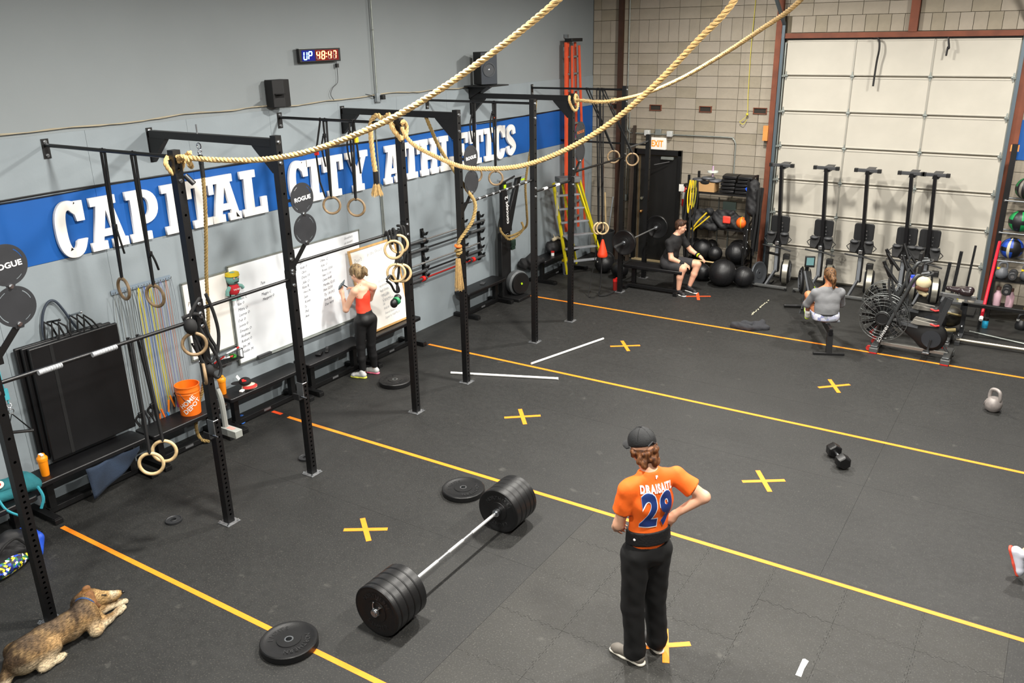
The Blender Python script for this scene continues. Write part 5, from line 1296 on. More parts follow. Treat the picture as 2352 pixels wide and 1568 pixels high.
# jacket heap and goods on the far bench
t = thing('jacket', 'black jacket heaped on the far bench behind the flywheel', 'jacket', (.22, 13.35, .40))
sdf_obj('cloth', mat('black jacket', '0e0e10', .85, bump=.8, bscale=14), t, [('cap', (-.08, -.16, .05), (.0, .15, .08), .10, .09), ('cap', (.03, -.1, .10), (-.02, .1, .22), .07, .05), ('cap', (.05, .1, .02), (.12, .2, .08), .06, .05), ('cap', (0, 0, .0), (0, 0, .12), .10, .06)], .04, .014, .012)
t = thing('gym_bag', 'black gym bag with cream gloves behind the yellow ladder', 'bag', (.20, 14.35, .45))
sdf_obj('bag_body', mat('black nylon', '101013', .6), t, [('cap', (0, -.2, .12), (0, .2, .12), .13, .13), ('cap', (0, -.1, .2), (0, .15, .24), .07, .05)], .04, .014, .01)
t = thing('work_gloves', 'cream work gloves lying on the black gym bag', 'gloves', (.26, 14.22, .74))
sdf_obj('glove', mat('cream cloth', 'b9ad92', .85), t, [('cap', (0, -.1, 0), (.02, .02, .02), .035, .03), ('cap', (.02, .02, .02), (.05, .16, -.04), .025, .02), ('cap', (0, -.05, .03), (-.01, -.08, .10), .012, .01)], .02, .009)
t = thing('small_pot', 'small white pot with red lid on the far bench', 'pot', (.30, 14.02, .451)); MB().cyl((0, 0, 0), (0, 0, .06), .032).build('pot_body', M_WHITE, t); MB().cyl((0, 0, .06), (0, 0, .085), .035).build('lid', M_RED, t)
t = thing('bucket', 'grey plastic bucket on the floor behind the yellow ladder', 'bucket', (.42, 14.42, 0)); MB().lathe([(.10, 0), (.12, .22), (.125, .23), (.125, .25), (0, .25)], n=24).build('tub', mat('grey bucket', '6d7073', .5), t)
MB().box((0, 0, .29), (.18, .2, .06)).build('yellow_case', mat('yellow case', 'c9a817', .5), t, bev=.01)
# ================================================================== LADDERS
def ladder(name, lab, c, rails, steps, mr, ms, extra=None):
    t = thing(name, lab, 'ladder', c)
    for p, q, w, h, up in rails: MB().bar(p, q, w, h, up).build('rail', mr, t, smooth=False, bev=.003)
    for p, q, w, h in steps: MB().bar(p, q, w, h, (0, 0, 1)).build('step', ms, t, smooth=False, bev=.002)
    return t
MY = mat('yellow fibreglass', 'd8c81e', .45, var=.05); MAL = mat('aluminium step', '9da1a6', .4, .4)
# yellow step ladder, open: front frame and rear frame
fl0, fl1 = Vector((.46, 14.34, 0.02)), Vector((.32, 14.02, 1.86))
fr0, fr1 = Vector((.98, 14.98, 0.02)), Vector((.62, 14.36, 1.86))
rails = [(fl0, fl1, .075, .03, None), (fr0, fr1, .075, .03, None), (Vector((.22, 15.15, .02)), Vector((.34, 14.32, 1.84)), .03, .05, None), (Vector((.62, 15.55, .02)), Vector((.56, 14.62, 1.84)), .03, .05, None)]
steps = []
for k in range(6):
    u = .14 + k * .145; p = fl0.lerp(fl1, u); q = fr0.lerp(fr1, u); steps.append((p + Vector((.02, .0, 0)), q - Vector((.02, .0, 0)), .09, .028))
t = ladder('step_ladder', 'open yellow fibreglass step ladder standing by the far end of the left wall', (0, 0, 0), rails, steps, MY, MAL)
MB().box((.47, 14.30, 1.90), (.42, .30, .10), rz=math.radians(48)).build('top_cap', mat('grey cap plastic', '6e7070', .5), t, bev=.01)
for p in (fl0, fr0): MB().box(p + Vector((0, 0, .03)), (.09, .06, .07)).build('foot', M_BLACKR, t, bev=.006)
MB().box(fl0.lerp(fl1, .78) + Vector((.02, -.02, 0)), (.03, .035, .45)).build('label_strip', mat('label paper', 'bdb9a0', .6), t, smooth=False)
# tall orange ladder against the wall
MO = mat('orange fibreglass', 'd4512e', .5, var=.08, vscale=5)
rails = [(Vector((.16, 14.84, .75)), Vector((.14, 14.84, 4.36)), .14, .035, None), (Vector((.14, 15.36, .75)), Vector((.13, 15.18, 4.36)), .05, .035, None), (Vector((.30, 14.84, .78)), Vector((.24, 14.86, 4.30)), .05, .03, None), (Vector((.30, 15.34, .9)), Vector((.24, 15.14, 4.30)), .05, .03, None)]
steps = [(Vector((.16, 14.85, 1.0 + .31 * k)), Vector((.15, 15.35 - .016 * k, 1.0 + .31 * k)), .09, .03) for k in range(11)]
t = ladder('step_ladder', 'tall folded orange ladder hung upright in the far corner of the wall', (0, 0, 0), rails, steps, MO, mat('dull step', '7f8480', .5, .3))
MB().box((.20, 15.0, 4.40), (.16, .42, .06)).build('top_cap', M_BLACKM, t, bev=.008)
MB().box((.04, 15.0, 4.47), (.08, .03, .06)).build('wall_hook', M_STEEL, t, smooth=False)
# dark folded boards and bin in the corner
t = thing('waste_bin', 'dark round bin holding broom sticks in the far corner', 'bin', (.62, 15.62, 0))
MB().ringlathe([(.17, 0), (.20, .62), (.215, .64), (.215, .66), (.19, .66), (.155, .02), (0, .02), (0, 0)], n=28).build('tub', mat('bin grey', '26282a', .6), t)
for (lab, p, q, r, c) in (('brown wooden stick standing in the corner bin', (.56, 15.58, .1), (.42, 15.9, 1.95), .018, '6b4a33'), ('pale wooden stick leaning in the corner bin', (.70, 15.58, .1), (.52, 15.80, 1.42), .018, 'b09a72'), ('grey steel stick standing in the corner bin', (.60, 15.70, .1), (.60, 16.02, 1.3), .014, '7f8487')):
    s = thing('stick', lab, 'stick', p); MB().cyl((0, 0, 0), Vector(q) - Vector(p), r).build('shaft', mat('stick ' + c, c, .7, var=.15), s)
for k, (x, w, h) in enumerate(((.62, .14, 2.75), (.86, .13, 2.75))):
    t = thing('leaning_board', 'dark brown board leaning on the block wall, %s of the two' % ('left' if k == 0 else 'right'), 'board', (x + .13, 16.05, 0)); MB().bar((0, -.1, 0), (0, .11, h), w, .03, (1, 0, 0)).build('plank', mat('dark board', '3c3128', .7, var=.2), t, smooth=False)
# orange cone and red bottle
t = thing('orange_cone', 'orange cone hanging on the strap below the far wooden rings', 'cone', (1.66, 13.46, .72))
MB().lathe([(.085, 0), (.095, .03), (.09, .06), (.02, .31), (0, .32)], n=24).build('cone_body', mat('orange cone', 'e5421c', .5), t)
t = thing('long_strap', 'long black strap hanging from the far bar down to the floor', 'straps', (1.50, 13.60, 0))
MB().tube(catmull([(-.12, .18, 3.55), (.02, .05, 2.2), (.10, -.06, 1.35), (.13, -.10, .7), (.12, -.12, .15), (.16, -.25, .02), (.28, -.2, .03), (.33, .05, .04)], 6), .012, 6).tube(catmull([(.0, -.03, 1.1), (-.02, -.1, .6), (-.0, -.35, .05), (.08, -.42, .02), (.16, -.40, .02)], 6), .007, 6).build('strap', M_WEB, t)
t = thing('shaker_bottle', 'red shaker bottle standing on the floor beside the rack upright', 'bottle', (1.74, 13.86, 0)); MB().cyl((0, 0, 0), (0, 0, .17), .042, .047).build('cup', mat('red bottle', '8e1d18', .4), t); MB().cyl((0, 0, .17), (0, 0, .21), .05, .045).cyl((.01, 0, .21), (.03, 0, .235), .02).build('lid', mat('bright red lid', 'd91f1c', .4), t)
# ================================================================== PLATES AND BARBELL
def plate_prof(R, T, hole=.026, deep=.006):
    h = T / 2
    return [(hole, -h), (R * .42, -h), (R * .43, -h + deep), (R * .82, -h + deep), (R * .86, -h), (R * .97, -h), (R, -h + .008), (R, h - .008), (R * .97, h), (R * .86, h), (R * .82, h - deep), (R * .43, h - deep), (R * .42, h), (hole, h)]
PLM = mat('bumper rubber', '0c0c0d', .42, var=.15, vscale=10, bump=.08, bscale=90)
def bumper(lab, c, axis, R=.225, T=.06, group=None, letters=True, name='weight_plate', m=None):
    t = thing(name, lab, 'weight plate', c, 0, group)
    a, b, d = frame(axis)
    MB().ringlathe(plate_prof(R, T), (0, 0, 0), axis, 56).build('plate_body', m or PLM, t)
    MB().ringlathe([(.025, -T / 2 - .001), (.036, -T / 2 - .001), (.036, T / 2 + .001), (.025, T / 2 + .001)], (0, 0, 0), axis, 24).build('steel_hub', M_STEEL, t)
    if letters:
        ms = []
        B = Matrix((( a.x, b.x, d.x, 0), (a.y, b.y, d.y, 0), (a.z, b.z, d.z, 0), (0, 0, 0, 1)))
        for txt, a0, dr in (('NORTHERN', 90, -1), ('LIGHTS', 270, -1)):
            for k, ch in enumerate(txt):
                an = math.radians(a0 + dr * (k - (len(txt) - 1) / 2) * 15)
                M = B @ Matrix.Rotation(an - PI / 2, 4, 'Z') @ Matrix.Translation((0, R * .63, T / 2 - .0045))
                ms.append(text_mb(ch, R * .24, M, depth=.003, bold=.0008, res=2))
        join_mesh('lettering', ms, mat('raised lettering', '1c1c1d', .5), t)
    return t
bumper('black bumper plate lying flat across the nearest orange line', (3.86, 3.67, .034), (0, .0, 1), .228, .066)
bumper('black bumper plate lying flat left of the far end of the loaded barbell', (3.645, 6.34, .031), (.0, 0, 1), .225, .06)
bumper('black bumper plate lying flat beside the woman at the whiteboard', (1.09, 8.28, .033), (0, 0, 1), .225, .064)
def smallplate(lab, c, R):
    t = thing('change_plate', lab, 'weight plate', c)
    MB().ringlathe([(.025, -.011), (R * .35, -.011), (R * .4, -.006), (R * .8, -.006), (R * .88, -.011), (R, -.009), (R, .009), (R * .88, .011), (R * .8, .005), (R * .4, .005), (R * .35, .011), (.025, .011)], n=36).build('plate_body', mat('dark iron', '2c2d2f', .5, .3), t)
smallplate('small iron plate lying on the floor left of the second upright foot', (1.475, 4.38, .0125), .082)
smallplate('small iron plate lying beside the foot of the third upright', (1.64, 6.03, .0125), .08)
bb = thing('barbell', 'silver barbell loaded with black bumper plates lying on the floor', 'barbell', (4.38, 5.20, .226))
MB().cyl((0, -.655, 0), (0, .655, 0), .0145, n=18).build('shaft', M_CHROME, bb)
b = MB()
for y0, y1 in ((-.62, -.26), (-.10, .12), (.26, .62)): b.cyl((0, y0, 0), (0, y1, 0), .0155, n=18)
b.split('knurling', mat('white knurl', 'cfd0d0', .5, .6, .15, 200), bb)
for s in (-1, 1):
    MB().cyl((0, s * .655, 0), (0, s * .69, 0), .038).cyl((0, s * .69, 0), (0, s * 1.10, 0), .025).cyl((0, s * .63, 0), (0, s * .655, 0), .024).build('sleeve', M_STEEL, bb)
for s in (-1, 1):
    side = 'near' if s < 0 else 'far'
    y = .695
    Ts = [.078, .078, .078, .078, .05] if s < 0 else [.078, .078, .078, .06, .05]
    for k, T in enumerate(Ts):
        lab = '%s black bumper plate on the %s end of the loaded barbell' % (['innermost', 'second', 'third', 'fourth', 'outermost'][k], side)
        bumper(lab, (4.38, 5.20 + s * (y + T / 2), .226), (0, -1 if s > 0 else -1, 0), .2255, T, 'bumper plates on the loaded barbell', letters=(k == 0 and s > 0) or (k == 4 and s < 0)); y += T + .002
    t = thing('collar_clip', 'steel spring collar on the %s sleeve of the loaded barbell' % side, 'clip', (4.38, 5.20 + s * (y + .012), .226))
    MB().torus((0, 0, 0), .030, .005, (0, 1, 0), 20).torus((0, s * .012, 0), .030, .005, (0, 1, 0), 20).build('coil', M_STEEL, t)
    MB().tube([(.02, 0, .022), (.05, 0, .06), (.07, .0, .075)], .005, 6).tube([(-.02, 0, .022), (-.02, 0, .07), (-.01, 0, .095)], .005, 6).split('handle', M_STEEL, t)
# pipes
t = thing('pvc_pipe', 'white plastic pipe lying under the fifth upright, nearer one', 'pipe', (1.55, 8.955, .017)); MB().cyl((0, 0, 0), (1.42, .575, 0), .0165).ringlathe([(.0165, -.001), (.018, -.001), (.018, .03), (.0165, .03)], (1.40, .567, 0), (1.42, .575, 0), 18).build('pipe_body', M_WHITE, t)
t = thing('pvc_pipe', 'white plastic pipe lying on the floor right of the sixth upright, farther one', 'pipe', (2.36, 9.83, .017)); MB().cyl((0, 0, 0), (.42, 1.48, 0), .0165).build('pipe_body', M_WHITE, t)
# dumbbell
t = thing('hex_dumbbell', 'black hex dumbbell with steel handle lying on the floor right of the man', 'dumbbell', (6.84, 9.02, .075), 0)
d = Vector((6.96 - 6.72, 8.85 - 9.22, 0)).normalized(); ang = math.atan2(d.y, d.x)
t.rotation_euler = (0, 0, ang)
def hexhead(b, x0, x1, r):
    vs = []; 
    for x, rr in ((x0, r * .82), (x0 + .012 * (1 if x1 > x0 else -1), r), (x1 - .02 * (1 if x1 > x0 else -1), r), (x1, r * .78)):
        for k in range(6): a = PI / 6 + k * PI / 3; vs.append((x, math.cos(a) * rr, math.sin(a) * rr))
    fs = [(j * 6 + k, j * 6 + (k + 1) % 6, (j + 1) * 6 + (k + 1) % 6, (j + 1) * 6 + k) for j in range(3) for k in range(6)] + [tuple(range(5, -1, -1)), tuple(range(18, 24))]
    b.add(vs, fs)
b = MB(); hexhead(b, -.075, -.20, .082); b.build('head', PLM, t, bev=.004); b = MB(); hexhead(b, .075, .20, .082); b.build('head', PLM, t, bev=.004)
MB().lathe([(.014, -.08), (.015, -.05), (.018, 0), (.015, .05), (.014, .08)], (0, 0, 0), (1, 0, 0), 16).build('handle', M_STEEL, t)
# kettlebell
def kettle(lab, c, col, s=1.0, rz=.3, base=None):
    t = thing('kettlebell', lab, 'kettlebell', c, rz); m = mat('kettle ' + col, col, .5, .2, .15, 20)
    MB().lathe([(.05 * s, 0), (.085 * s, .03 * s), (.10 * s, .09 * s), (.09 * s, .14 * s), (.055 * s, .18 * s), (0, .19 * s)], n=26).build('bell', m, t)
    MB().tube(catmull([(-.06 * s, 0, .13 * s), (-.072 * s, 0, .19 * s), (-.055 * s, 0, .265 * s), (0, 0, .285 * s), (.055 * s, 0, .265 * s), (.072 * s, 0, .19 * s), (.06 * s, 0, .13 * s)], 6), [.022 * s] * 37, 10).build('handle', m, t)
    if base: MB().lathe([(.034 * s, 0), (.034 * s, .004), (0, .004)], (-.085 * s, -.05 * s, .09 * s), (-1, -.6, .15), 16).build('number_plate', mat('kettle plate', base, .6), t)
    return t
kettle('silver grey kettlebell standing alone on the floor at the right', (8.17, 11.37, 0), '8c8581', 1.0, -.6, '6f6461')
# dark cloth on the floor
t = thing('sweatshirt', 'dark grey sweatshirt dropped on the floor beyond the far orange line', 'clothing', (4.55, 12.98, 0))
sdf_obj('cloth', mat('charcoal cotton', '2b2c30', .9, bump=.4, bscale=60), t, [('cap', (-.2, -.08, .03), (.05, -.12, .04), .07, .05), ('cap', (-.1, .05, .03), (.18, .05, .05), .06, .06), ('cap', (.05, -.12, .03), (.28, .06, .03), .05, .05), ('cap', (.1, .0, .06), (.2, .1, .10), .04, .04)], .03, .010, .008)
# ================================================================== ROWERS STORED UPRIGHT
M_RAIL = mat('black anodised rail', '141416', .35, .3)
M_RGREY = mat('rower grey', '55575a', .45, .2)
M_CAGE = mat('flywheel silver', 'a9a598', .35, .8)
def flywheel(t, c, ax, R=.235, W=.15, cage=True):
    MB().lathe([(R * .2, -W / 2), (R * .86, -W / 2), (R, -W / 2 + .03), (R, W / 2 - .03), (R * .86, W / 2), (R * .2, W / 2)], c, ax, 40).build('flywheel_housing', M_BLACKM, t)
    MB().ringlathe([(R + .001, -W * .30), (R + .006, -W * .30), (R + .006, W * .30), (R + .001, W * .30)], c, ax, 40).build('vent_band', M_CAGE, t)
    a = Vector(ax).normalized()
    b = MB()
    for q in (.35, .55, .75): b.torus(Vector(c) + a * (W / 2 + .004), R * q, .006, ax, 32, 6).torus(Vector(c) - a * (W / 2 + .004), R * q, .006, ax, 32, 6)
    b.split('grille_ring', M_RGREY, t)
def rower_up(x, lab, y=15.72, tilt=-.045):
    t = thing('rowing_machine', lab, 'rowing machine', (x, y, 0), 0, 'rowing machines stored upright by the overhead door')
    tx = lambda z: tilt * (z - 1.0)
    MB().bar((tx(.80), 0, .80), (tx(2.22), -.02, 2.22), .095, .055, (1, 0, 0)).build('rail', M_RAIL, t, smooth=False, bev=.004)
    MB().box((tx(2.23), -.03, 2.215), (.44, .055, .055)).build('rear_foot', M_GRAYP, t, bev=.006)
    b = MB(); b.box((tx(2.22) - .19, -.03, 2.215), (.06, .065, .065)).box((tx(2.22) + .19, -.03, 2.215), (.06, .065, .065)); b.split('rubber_cap', M_BLACKR, t, bev=.004)
    MB().prism([(-.05, 2.14), (.05, 2.14), (.08, 2.22), (.10, 2.24), (-.04, 2.24)], .26, Matrix(((1, 0, 0, tx(2.2)), (0, 0, 1, 0), (0, 1, 0, 0), (0, 0, 0, 1)))).build('rear_leg', M_GRAYP, t, bev=.004)
    # seat on the wall side of the rail
    pl = [];
    for (cx, cz, a0) in ((.12, .11, 0), (-.12, .11, 90), (-.12, -.11, 180), (.12, -.11, 270)):
        pl += [(cx + .045 * math.cos(math.radians(a0 + q * 30)), cz + .045 * math.sin(math.radians(a0 + q * 30))) for q in range(4)]
    MB().prism(pl, .045, Matrix(((1, 0, 0, tx(1.12)), (0, 0, 1, .035), (0, 1, 0, 1.13), (0, 0, 0, 1)))).build('seat', mat('seat grey', '141517', .5), t, bev=.008)
    b = MB()
    for z in (1.04, 1.10, 1.17): b.cyl((tx(z) + .06, -.035, z), (tx(z) + .06, -.02, z), .010)
    b.split('roller', M_STEEL, t)
    for s in (-1, 1):
        M = xf((s * .12 + tx(.95), -.06, .90), (math.radians(-12), math.radians(s * -8), 0))
        MB().prism([(-.075, .10), (.075, .10), (.085, .02), (.05, -.12), (-.05, -.12), (-.085, .02)], .03, M @ Matrix(((1, 0, 0, 0), (0, 0, 1, -.03), (0, 1, 0, 0), (0, 0, 0, 1)))).build('footplate', M_BLACKM, t, bev=.006)
        MB().sph((s * .12 + tx(.95), -.12, .985), (.075, .05, .032), 14, 8).build('heel_cup', M_GRAYP, t)
        MB().tube([(s * .20, -.07, .93), (s * .25, -.06, .88), (s * .20, -.07, .82)], .008, 6).build('foot_strap', M_BLACKR, t)
    MB().prism([(-.16, .98), (.16, .98), (.17, .86), (.06, .74), (-.06, .74), (-.17, .86)], .05, Matrix(((1, 0, 0, 0), (0, 0, 1, -.03), (0, 1, 0, 0), (0, 0, 0, 1)))).build('foot_bracket', M_BLACKM, t, bev=.006)
    MB().box((-.0, -.09, .80), (.07, .03, .07)).build('handle_hook', M_STEEL, t, bev=.004)
    MB().tube(catmull([(-.26, -.10, .745), (-.16, -.11, .735), (-.05, -.10, .725), (.08, -.11, .72), (.17, -.12, .705), (.27, -.12, .68)], 5), .015, 8).build('handle', M_BLACKR, t)
    MB().box((.01, -.02, .50), (.085, .09, .52)).build('mono_frame', M_BLACKM, t, bev=.004); MB().box((.005, -.068, .50), (.055, .008, .48)).build('grey_track', mat('grey track', '7f8388', .4, .3), t, smooth=False)
    flywheel(t, (.19, -.02, .26), (1, .15, 0), .225, .15)
    MB().box((.16, .05, .52), (.11, .10, .12)).build('damper_arm', M_BLACKM, t, bev=.01)
    for q in (-.0,): MB().bar((.0, -.06, .27), (-.07, -.38, .05), .07, .035, (1, 0, 0)).build('front_leg', M_RGREY, t, smooth=False, bev=.003)
    MB().box((-.0, -.40, .055), (.66, .05, .04)).build('front_foot', mat('satin grey bar', '6a6b6a', .35, .5), t, smooth=False, bev=.004)
    b = MB(); b.box((-.31, -.40, .025), (.035, .06, .05)).box((.31, -.40, .025), (.035, .06, .05)); b.split('foot_pad', M_BLACKR, t, smooth=False)
    return t
labs = ['rowing machine stored upright beside the equipment shelf, leftmost of five', 'rowing machine stored upright behind the rowing woman', 'rowing machine stored upright in the middle of the row, right of the rowing woman', 'rowing machine stored upright behind the fan bikes, fourth from the left', 'rowing machine stored upright behind the fan bikes, rightmost of five']
for x, l in zip((4.17, 4.95, 5.64, 6.34, 6.70), labs): rower_up(x, l)
# ================================================================== ROWER IN USE
ru = thing('rowing_machine', 'rowing machine on the floor with the woman in the grey jacket on its seat', 'rowing machine', (5.95, 12.36, 0), math.atan2(2.3, -1.0))
MB().bar((0, 0, .345), (1.42, 0, .36), .055, .09, (0, 0, 1)).build('rail', M_RAIL, ru, smooth=False, bev=.003)
MB().box((.71, 0, .400), (1.38, .035, .012)).build('rail_track', M_STEEL, ru, smooth=False)
MB().bar((.05, 0, .33), (.0, 0, .03), .085, .05, (1, 0, 0)).build('rear_leg', M_BLACKM, ru, smooth=False, bev=.004)
MB().box((0, 0, .02), (.05, .44, .04)).build('rear_foot', M_BLACKM, ru, bev=.006)
MB().prism([(-.11, -.16), (.11, -.16), (.11, .16), (-.11, .16)], .035, Matrix.Translation((.32, 0, .43))).build('seat', mat('seat pale grey', '6c7076', .5), ru, bev=.012)
MB().box((.32, 0, .415), (.16, .07, .03)).build('seat_carriage', M_STEEL, ru, smooth=False)
MB().bar((1.40, 0, .34), (2.25, 0, .60), .07, .16, (0, 0, 1)).build('mono_frame', M_BLACKM, ru, smooth=False, bev=.005)
MB().bar((1.55, .05, .38), (2.25, .05, .66), .03, .02, (0, 0, 1)).build('grey_track', M_RGREY, ru, smooth=False)
for s in (-1, 1):
    M = xf((1.45, s * .13, .24), (0, math.radians(-42), 0))
    MB().box((0, 0, .04), (.03, .13, .34), M=M).build('footplate', mat('grey footplate', '7c8084', .5), ru, bev=.006)
    MB().box((-.03, 0, .05), (.02, .15, .03), M=M).build('foot_strap', M_BLACKM, ru, smooth=False)
MB().bar((2.0, 0, .50), (2.25, .0, .05), .09, .04, (1, 0, 0)).build('front_leg', M_RGREY, ru, smooth=False, bev=.003)
MB().cyl((2.27, -.33, .04), (2.27, .33, .04), .03).build('front_foot', M_BLACKM, ru)
flywheel(ru, (2.55, -.02, .42), (0, 1, 0), .24, .15)
MB().box((2.35, 0, .72), (.05, .06, .22)).box((2.25, -.02, .83), (.05, .16, .19)).build('monitor_housing', M_BLACKM, ru, bev=.008)
MB().box((2.222, -.02, .84), (.004, .12, .13)).build('screen', mat('lcd screen', '5c7a7a', .3, emit='4f8a92', estr=.25), ru, smooth=False)
MB().cyl((.95, 0, .62), (2.3, 0, .62), .005).build('chain', M_STEEL, ru)
MB().tube([(.95, -.24, .60), (.93, -.1, .62), (.95, 0, .63), (.93, .1, .62), (.95, .24, .60)], .014, 8).build('handle', M_BLACKR, ru)
MB().box((1.75, -.055, .50), (.20, .004, .03)).split('lime_label', mat('lime label', 'b8e01c', .5), ru, smooth=False)
# ================================================================== FAN BIKES
M_BIKE = mat('bike frame grey', '4a4c4d', .38, .5, .1, 10)
M_CAGEW = mat('fan cage wire', '6a6c6b', .4, .6)
def bike(lab, loc, rz, hbar=True, sd=0.0):
    t = thing('fan_bike', lab, 'exercise bike', loc, rz, 'fan bikes beside the rowing woman')
    # x forward-to-rear: front foot at x=0, rear foot at x=.96
    for x, n in ((0.0, 'front_foot'), (.96, 'rear_foot')):
        MB().box((x, 0, .075), (.10, .50, .08)).build(n, M_BIKE, t, bev=.01)
        b = MB(); b.box((x, -.22, .05), (.12, .10, .07)).box((x, .22, .05), (.12, .10, .07)); b.split('foot_cover', mat('bike foot cover', '5b5c5b', .45, .3), t, bev=.008)
        b = MB(); b.box((x, -.24, .012), (.10, .06, .024)).box((x, .24, .012), (.10, .06, .024)); b.split('red_pad', M_RED, t, bev=.004)
    b = MB(); b.cyl((-.08, -.20, .05), (-.08, -.16, .05), .038).cyl((-.08, .16, .05), (-.08, .20, .05), .038); b.split('transport_wheel', mat('red wheel', '9c2420', .5), t)
    MB().bar((0, 0, .10), (.96, 0, .10), .06, .05, (0, 0, 1)).build('base_rail', mat('worn base rail', '8a8984', .4, .6), t, smooth=False, bev=.004)
    # main tube from the front foot up to the handle crown
    for s in (-1, 1): MB().tube(catmull([(.02, s * .125, .10), (.14, s * .125, .45), (.30, s * .11, .92), (.38, s * .10, 1.14), (.44, s * .07, 1.22), (.56, s * .02, 1.24)], 5), .026, 10).build('main_tube', M_BIKE, t)
    MB().bar((.03, -.155, .16), (.13, -.155, .42), .05, .006, (0, 1, 0)).build('tube_plate', mat('tube plate', '1a1a1b', .5), t, smooth=False)
    d = Vector((.10, 0, .26)).normalized()
    M = Matrix(((d.x, -d.z, 0, .085), (0, 0, -1, -.160), (d.z, d.x, 0, .29), (0, 0, 0, 1)))
    text_part('lettering', 'SCHWINN', .06, M, M_WHITE, t, depth=.001)
    # fan: cage of rings and blades
    fc = Vector((.04, 0, .50)); R = .345
    b = MB()
    for s in (-1, 1):
        for q, r in ((1.0, .006), (.86, .003), (.72, .003), (.58, .003), (.30, .005)): b.torus(fc + Vector((0, s * (.085 - .03 * (q > .9)), 0)), R * q, r, (0, 1, 0), 40, 5)
        for k in range(20):
            a = 2 * PI * k / 20; u = Vector((math.cos(a), 0, math.sin(a))); b.tube([fc + u * R * .30 + Vector((0, s * .085, 0)), fc + u * R * .9 + Vector((0, s * .085, 0)), fc + u * R + Vector((0, s * .055, 0))], .0022, 4)
    b.build('cage_wire', M_CAGEW, t)
    b = MB()
    for k in range(14):
        a = 2 * PI * k / 14; u = Vector((math.cos(a), 0, math.sin(a))); w = Vector((-math.sin(a), 0, math.cos(a)))
        b.bar(fc + u * .10, fc + u * (R - .03), .075, .004, up=(w * .8 + Vector((0, .6, 0))).cross(u))
    b.build('fan_blade', mat('fan blade', '1c1d1e', .45), t, smooth=False)
    MB().lathe([(.10, -.095), (.105, -.08), (.105, .08), (.10, .095)], fc, (0, 1, 0), 28).torus(fc + Vector((0, -.098, 0)), .085, .008, (0, 1, 0), 28, 6).build('fan_hub', M_BLACKM, t)
    # body shell with pulley
    sdf_obj('body_shell', M_BLACKM, t, [('cap', (.25, 0, .46), (.70, 0, .30), .06, .20, (0, 1, 0), .35), ('cap', (.70, 0, .30), (.72, 0, .34), .21, .20, (0, 1, 0), .32), ('cap', (.45, 0, .45), (.75, 0, .50), .05, .05)], .03, .016)
    for s in (-1, 1):
        MB().prism([(.42, .50), (.46, .56), (.72, .535), (.74, .49), (.50, .485)], .012, Matrix(((1, 0, 0, 0), (0, 0, 1, s * .075 - .006), (0, 1, 0, 0), (0, 0, 0, 1)))).build('silver_trim', mat('silver trim', 'a9a59c', .3, .6), t, smooth=False, bev=.003)
        MB().tube([(.68, s * .082, .525), (.75, s * .082, .505), (.80, s * .082, .52)], .014, 8).build('red_trim', M_RED, t)
        MB().lathe([(0, 0), (.125, 0), (.13, .008), (.13, .016), (0, .02)], (.72, s * .065, .30), (0, s, 0), 32).build('crank_cover', mat('crank cover', '2b2d31', .4), t)
        MB().bar((.72, s * .10, .30), (.70 if s < 0 else .74, s * .11, .13 if s < 0 else .47), .03, .018, (0, 1, 0)).build('crank_arm', M_BLACKM, t, smooth=False, bev=.003)
        MB().box((.69 if s < 0 else .75, s * .17, .125 if s < 0 else .475), (.09, .11, .025)).build('pedal', M_STEEL, t, bev=.003)
    MB().bar((.26, -.04, .46), (.52, -.04, .44), .04, .02, (0, 1, 0)).build('link_arm', M_RGREY, t, smooth=False)
    MB().cyl((.84, 0, .26), (.96, 0, .10), .018).build('rear_strut', M_BIKE, t)
    # seat post, slider, saddle
    MB().bar((.76, 0, .42), (.88, 0, .92 - sd), .075, .065, (0, 1, 0)).build('seat_post', mat('seat post', '3c3e40', .4, .4), t, smooth=False, bev=.004)
    MB().cyl((.82, .02, .62), (.82, .09, .62), .02).build('post_knob', M_BLACKM, t)
    MB().box((.98, 0, .96 - sd), (.42, .05, .055)).build('seat_slider', mat('satin slider', '7a7c7d', .35, .7), t, smooth=False, bev=.004)
    sdf_obj('saddle', mat('dark leather', '241a1c', .3, coat=.3), t, [('cap', (.86, 0, 1.06 - sd), (1.02, 0, 1.05 - sd), .035, .05, (0, 1, 0), 1.3), ('cap', (1.03, -.05, 1.05 - sd), (1.10, -.06, 1.05 - sd), .055, .055), ('cap', (1.03, .05, 1.05 - sd), (1.10, .06, 1.05 - sd), .055, .055)], .03, .011)
    MB().cyl((.98, 0, .98 - sd), (.98, 0, 1.03 - sd), .02).build('saddle_clamp', M_STEEL, t)
    # moving arms with grips
    for s in (-1, 1):
        q = -.10 if s < 0 else .06
        MB().tube(catmull([(.30, s * .10, .44), (.24 + q, s * .17, .80), (.18 + q, s * .20, 1.08), (.20 + q, s * .22, 1.22)], 5), .018, 8).build('handle_arm', M_BIKE, t)
        MB().cyl((.18 + q, s * .22, 1.18), (.08 + q, s * .25, 1.40), .024).cyl((.10 + q, s * .25, 1.34), (.30 + q, s * .25, 1.10), .022).split('grip', M_BLACKR, t)
    if hbar: MB().tube([(.52, -.16, 1.22), (.60, -.05, 1.24), (.60, .05, 1.24), (.52, .16, 1.22)], .016, 8).build('crown_bar', M_BIKE, t)
    MB().box((.44, 0, 1.29), (.05, .18, .14)).build('console', M_BLACKM, t, bev=.01)
    return t
bike('front fan bike on the far orange line, with a cream cap on its handlebar', (6.50, 13.00, 0), math.radians(-1))
bike('rear fan bike, directly behind the front one', (6.40, 13.75, 0), math.radians(-1), sd=.2)
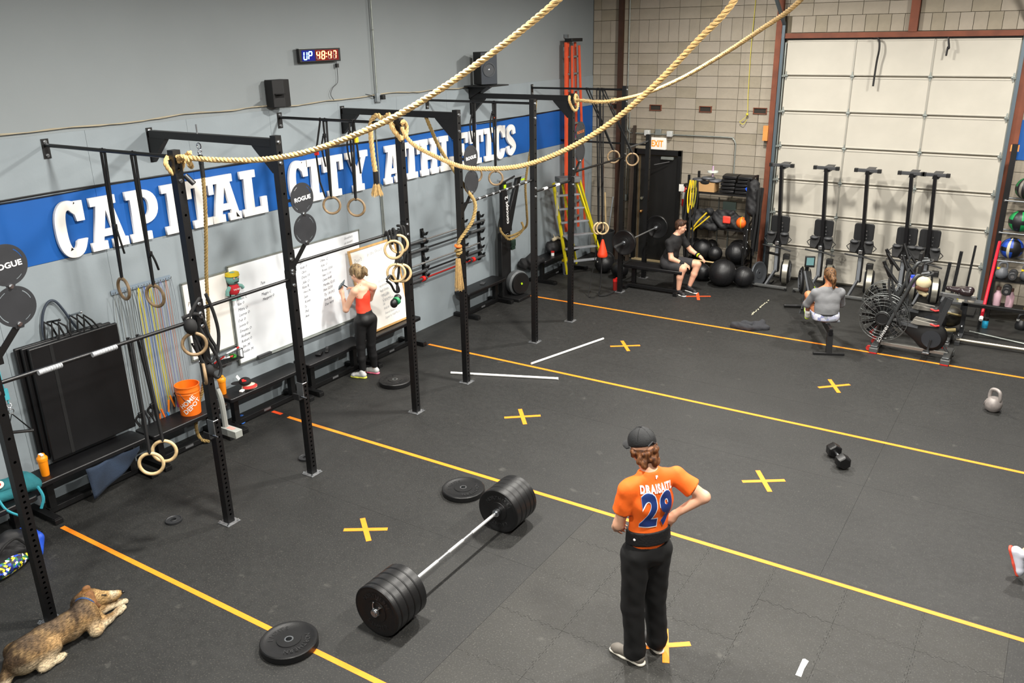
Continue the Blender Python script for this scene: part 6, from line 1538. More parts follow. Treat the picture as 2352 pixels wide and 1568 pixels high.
t = thing('baseball_cap', 'cream cap with brown brim hanging on the front fan bike', 'cap', (7.02, 12.84, 1.13))
t.rotation_euler = (math.radians(20), 0, 0)
MB().sph((0, 0, 0), (.10, .09, .095), 22, 14).build('crown', mat('cream cap cloth', 'c3b792', .85, var=.06), t)
sdf_obj('brim', mat('cream cap cloth', 'd8c9a3', .85), t, [('cap', (-.04, -.06, -.09), (.04, -.09, -.14), .035, .035, (0, 1, 0), .3), ('cap', (-.02, -.07, -.13), (.06, -.07, -.13), .03, .03, (0, 1, 0), .3)], .02, .009)
sdf_obj('brown_panel', mat('brown cap panel', '4f2d17', .8), t, [('cap', (-.06, -.075, -.04), (.05, -.075, -.06), .035, .035)], .02, .010)
t = thing('shaker_bottle', 'small clear bottle with pink and blue contents behind the cream cap', 'bottle', (6.86, 12.98, 1.02)); MB().cyl((0, 0, 0), (0, 0, .13), .035, .04).build('cup', mat('pink cup', 'a08ab4', .3), t); MB().cyl((0, 0, .13), (0, 0, .165), .036).build('lid', mat('blue lid', '2b4ad0', .4), t)
# ================================================================== SEATED MAN'S BENCH, RACK BARBELL
t = thing('flat_bench', 'black flat bench the man in the black shirt is sitting on', 'bench', (2.36, 14.24, 0))
MB().box((0, 0, .42), (1.16, .32, .06)).build('pad', M_VINYL, t, bev=.012)
for s in (-1, 1):
    MB().box((s * .42, 0, .22), (.075, .075, .36)).build('leg', M_BLACK, t, smooth=False, bev=.004)
    MB().box((s * .50, -.02, .035), (.075, .46, .06)).build('foot', M_BLACK, t, smooth=False, bev=.004)
MB().box((0, -.10, .06), (1.0, .07, .06)).build('stretcher', M_BLACK, t, smooth=False, bev=.004)
t = thing('barbell', 'loaded barbell racked between the two far uprights left of the seated man', 'barbell', (2.02, 14.33, .99), 0)
MB().cyl((0, -.66, 0), (0, .66, 0), .014).build('shaft', mat('bright shaft', 'a9acae', .3, .8), t)
for s in (-1, 1): MB().cyl((0, s * .66, 0), (0, s * 1.09, 0), .025).cyl((0, s * .655, 0), (0, s * .685, 0), .036).build('sleeve', M_STEEL, t)
bumper('black bumper plate on the near end of the racked barbell', (2.02, 13.60, .99), (0, -1, 0), .225, .06, letters=False)
bumper('black bumper plate on the far end of the racked barbell', (2.02, 15.06, .99), (0, -1, 0), .225, .06, letters=False)
# ================================================================== EQUIPMENT SHELF
sh = thing('storage_shelf', 'black steel shelf unit full of mats and straps against the block wall', 'shelf', (3.02, 15.75, 0))
for x in (-.57, .58):
    for y in (-.27, .25): MB().box((x, y, .98), (.04, .04, 1.96)).build('post', M_BLACK, sh, smooth=False)
for z in (.30, .98, 1.64): MB().box((0.0, 0, z), (1.16, .54, .035)).build('shelf_board', M_BLACK, sh, smooth=False)
for x in (-.57, .58):
    b = MB()
    for k in range(3): b.bar((x, -.27, .35 + k * .6), (x, .25, .6 + k * .6), .02, .02)
    b.build('side_brace', M_BLACK, sh, smooth=False)
sdf_cloth = mat('black nylon heap', '141416', .7, var=.3, vscale=9, bump=.7, bscale=16)
t = thing('cardboard_box', 'tan cardboard box on the top shelf', 'box', (2.76, 15.62, 1.66)); MB().box((0, 0, .085), (.38, .26, .17)).build('carton', mat('cardboard', 'b08a5c', .85, var=.05), t, smooth=False); MB().sph((0, -.13, .172), (.09, .012, .035)).build('hand_hole', M_FLOORBASE, t)
for c, x in enumerate((3.18, 3.47)):
    for k in range(5 if c == 0 else 5):
        t = thing('ab_mat', 'curved black pad, %s of the %s stack on the top shelf' % (['bottom one', 'second from the bottom', 'middle one', 'second from the top', 'topmost one'][k], 'left' if c == 0 else 'right'), 'pad', (x + random.uniform(-.01, .01) + .012 * k, 15.66, 1.66 + k * .066), random.uniform(-.05, .05), 'curved pads stacked on the top shelf')
        b = MB(); n = 8; vs = []
        for i in range(n + 1):
            y = -.17 + .34 * i / n; h = .045 * math.sin(PI * i / n) * .5
            for xx in (-.135, .135):
                vs += [(xx, y, h + .008), (xx, y, h + .055)]
        fs = []
        for i in range(n):
            a = i * 4; fs += [(a, a + 4, a + 6, a + 2), (a + 1, a + 3, a + 7, a + 5), (a, a + 1, a + 5, a + 4), (a + 2, a + 6, a + 7, a + 3)]
        fs += [(0, 2, 3, 1), (n * 4, n * 4 + 1, n * 4 + 3, n * 4 + 2)]
        b.add(vs, fs).build('pad_body', M_VINYL, t, bev=.006)
for i, (x, z, c, n) in enumerate(((2.60, 1.86, '3c3f44', 'dark grey'), (2.78, 1.90, '4a4c50', 'mid grey'), (2.92, 1.86, '55575c', 'light grey'))):
    t = thing('ankle_weight', '%s stretch disc on top of the cardboard box' % n, 'disc', (x, 15.62, z - .0)); MB().lathe([(0, -.02), (.12, -.02), (.13, 0), (.12, .02), (0, .025)], n=26).build('disc_body', mat('disc ' + c, c, .5), t)
t = thing('massage_roller', 'pale pink stick roller with white discs on the top shelf', 'roller', (2.86, 15.62, 1.93)); MB().cyl((0, 0, -.0), (0, 0, .20), .016).build('stick', mat('pale pink', 'b79ab4', .5), t); MB().cyl((0, 0, .08), (0, 0, .105), .10).build('disc', mat('white green disc', 'c9cfc9', .5), t)
for lab, c, prims in (('heap of black vests on the middle shelf, left side', (2.75, 15.66, 1.00), [('cap', (-.15, -.02, .2), (.1, -.05, .27), .09, .07), ('cap', (-.2, -.1, .08), (.2, .0, .10), .10, .10), ('cap', (-.1, -.15, .02), (.25, -.18, .0), .08, .07), ('cap', (-.15, 0, .16), (.12, .05, .2), .08, .07)]),
                      ('heap of black vests on the middle shelf, right side', (3.28, 15.66, 1.00), [('cap', (-.3, -.12, .18), (-.1, -.18, .05), .07, .07), ('cap', (-.28, 0, .22), (.0, -.05, .27), .09, .07), ('cap', (-.25, 0, .12), (.15, -.05, .13), .13, .11), ('cap', (-.05, -.12, .10), (.22, -.12, .04), .08, .08), ('cap', (-.2, .05, .22), (.05, .0, .2), .07, .08)])):
    t = thing('weight_vest', lab, 'vest', c); sdf_obj('cloth', sdf_cloth, t, prims, .05, .014, .012)
t = thing('orange_ball', 'orange half ball at the right end of the middle shelf', 'ball', (3.52, 15.50, 1.14)); MB().sph((0, 0, 0), .105).build('ball_body', mat('orange ball', 'e0601a', .5), t); MB().torus((0, 0, 0), .106, .008, (1, .1, 0)).build('yellow_ring', mat('yellow band', 'c9b020', .5), t)
t = thing('red_pouch', 'red block on the middle shelf between the black vests', 'pouch', (3.25, 15.43, 1.18)); MB().box((0, 0, 0), (.15, .04, .14)).build('pouch_body', mat('coral red', 'dd4030', .6), t, bev=.02)
t = thing('resistance_bands', 'yellow loop bands hanging on the left post of the shelf', 'bands', (2.50, 15.42, 1.25))
for k, (c, L, dx) in enumerate((('d6b918', .62, 0), ('c9ab1a', .55, .05), ('8f8a20', .50, .10), ('171718', .62, .14))):
    MB().tube(catmull([(dx, 0, .62), (dx - .03, -.02, .62 - L * .5), (dx, -.03, .62 - L), (dx + .03, -.02, .62 - L * .5), (dx + .01, 0, .62)], 6), .013, 7).split('band', mat('band ' + c, c, .6), t)
t = thing('resistance_bands', 'yellow bands draped over the middle shelf on the left', 'bands', (2.62, 15.42, .96))
MB().tube(catmull([(.24, 0, .32), (.10, -.03, .16), (0, -.04, .02), (-.08, -.04, -.04)], 6), .016, 7).tube(catmull([(.30, 0, .26), (.14, -.04, .10), (.02, -.05, -.02), (.0, -.05, -.14)], 6), .014, 7).split('band', mat('band c9ab1a', 'c9ab1a', .6), t)
t = thing('resistance_bands', 'black bands and straps hanging on the left post of the shelf', 'bands', (2.46, 15.40, .30))
MB().tube(catmull([(0, 0, 1.1), (-.02, -.04, .6), (.02, -.04, .1)], 6), .02, 7).tube(catmull([(.08, 0, 1.1), (.10, -.05, .6), (.07, -.05, .05)], 6), .022, 7).tube(catmull([(.14, 0, .9), (.17, -.05, .5), (.16, -.05, .12)], 6), .018, 7).split('band', M_WEB, t)
t = thing('suspension_straps', 'thick bunch of black straps and clips hanging on the right side of the shelf', 'straps', (3.70, 15.55, .40))
for k in range(7):
    x = random.uniform(-.06, .14); y = random.uniform(-.18, .05); L = random.uniform(.9, 1.3)
    MB().tube(catmull([(x, y, 1.4), (x + random.uniform(-.03, .03), y - .03, 1.4 - L * .5), (x + random.uniform(-.04, .04), y, 1.4 - L)], 6), .024, 6).build('strap', M_WEB, t)
b = MB()
for k in range(6): b.torus((random.uniform(-.08, .1), -.22, random.uniform(.1, 1.1)), .022, .004, (1, .3, .2), 14, 6)
b.split('carabiner', M_STEEL, t)
sdf_obj('vest_hung', sdf_cloth, t, [('cap', (0, -.05, 1.45), (.02, -.08, 1.0), .10, .12), ('cap', (.05, 0, 1.3), (.08, 0, .8), .08, .07)], .04, .015, .012)
t = thing('blue_strap', 'bright blue strap corner on the right stack of the top shelf', 'strap', (3.66, 15.48, 1.82)); MB().bar((-.10, 0, -.06), (.08, 0, .07), .03, .06).build('strap_body', mat('bright blue', '1c55d8', .5), t, smooth=False)
t = thing('battle_rope', 'bunch of black cords and straps hanging on the left side of the shelf', 'straps', (2.40, 15.60, .3))
for k in range(5):
    x = random.uniform(-.05, .05); y = random.uniform(-.15, .15); MB().tube(catmull([(x, y, 1.35), (x - .03, y - .03, .9), (x + .02, y, .45 + .08 * k)], 5), .018, 6).build('cord', M_WEB, t)
t = thing('electrical_box', 'grey electrical box with conduit on the block wall behind the shelf', 'electrical box', (3.05, 16.16, 1.25)); MB().box((0, 0, .05), (.26, .05, .16)).build('box_body', mat('grey green box', '6e7f78', .5), t, bev=.004); MB().cyl((-.0, 0, -.02), (-.0, 0, -1.2), .014).cyl((-.22, 0, .2), (-.22, 0, -1.2), .012).build('pipe', M_GALV, t)
t = thing('weight_plate', 'grey rimmed plate leaning at the right foot of the shelf', 'weight plate', (3.93, 15.45, .23)); MB().ringlathe(plate_prof(.225, .04), (0, 0, 0), (1, -.35, .12), 40).build('plate_body', mat('grey plate', '53565a', .4, .5), t)
t = thing('plate_peg', 'black steel peg post beside the shelf', 'post', (3.98, 15.72, 0)); MB().box((0, 0, .36), (.06, .06, .72)).cyl((0, 0, .58), (.24, -.08, .58), .024).box((0, 0, .02), (.3, .2, .04)).build('frame', M_BLACK, t, smooth=False)
# slam balls
def ball(lab, c, r, shine=.4):
    t = thing('slam_ball', lab, 'ball', c, random.uniform(0, 6), 'black slam balls by the shelf')
    MB().sph((0, 0, 0), (r, r, r * .97), 28, 18).build('ball_body', mat('slam ball rubber', '131315', .45, var=.2, vscale=14, bump=.2, bscale=70), t)
    b = MB()
    for a in (0, 1): b.torus((0, 0, 0), r * 1.001, .0035, (math.cos(a * 1.57), math.sin(a * 1.57), .2), 32, 5)
    b.build('seam', M_BLACKR, t)
    MB().lathe([(.016, 0), (.016, .004), (0, .004)], (-r * .55, -r * .72, r * .36), (-.55, -.75, .4), 12).build('valve', mat('pale valve', '8c8c88', .5), t)
ball('largest black slam ball, front centre by the seated man', (3.36, 15.08, .255), .26)
ball('black slam ball on the floor right of the largest one', (3.72, 15.22, .19), .195)
ball('black slam ball on the floor left of the largest one', (2.90, 15.25, .165), .165)
ball('black slam ball wedged above the front pair, below the shelf', (3.42, 15.60, .52), .20)
ball('black slam ball on the lowest shelf at the right end', (3.36, 15.93, .52), .19)
ball('small black slam ball on the lowest shelf, centre', (3.00, 15.62, .465), .145)
ball('large black slam ball on the lowest shelf, left of centre', (2.73, 15.66, .51), .20)
ball('black slam ball at the back left of the lowest shelf', (2.48, 15.85, .50), .17)
ball('small black slam ball behind the small centre one', (2.78, 16.02, .50), .13)
ball('black slam ball on the floor behind the far upright, left one', (1.00, 14.85, .185), .185)
ball('black slam ball on the floor behind the far upright, right one', (1.45, 14.65, .17), .17)
ball('black slam ball on the floor behind the orange cone', (.86, 15.25, .16), .16)
t = thing('wooden_dowel', 'pale wooden dowel lying across the lowest shelf front', 'stick', (2.45, 15.44, .335)); MB().cyl((0, 0, 0), (.85, 0, -.01), .014).build('shaft', mat('pale wood', 'c2a878', .6), t)
t = thing('fire_extinguisher', 'red and white fire extinguisher hung on the wall beside the black door', 'extinguisher', (2.16, 16.10, 1.22))
MB().lathe([(.06, 0), (.075, .02), (.075, .32), (.05, .38), (.02, .41), (0, .41)], n=20).build('cylinder', mat('extinguisher red', 'b3201c', .35), t); MB().ringlathe([(.076, .16), (.078, .16), (.078, .30), (.076, .30)], n=20).build('label_band', mat('label grey', 'a8a6a0', .5), t)
MB().box((0, -.02, .44), (.05, .12, .05)).build('valve_head', M_BLACKM, t, bev=.005); MB().tube(catmull([(.02, -.06, .43), (.11, -.07, .3), (.10, -.05, .05), (.06, -.06, -.25), (.0, -.06, -.3)], 6), .010, 6).build('hose', M_BLACKR, t)
MB().box((-.06, -.08, .38), (.11, .003, .14), rz=.2).build('paper_tag', mat('paper tag', 'd8d4cc', .8), t, smooth=False)
# exit sign
t = thing('exit_sign', 'lit exit sign with two emergency lamps above the black door', 'sign', (1.52, 16.13, 2.42))
MB().box((0, 0, 0), (.33, .07, .23)).build('housing', mat('sign white', 'dedbd4', .4, emit='fff0e0', estr=.15), t, bev=.006)
text_part('lettering', 'EXIT', .17, on_y(-.012, -.037, -.003), mat('exit orange', 'ff6a20', .4, emit='ff5a10', estr=1.6), t, depth=.002, bold=.005, sx=.72)
for s in (-1, 1): MB().box((s * .24, -.02, .20), (.11, .09, .11)).build('emergency_lamp', mat('lamp grey', 'b9bbb8', .4), t, bev=.012)
MB().box((-.02, .02, .22), (.12, .05, .11)).build('junction_box', M_GALV, t, bev=.004)
t = thing('conduit', 'thin steel conduit running over the exit sign and down to the shelf', 'conduit', (0, 16.165, 0))
MB().tube(catmull([(.80, 0, 3.3), (.80, 0, 2.9), (.81, 0, 2.72), (.85, 0, 2.63), (.95, 0, 2.60), (1.8, 0, 2.60), (2.9, 0, 2.60), (3.02, 0, 2.58), (3.07, 0, 2.50), (3.08, 0, 2.4), (3.08, 0, 1.5)], 6), .0125, 8).build('pipe', M_GALV, t)
t = thing('conduit', 'vertical conduit on the block wall left of the black door', 'conduit', (.80, 16.165, 0)); MB().cyl((0, 0, 1.3), (0, 0, 7.4), .012).cyl((.06, 0, 1.3), (.06, 0, 3.0), .010).build('pipe', M_GALV, t); MB().box((.02, -.01, 1.28), (.09, .05, .13)).build('switch_box', mat('box grey', '7d8380', .5), t, bev=.004)
t = thing('yellow_rope', 'thin yellow cord hanging down the block wall', 'cord', (3.27, 16.13, 3.0)); MB().tube(catmull([(-.03, 0, 3.5), (0, 0, 2.2), (-.02, 0, 1.2), (-.01, 0, .4), (0, 0, .05), (-.08, 0, -.06), (-.13, 0, -.10), (-.06, 0, -.14), (.0, 0, -.05)], 6), .006, 5).sph((0, 0, .04), .025).build('cord_body', mat('pale yellow', 'c2b53c', .7), t)
t = thing('wood_block', 'small orange wood block strapped to the door jamb', 'block', (3.66, 16.08, 2.72)); MB().box((0, 0, 0), (.09, .06, .27)).build('block_body', mat('orange wood', 'c98442', .6, var=.1), t, smooth=False)
for lab, x, z0, z1 in (('long black strap hanging from the door head', 5.44, 3.58, 4.34), ('short black strap hanging from the door head', 6.50, 4.07, 4.34)):
    t = thing('door_strap', lab, 'strap', (x, 16.08, z0)); MB().tube(catmull([(-.10 if x < 6 else 0, .02, z1 - z0 + .01), (-.01, -.01, z1 - z0), (.02, -.02, z1 - z0 - .15), (0, 0, (z1 - z0) * .5), (-.01, 0, 0)], 5), .016, 6).build('strap_body', M_BLACKR, t)
# ================================================================== RIGHT HAND RACK
rk = thing('storage_rack', 'tall black rack with medicine balls at the right edge by the door', 'rack', (7.80, 15.85, 0))
MB().box((-.09, -.1, 1.38), (.08, .08, 2.76)).build('upright', M_BLACK, rk, smooth=False); MB().box((1.05, -.1, 1.38), (.08, .08, 2.76)).build('upright', M_BLACK, rk, smooth=False)
MB().box((-.09, -.1, 2.70), (.12, .04, .10)).build('orange_cap', mat('orange wood', 'c98442', .6), rk, smooth=False)
for z in (.90, 1.36, 1.88):
    MB().cyl((-.09, -.16, z), (1.05, -.16, z), .013).cyl((-.09, .12, z), (1.05, .12, z), .013).build('ball_rail', mat('rack rail', '77797b', .4, .6), rk)
for z in (.90, 1.36, 1.88): bolt_obj((-.09, -.14, z), rk, (0, -1, 0))
def medball(lab, x, z, cols, r=.175):
    t = thing('medicine_ball', lab, 'ball', (x, 15.86, z), random.uniform(0, 3), 'medicine balls on the tall rack')
    m = [mat('ball ' + c, c, .45, var=.1) for c in cols]
    n, mm = 24, 16; b = MB().sph((0, 0, 0), r, n, mm)
    for i, f in enumerate(b.f):
        cz = sum(b.v[k].z for k in f) / len(f) / r; ca = math.atan2(sum(b.v[k].y for k in f), sum(b.v[k].x for k in f))
        q = 0 if abs(cz) < .88 and math.sin(ca * 3 + .5) > -.55 and abs(cz) > .12 else 1
        if len(cols) > 2 and abs(math.sin(ca * 2 + .5) + .2) < .22: q = 2
        b.mi[i] = q
    b.build('ball_body', m, t)
medball('green and black medicine ball on the top rail of the rack', 7.98, 2.07, ['15703a', '141416', '6f6a62'])
medball('green and black medicine ball on the middle rail of the rack', 7.97, 1.54, ['168a48', '17171a'])
medball('blue, black and white patched medicine ball on the lower rail of the rack', 7.92, 1.09, ['1c46a8', '15161a', 'b8b19a'])
medball('blue medicine ball at the frame edge on the middle rail', 8.33, 1.54, ['1c46a8', '15161a'])
medball('green medicine ball at the frame edge on the top rail', 8.34, 2.07, ['15703a', '141416'])
t = thing('foam_bat', 'long red bar leaning on the rack beside the garage door', 'bar', (7.72, 14.95, .35)); MB().cyl((.02, -.75, .0), (.03, .45, .92), .024).build('bar_body', mat('bright red', 'c4122a', .4), t); MB().cyl((.019, -.80, -.035), (.02, -.75, 0), .028).build('white_end', M_WHITE, t)
# low bar stand in front
st = thing('bar_stand', 'low black steel stand with a long bar in front of the tall rack', 'stand', (7.50, 13.85, 0))
for x in (0.0, 1.25): MB().box((x, .35, .27), (.06, .06, .54)).build('post', mat('dark stand steel', '2a2c2e', .4, .4), st, smooth=False); MB().box((x, .2, .03), (.07, .7, .05)).build('foot', M_GRAYP, st, smooth=False)
MB().box((.62, .35, .52), (1.35, .06, .055)).build('top_bar', mat('scuffed black bar', '1d1e1f', .35, .4), st, smooth=False, bev=.006)
MB().cyl((-.02, -.03, .06), (1.5, -.03, .06), .024).build('low_bar', mat('pale steel bar', 'aaa394', .35, .7), st)
b = MB(); b.sph((0, -.02, .12), .02).sph((0, .3, .17), .02).split('bolt', M_STEEL, st)
MB().tube([(.1, .6, .02), (.95, .35, .02), (1.05, .55, .02)], .012, 6).build('frame_foot', M_GALV, st)
# upright sled poles
sl = thing('push_sled', 'three black steel sled poles of different height by the overhead door', 'sled', (7.15, 15.45, 0))
for x, h, w in ((-.08, .84, .05), (.06, 1.04, .05), (.25, 1.16, .034)): MB().bar((x - .03, 0, .05), (x + .02, 0, h), w, w, (0, 1, 0)).build('pole', mat('worn black pole', '2b2c2e', .35, .5, .3, 30), sl, smooth=False)
MB().box((.05, 0, .03), (.75, .5, .06)).build('base', M_BLACKM, sl, smooth=False)
# jars and odd items behind the bikes
t = thing('utility_shelf', 'low grey table holding pale jars behind the fan bike saddle', 'table', (7.42, 14.75, 0)); MB().box((0, 0, .40), (.62, .30, .03)).build('top', M_RGREY, t, smooth=False)
for x, y in ((-.28, -.12), (.28, -.12), (-.28, .12), (.28, .12)): MB().box((x, y, .2), (.03, .03, .4)).build('leg', M_BLACKM, t, smooth=False)
for i, (x, y, z, r, h, c, l) in enumerate(((7.22, 14.70, .415, .045, .10, 'bdb6a6', 'pale jar left of the white square box'), (7.40, 14.66, .415, .045, .11, 'd6d0c0', 'pale jar under the white square box'), (7.53, 14.72, .415, .05, .11, 'a8a195', 'grey jar at the right end of the low table'))):
    t = thing('jar', l, 'jar', (x, y, z)); MB().lathe([(r, 0), (r, h * .75), (r * .8, h * .85), (r * .8, h), (0, h)], n=18).build('jar_body', mat('jar ' + c, c, .5), t)
t = thing('white_box', 'small white square box on the pale jars', 'box', (7.43, 14.70, .53)); MB().box((0, 0, .045), (.09, .06, .09)).build('box_body', M_WHITE, t, bev=.008)
t = thing('yellow_tub', 'small yellow tub behind the white square box', 'tub', (7.36, 14.80, .416)); MB().cyl((0, 0, 0), (0, 0, .12), .04).build('tub_body', mat('yellow green', 'b5ab1c', .5), t)
t = thing('sand_bag', 'dark ball shaped bag with cream trim under the bike saddle', 'bag', (7.30, 14.35, .22)); MB().sph((0, 0, .03), (.19, .17, .17), 22, 14).build('bag_body', mat('dark camo', '2c2a22', .5, var=.7, vscale=9), t)
MB().torus((0, -.02, .08), .165, .016, (.1, .3, 1), 28, 7).tube([(-.12, -.12, -.14), (0, -.16, -.16), (.12, -.13, -.14)], .03, 8).build('cream_trim', mat('cream trim', '9a8a5c', .7), t); MB().lathe([(.035, 0), (.035, .006), (0, .006)], (-.01, -.14, .12), (-.1, -1, .5), 16).build('logo_disc', mat('pale disc', 'a8a7a0', .5), t)
t = thing('drink_can', 'bright blue can standing on the floor by the bar stand', 'can', (7.78, 14.75, .0)); MB().lathe([(.032, 0), (.042, .01), (.045, .13), (.04, .145), (0, .145)], n=20).build('can_body', mat('cyan can', '2a9cc4', .4, var=.2, vscale=30), t); MB().cyl((0, 0, .145), (0, 0, .185), .044).build('lid', M_BLACKM, t)
for i, (x, z, l) in enumerate(((7.86, .24, 'pink water bottle on the rack foot, left one'), (8.04, .24, 'pink water bottle on the rack foot, right one'))):
    t = thing('water_bottle', l, 'bottle', (x, 15.35, z)); MB().lathe([(.055, 0), (.06, .02), (.06, .19), (.035, .23), (.035, .26), (0, .26)], n=18).build('bottle_body', mat('pale pink bottle', 'c7a3ae', .4), t); MB().cyl((0, 0, .26), (0, 0, .31), .036).build('cap', mat('brown cap', '5a4038', .5), t)
t = thing('rack_shelf', 'low black shelf across the foot of the tall rack', 'shelf', (8.25, 15.40, 0)); MB().box((0, 0, .22), (1.0, .32, .03)).box((0, 0, .68), (1.0, .32, .03)).build('board', M_BLACK, t, smooth=False); MB().box((-.48, 0, .36), (.04, .3, .72)).box((.48, 0, .36), (.04, .3, .72)).build('side', M_BLACK, t, smooth=False)
def dbell(lab, c, col='2c2d2f'):
    t = thing('dumbbell', lab, 'dumbbell', c, 0, 'round dumbbells on the rack')
    for s in (-1, 1): MB().lathe([(0, 0), (.055, 0), (.065, .012), (.065, .07), (.055, .08), (0, .08)], (0, s * .06, 0), (0, s, 0), 24).build('head', mat('dumbbell ' + col, col, .5), t); MB().lathe([(.026, 0), (.026, .003), (.012, .003)], (0, s * .14, 0), (0, s, 0), 18).split('end_cap', M_STEEL, t)
    MB().cyl((0, -.06, 0), (0, .06, 0), .014).build('handle', M_STEEL, t)
dbell('round dark dumbbell on the rack shelf, upper one facing the room', (8.02, 15.28, .79)); dbell('round dark dumbbell on the rack, lower one facing the room', (7.98, 15.12, .58), '1d1e20')
def kb2(lab, c, col, ring):
    t = thing('kettlebell', lab, 'kettlebell', c, .4); MB().lathe([(.05, 0), (.085, .03), (.095, .08), (.08, .13), (.05, .17), (0, .18)], n=22).build('bell', mat('kb ' + col, col, .45), t)
    MB().tube(catmull([(-.055, 0, .12), (-.065, 0, .18), (-.045, 0, .25), (.045, 0, .25), (.065, 0, .18), (.055, 0, .12)], 5), .018, 8).build('handle', mat('kb ' + col, col, .45), t); MB().ringlathe([(.021, -.015), (.024, -.015), (.024, .015), (.021, .015)], (-.062, 0, .17), (0, 0, 1), 12).build('colour_ring', mat('ring ' + ring, ring, .5), t)
kb2('grey kettlebell with yellow ring on the rack shelf, left of the dumbbells', (7.86, 15.36, .695), '5d6065', 'd6bb1c'); kb2('grey kettlebell with yellow ring on the rack shelf, right of the dumbbells', (8.20, 15.38, .695), '4a4c50', 'd6bb1c')
kb2('black kettlebell on the floor at the right picture edge', (8.27, 14.95, 0), '17181a', '9a9a98')
for i, (x, z, c, l) in enumerate(((8.33, .24, 'd6b31c', 'yellow block on the low shelf at the right edge'), (8.36, .06, '5c2a78', 'purple block under the low shelf at the right edge'))):
    t = thing('foam_block', l, 'block', (x, 15.25, z)); MB().box((0, 0, .08), (.15, .12, .16)).build('block_body', mat('block ' + c, c, .5), t, bev=.015)
t = thing('rubber_platform', 'worn black rubber platform mats behind the bar stand', 'mat', (7.9, 14.9, .002)); MB().box((0, 0, .01), (1.3, 1.0, .02)).build('mat_body', mat('worn black mat', '232321', .55, var=.25, vscale=6), t, smooth=False)
# ================================================================== PEOPLE
V3 = Vector
def hair_mat(n, c, c2, sc=30):
    m = mat(n, c, .55, spec=.3); nt = m.node_tree; b = nt.nodes['Principled BSDF']
    tc = nt.nodes.new('ShaderNodeTexCoord'); mp = nt.nodes.new('ShaderNodeMapping'); mp.inputs['Scale'].default_value = (sc, sc, sc * .18)
    x = nt.nodes.new('ShaderNodeTexNoise'); x.inputs['Scale'].default_value = 2.0; x.inputs['Detail'].default_value = 6
    r = nt.nodes.new('ShaderNodeMix'); r.data_type = 'RGBA'; mr = nt.nodes.new('ShaderNodeMapRange'); mr.inputs[1].default_value = .38; mr.inputs[2].default_value = .62
    nt.links.new(tc.outputs['Object'], mp.inputs[0]); nt.links.new(mp.outputs[0], x.inputs['Vector']); nt.links.new(x.outputs['Fac'], mr.inputs[0]); nt.links.new(mr.outputs[0], r.inputs[0])
    r.inputs[6].default_value = (*srgb(c), 1); r.inputs[7].default_value = (*srgb(c2), 1); nt.links.new(r.outputs[2], b.inputs['Base Color'])
    bp = nt.nodes.new('ShaderNodeBump'); bp.inputs['Strength'].default_value = .9; bp.inputs['Distance'].default_value = .012
    nt.links.new(x.outputs['Fac'], bp.inputs['Height']); nt.links.new(bp.outputs['Normal'], b.inputs['Normal']); return m
def hfr(f, up=(0, 0, 1), roll=0.0):
    f = V3(f).normalized(); l = V3(up).cross(f).normalized(); u = f.cross(l); return f, l, u
def head_prims(c, f, l, u, s=1.0, fem=False):
    c = V3(c); P = lambda a, b, d: tuple(c + (f * a + l * b + u * d) * s)
    R = Matrix((f, l, u)).transposed().to_euler()
    p = [('ell', P(-.012, 0, .030), (.096 * s, .076 * s, .092 * s), R), ('ell', P(.022, 0, -.040), (.066 * s, .058 * s, .078 * s), R),
         ('cap', P(.060, 0, -.088), P(.045, 0, -.098), .024 * s, .024 * s), ('cap', P(.080, 0, .008), P(.102, 0, -.030), .009 * s, .013 * s, {'k': .012}),
         ('cap', P(.078, .030, .022), P(.078, -.030, .022), .012 * s, .012 * s), ('cap', P(.083, .016, -.060), P(.083, -.016, -.060), .010 * s, .010 * s, {'k': .010})]
    for q in (1, -1):
        p += [('ell', P(-.008, q * .076, -.012), (.018 * s, .009 * s, .032 * s), R, {'k': .008}), ('ell', P(.058, q * .040, -.035), (.020 * s, .018 * s, .020 * s), R)]
    return p
def face_parts(t, c, f, l, u, s=1.0, brow='3a281c'):
    c = V3(c); P = lambda a, b, d: c + (f * a + l * b + u * d) * s
    for q in (1, -1):
        MB().sph(P(.077, q * .031, .004), .0115 * s, 12, 8).build('eye', mat('eye white', 'cfc8c0', .3), t)
        MB().sph(P(.0855, q * .031, .003), .0048 * s, 8, 6).build('iris', mat('dark iris', '22160f', .3), t)
        MB().tube([P(.086, q * .014, .026), P(.088, q * .032, .031), P(.078, q * .050, .025)], .0042 * s, 5).build('eyebrow', mat('brow ' + brow, brow, .8), t)
    MB().tube([P(.086, .020, -.060), P(.0935, 0, -.058), P(.086, -.020, -.060)], .0045 * s, 6).build('lips', mat('lips', 'a35f52', .5), t)
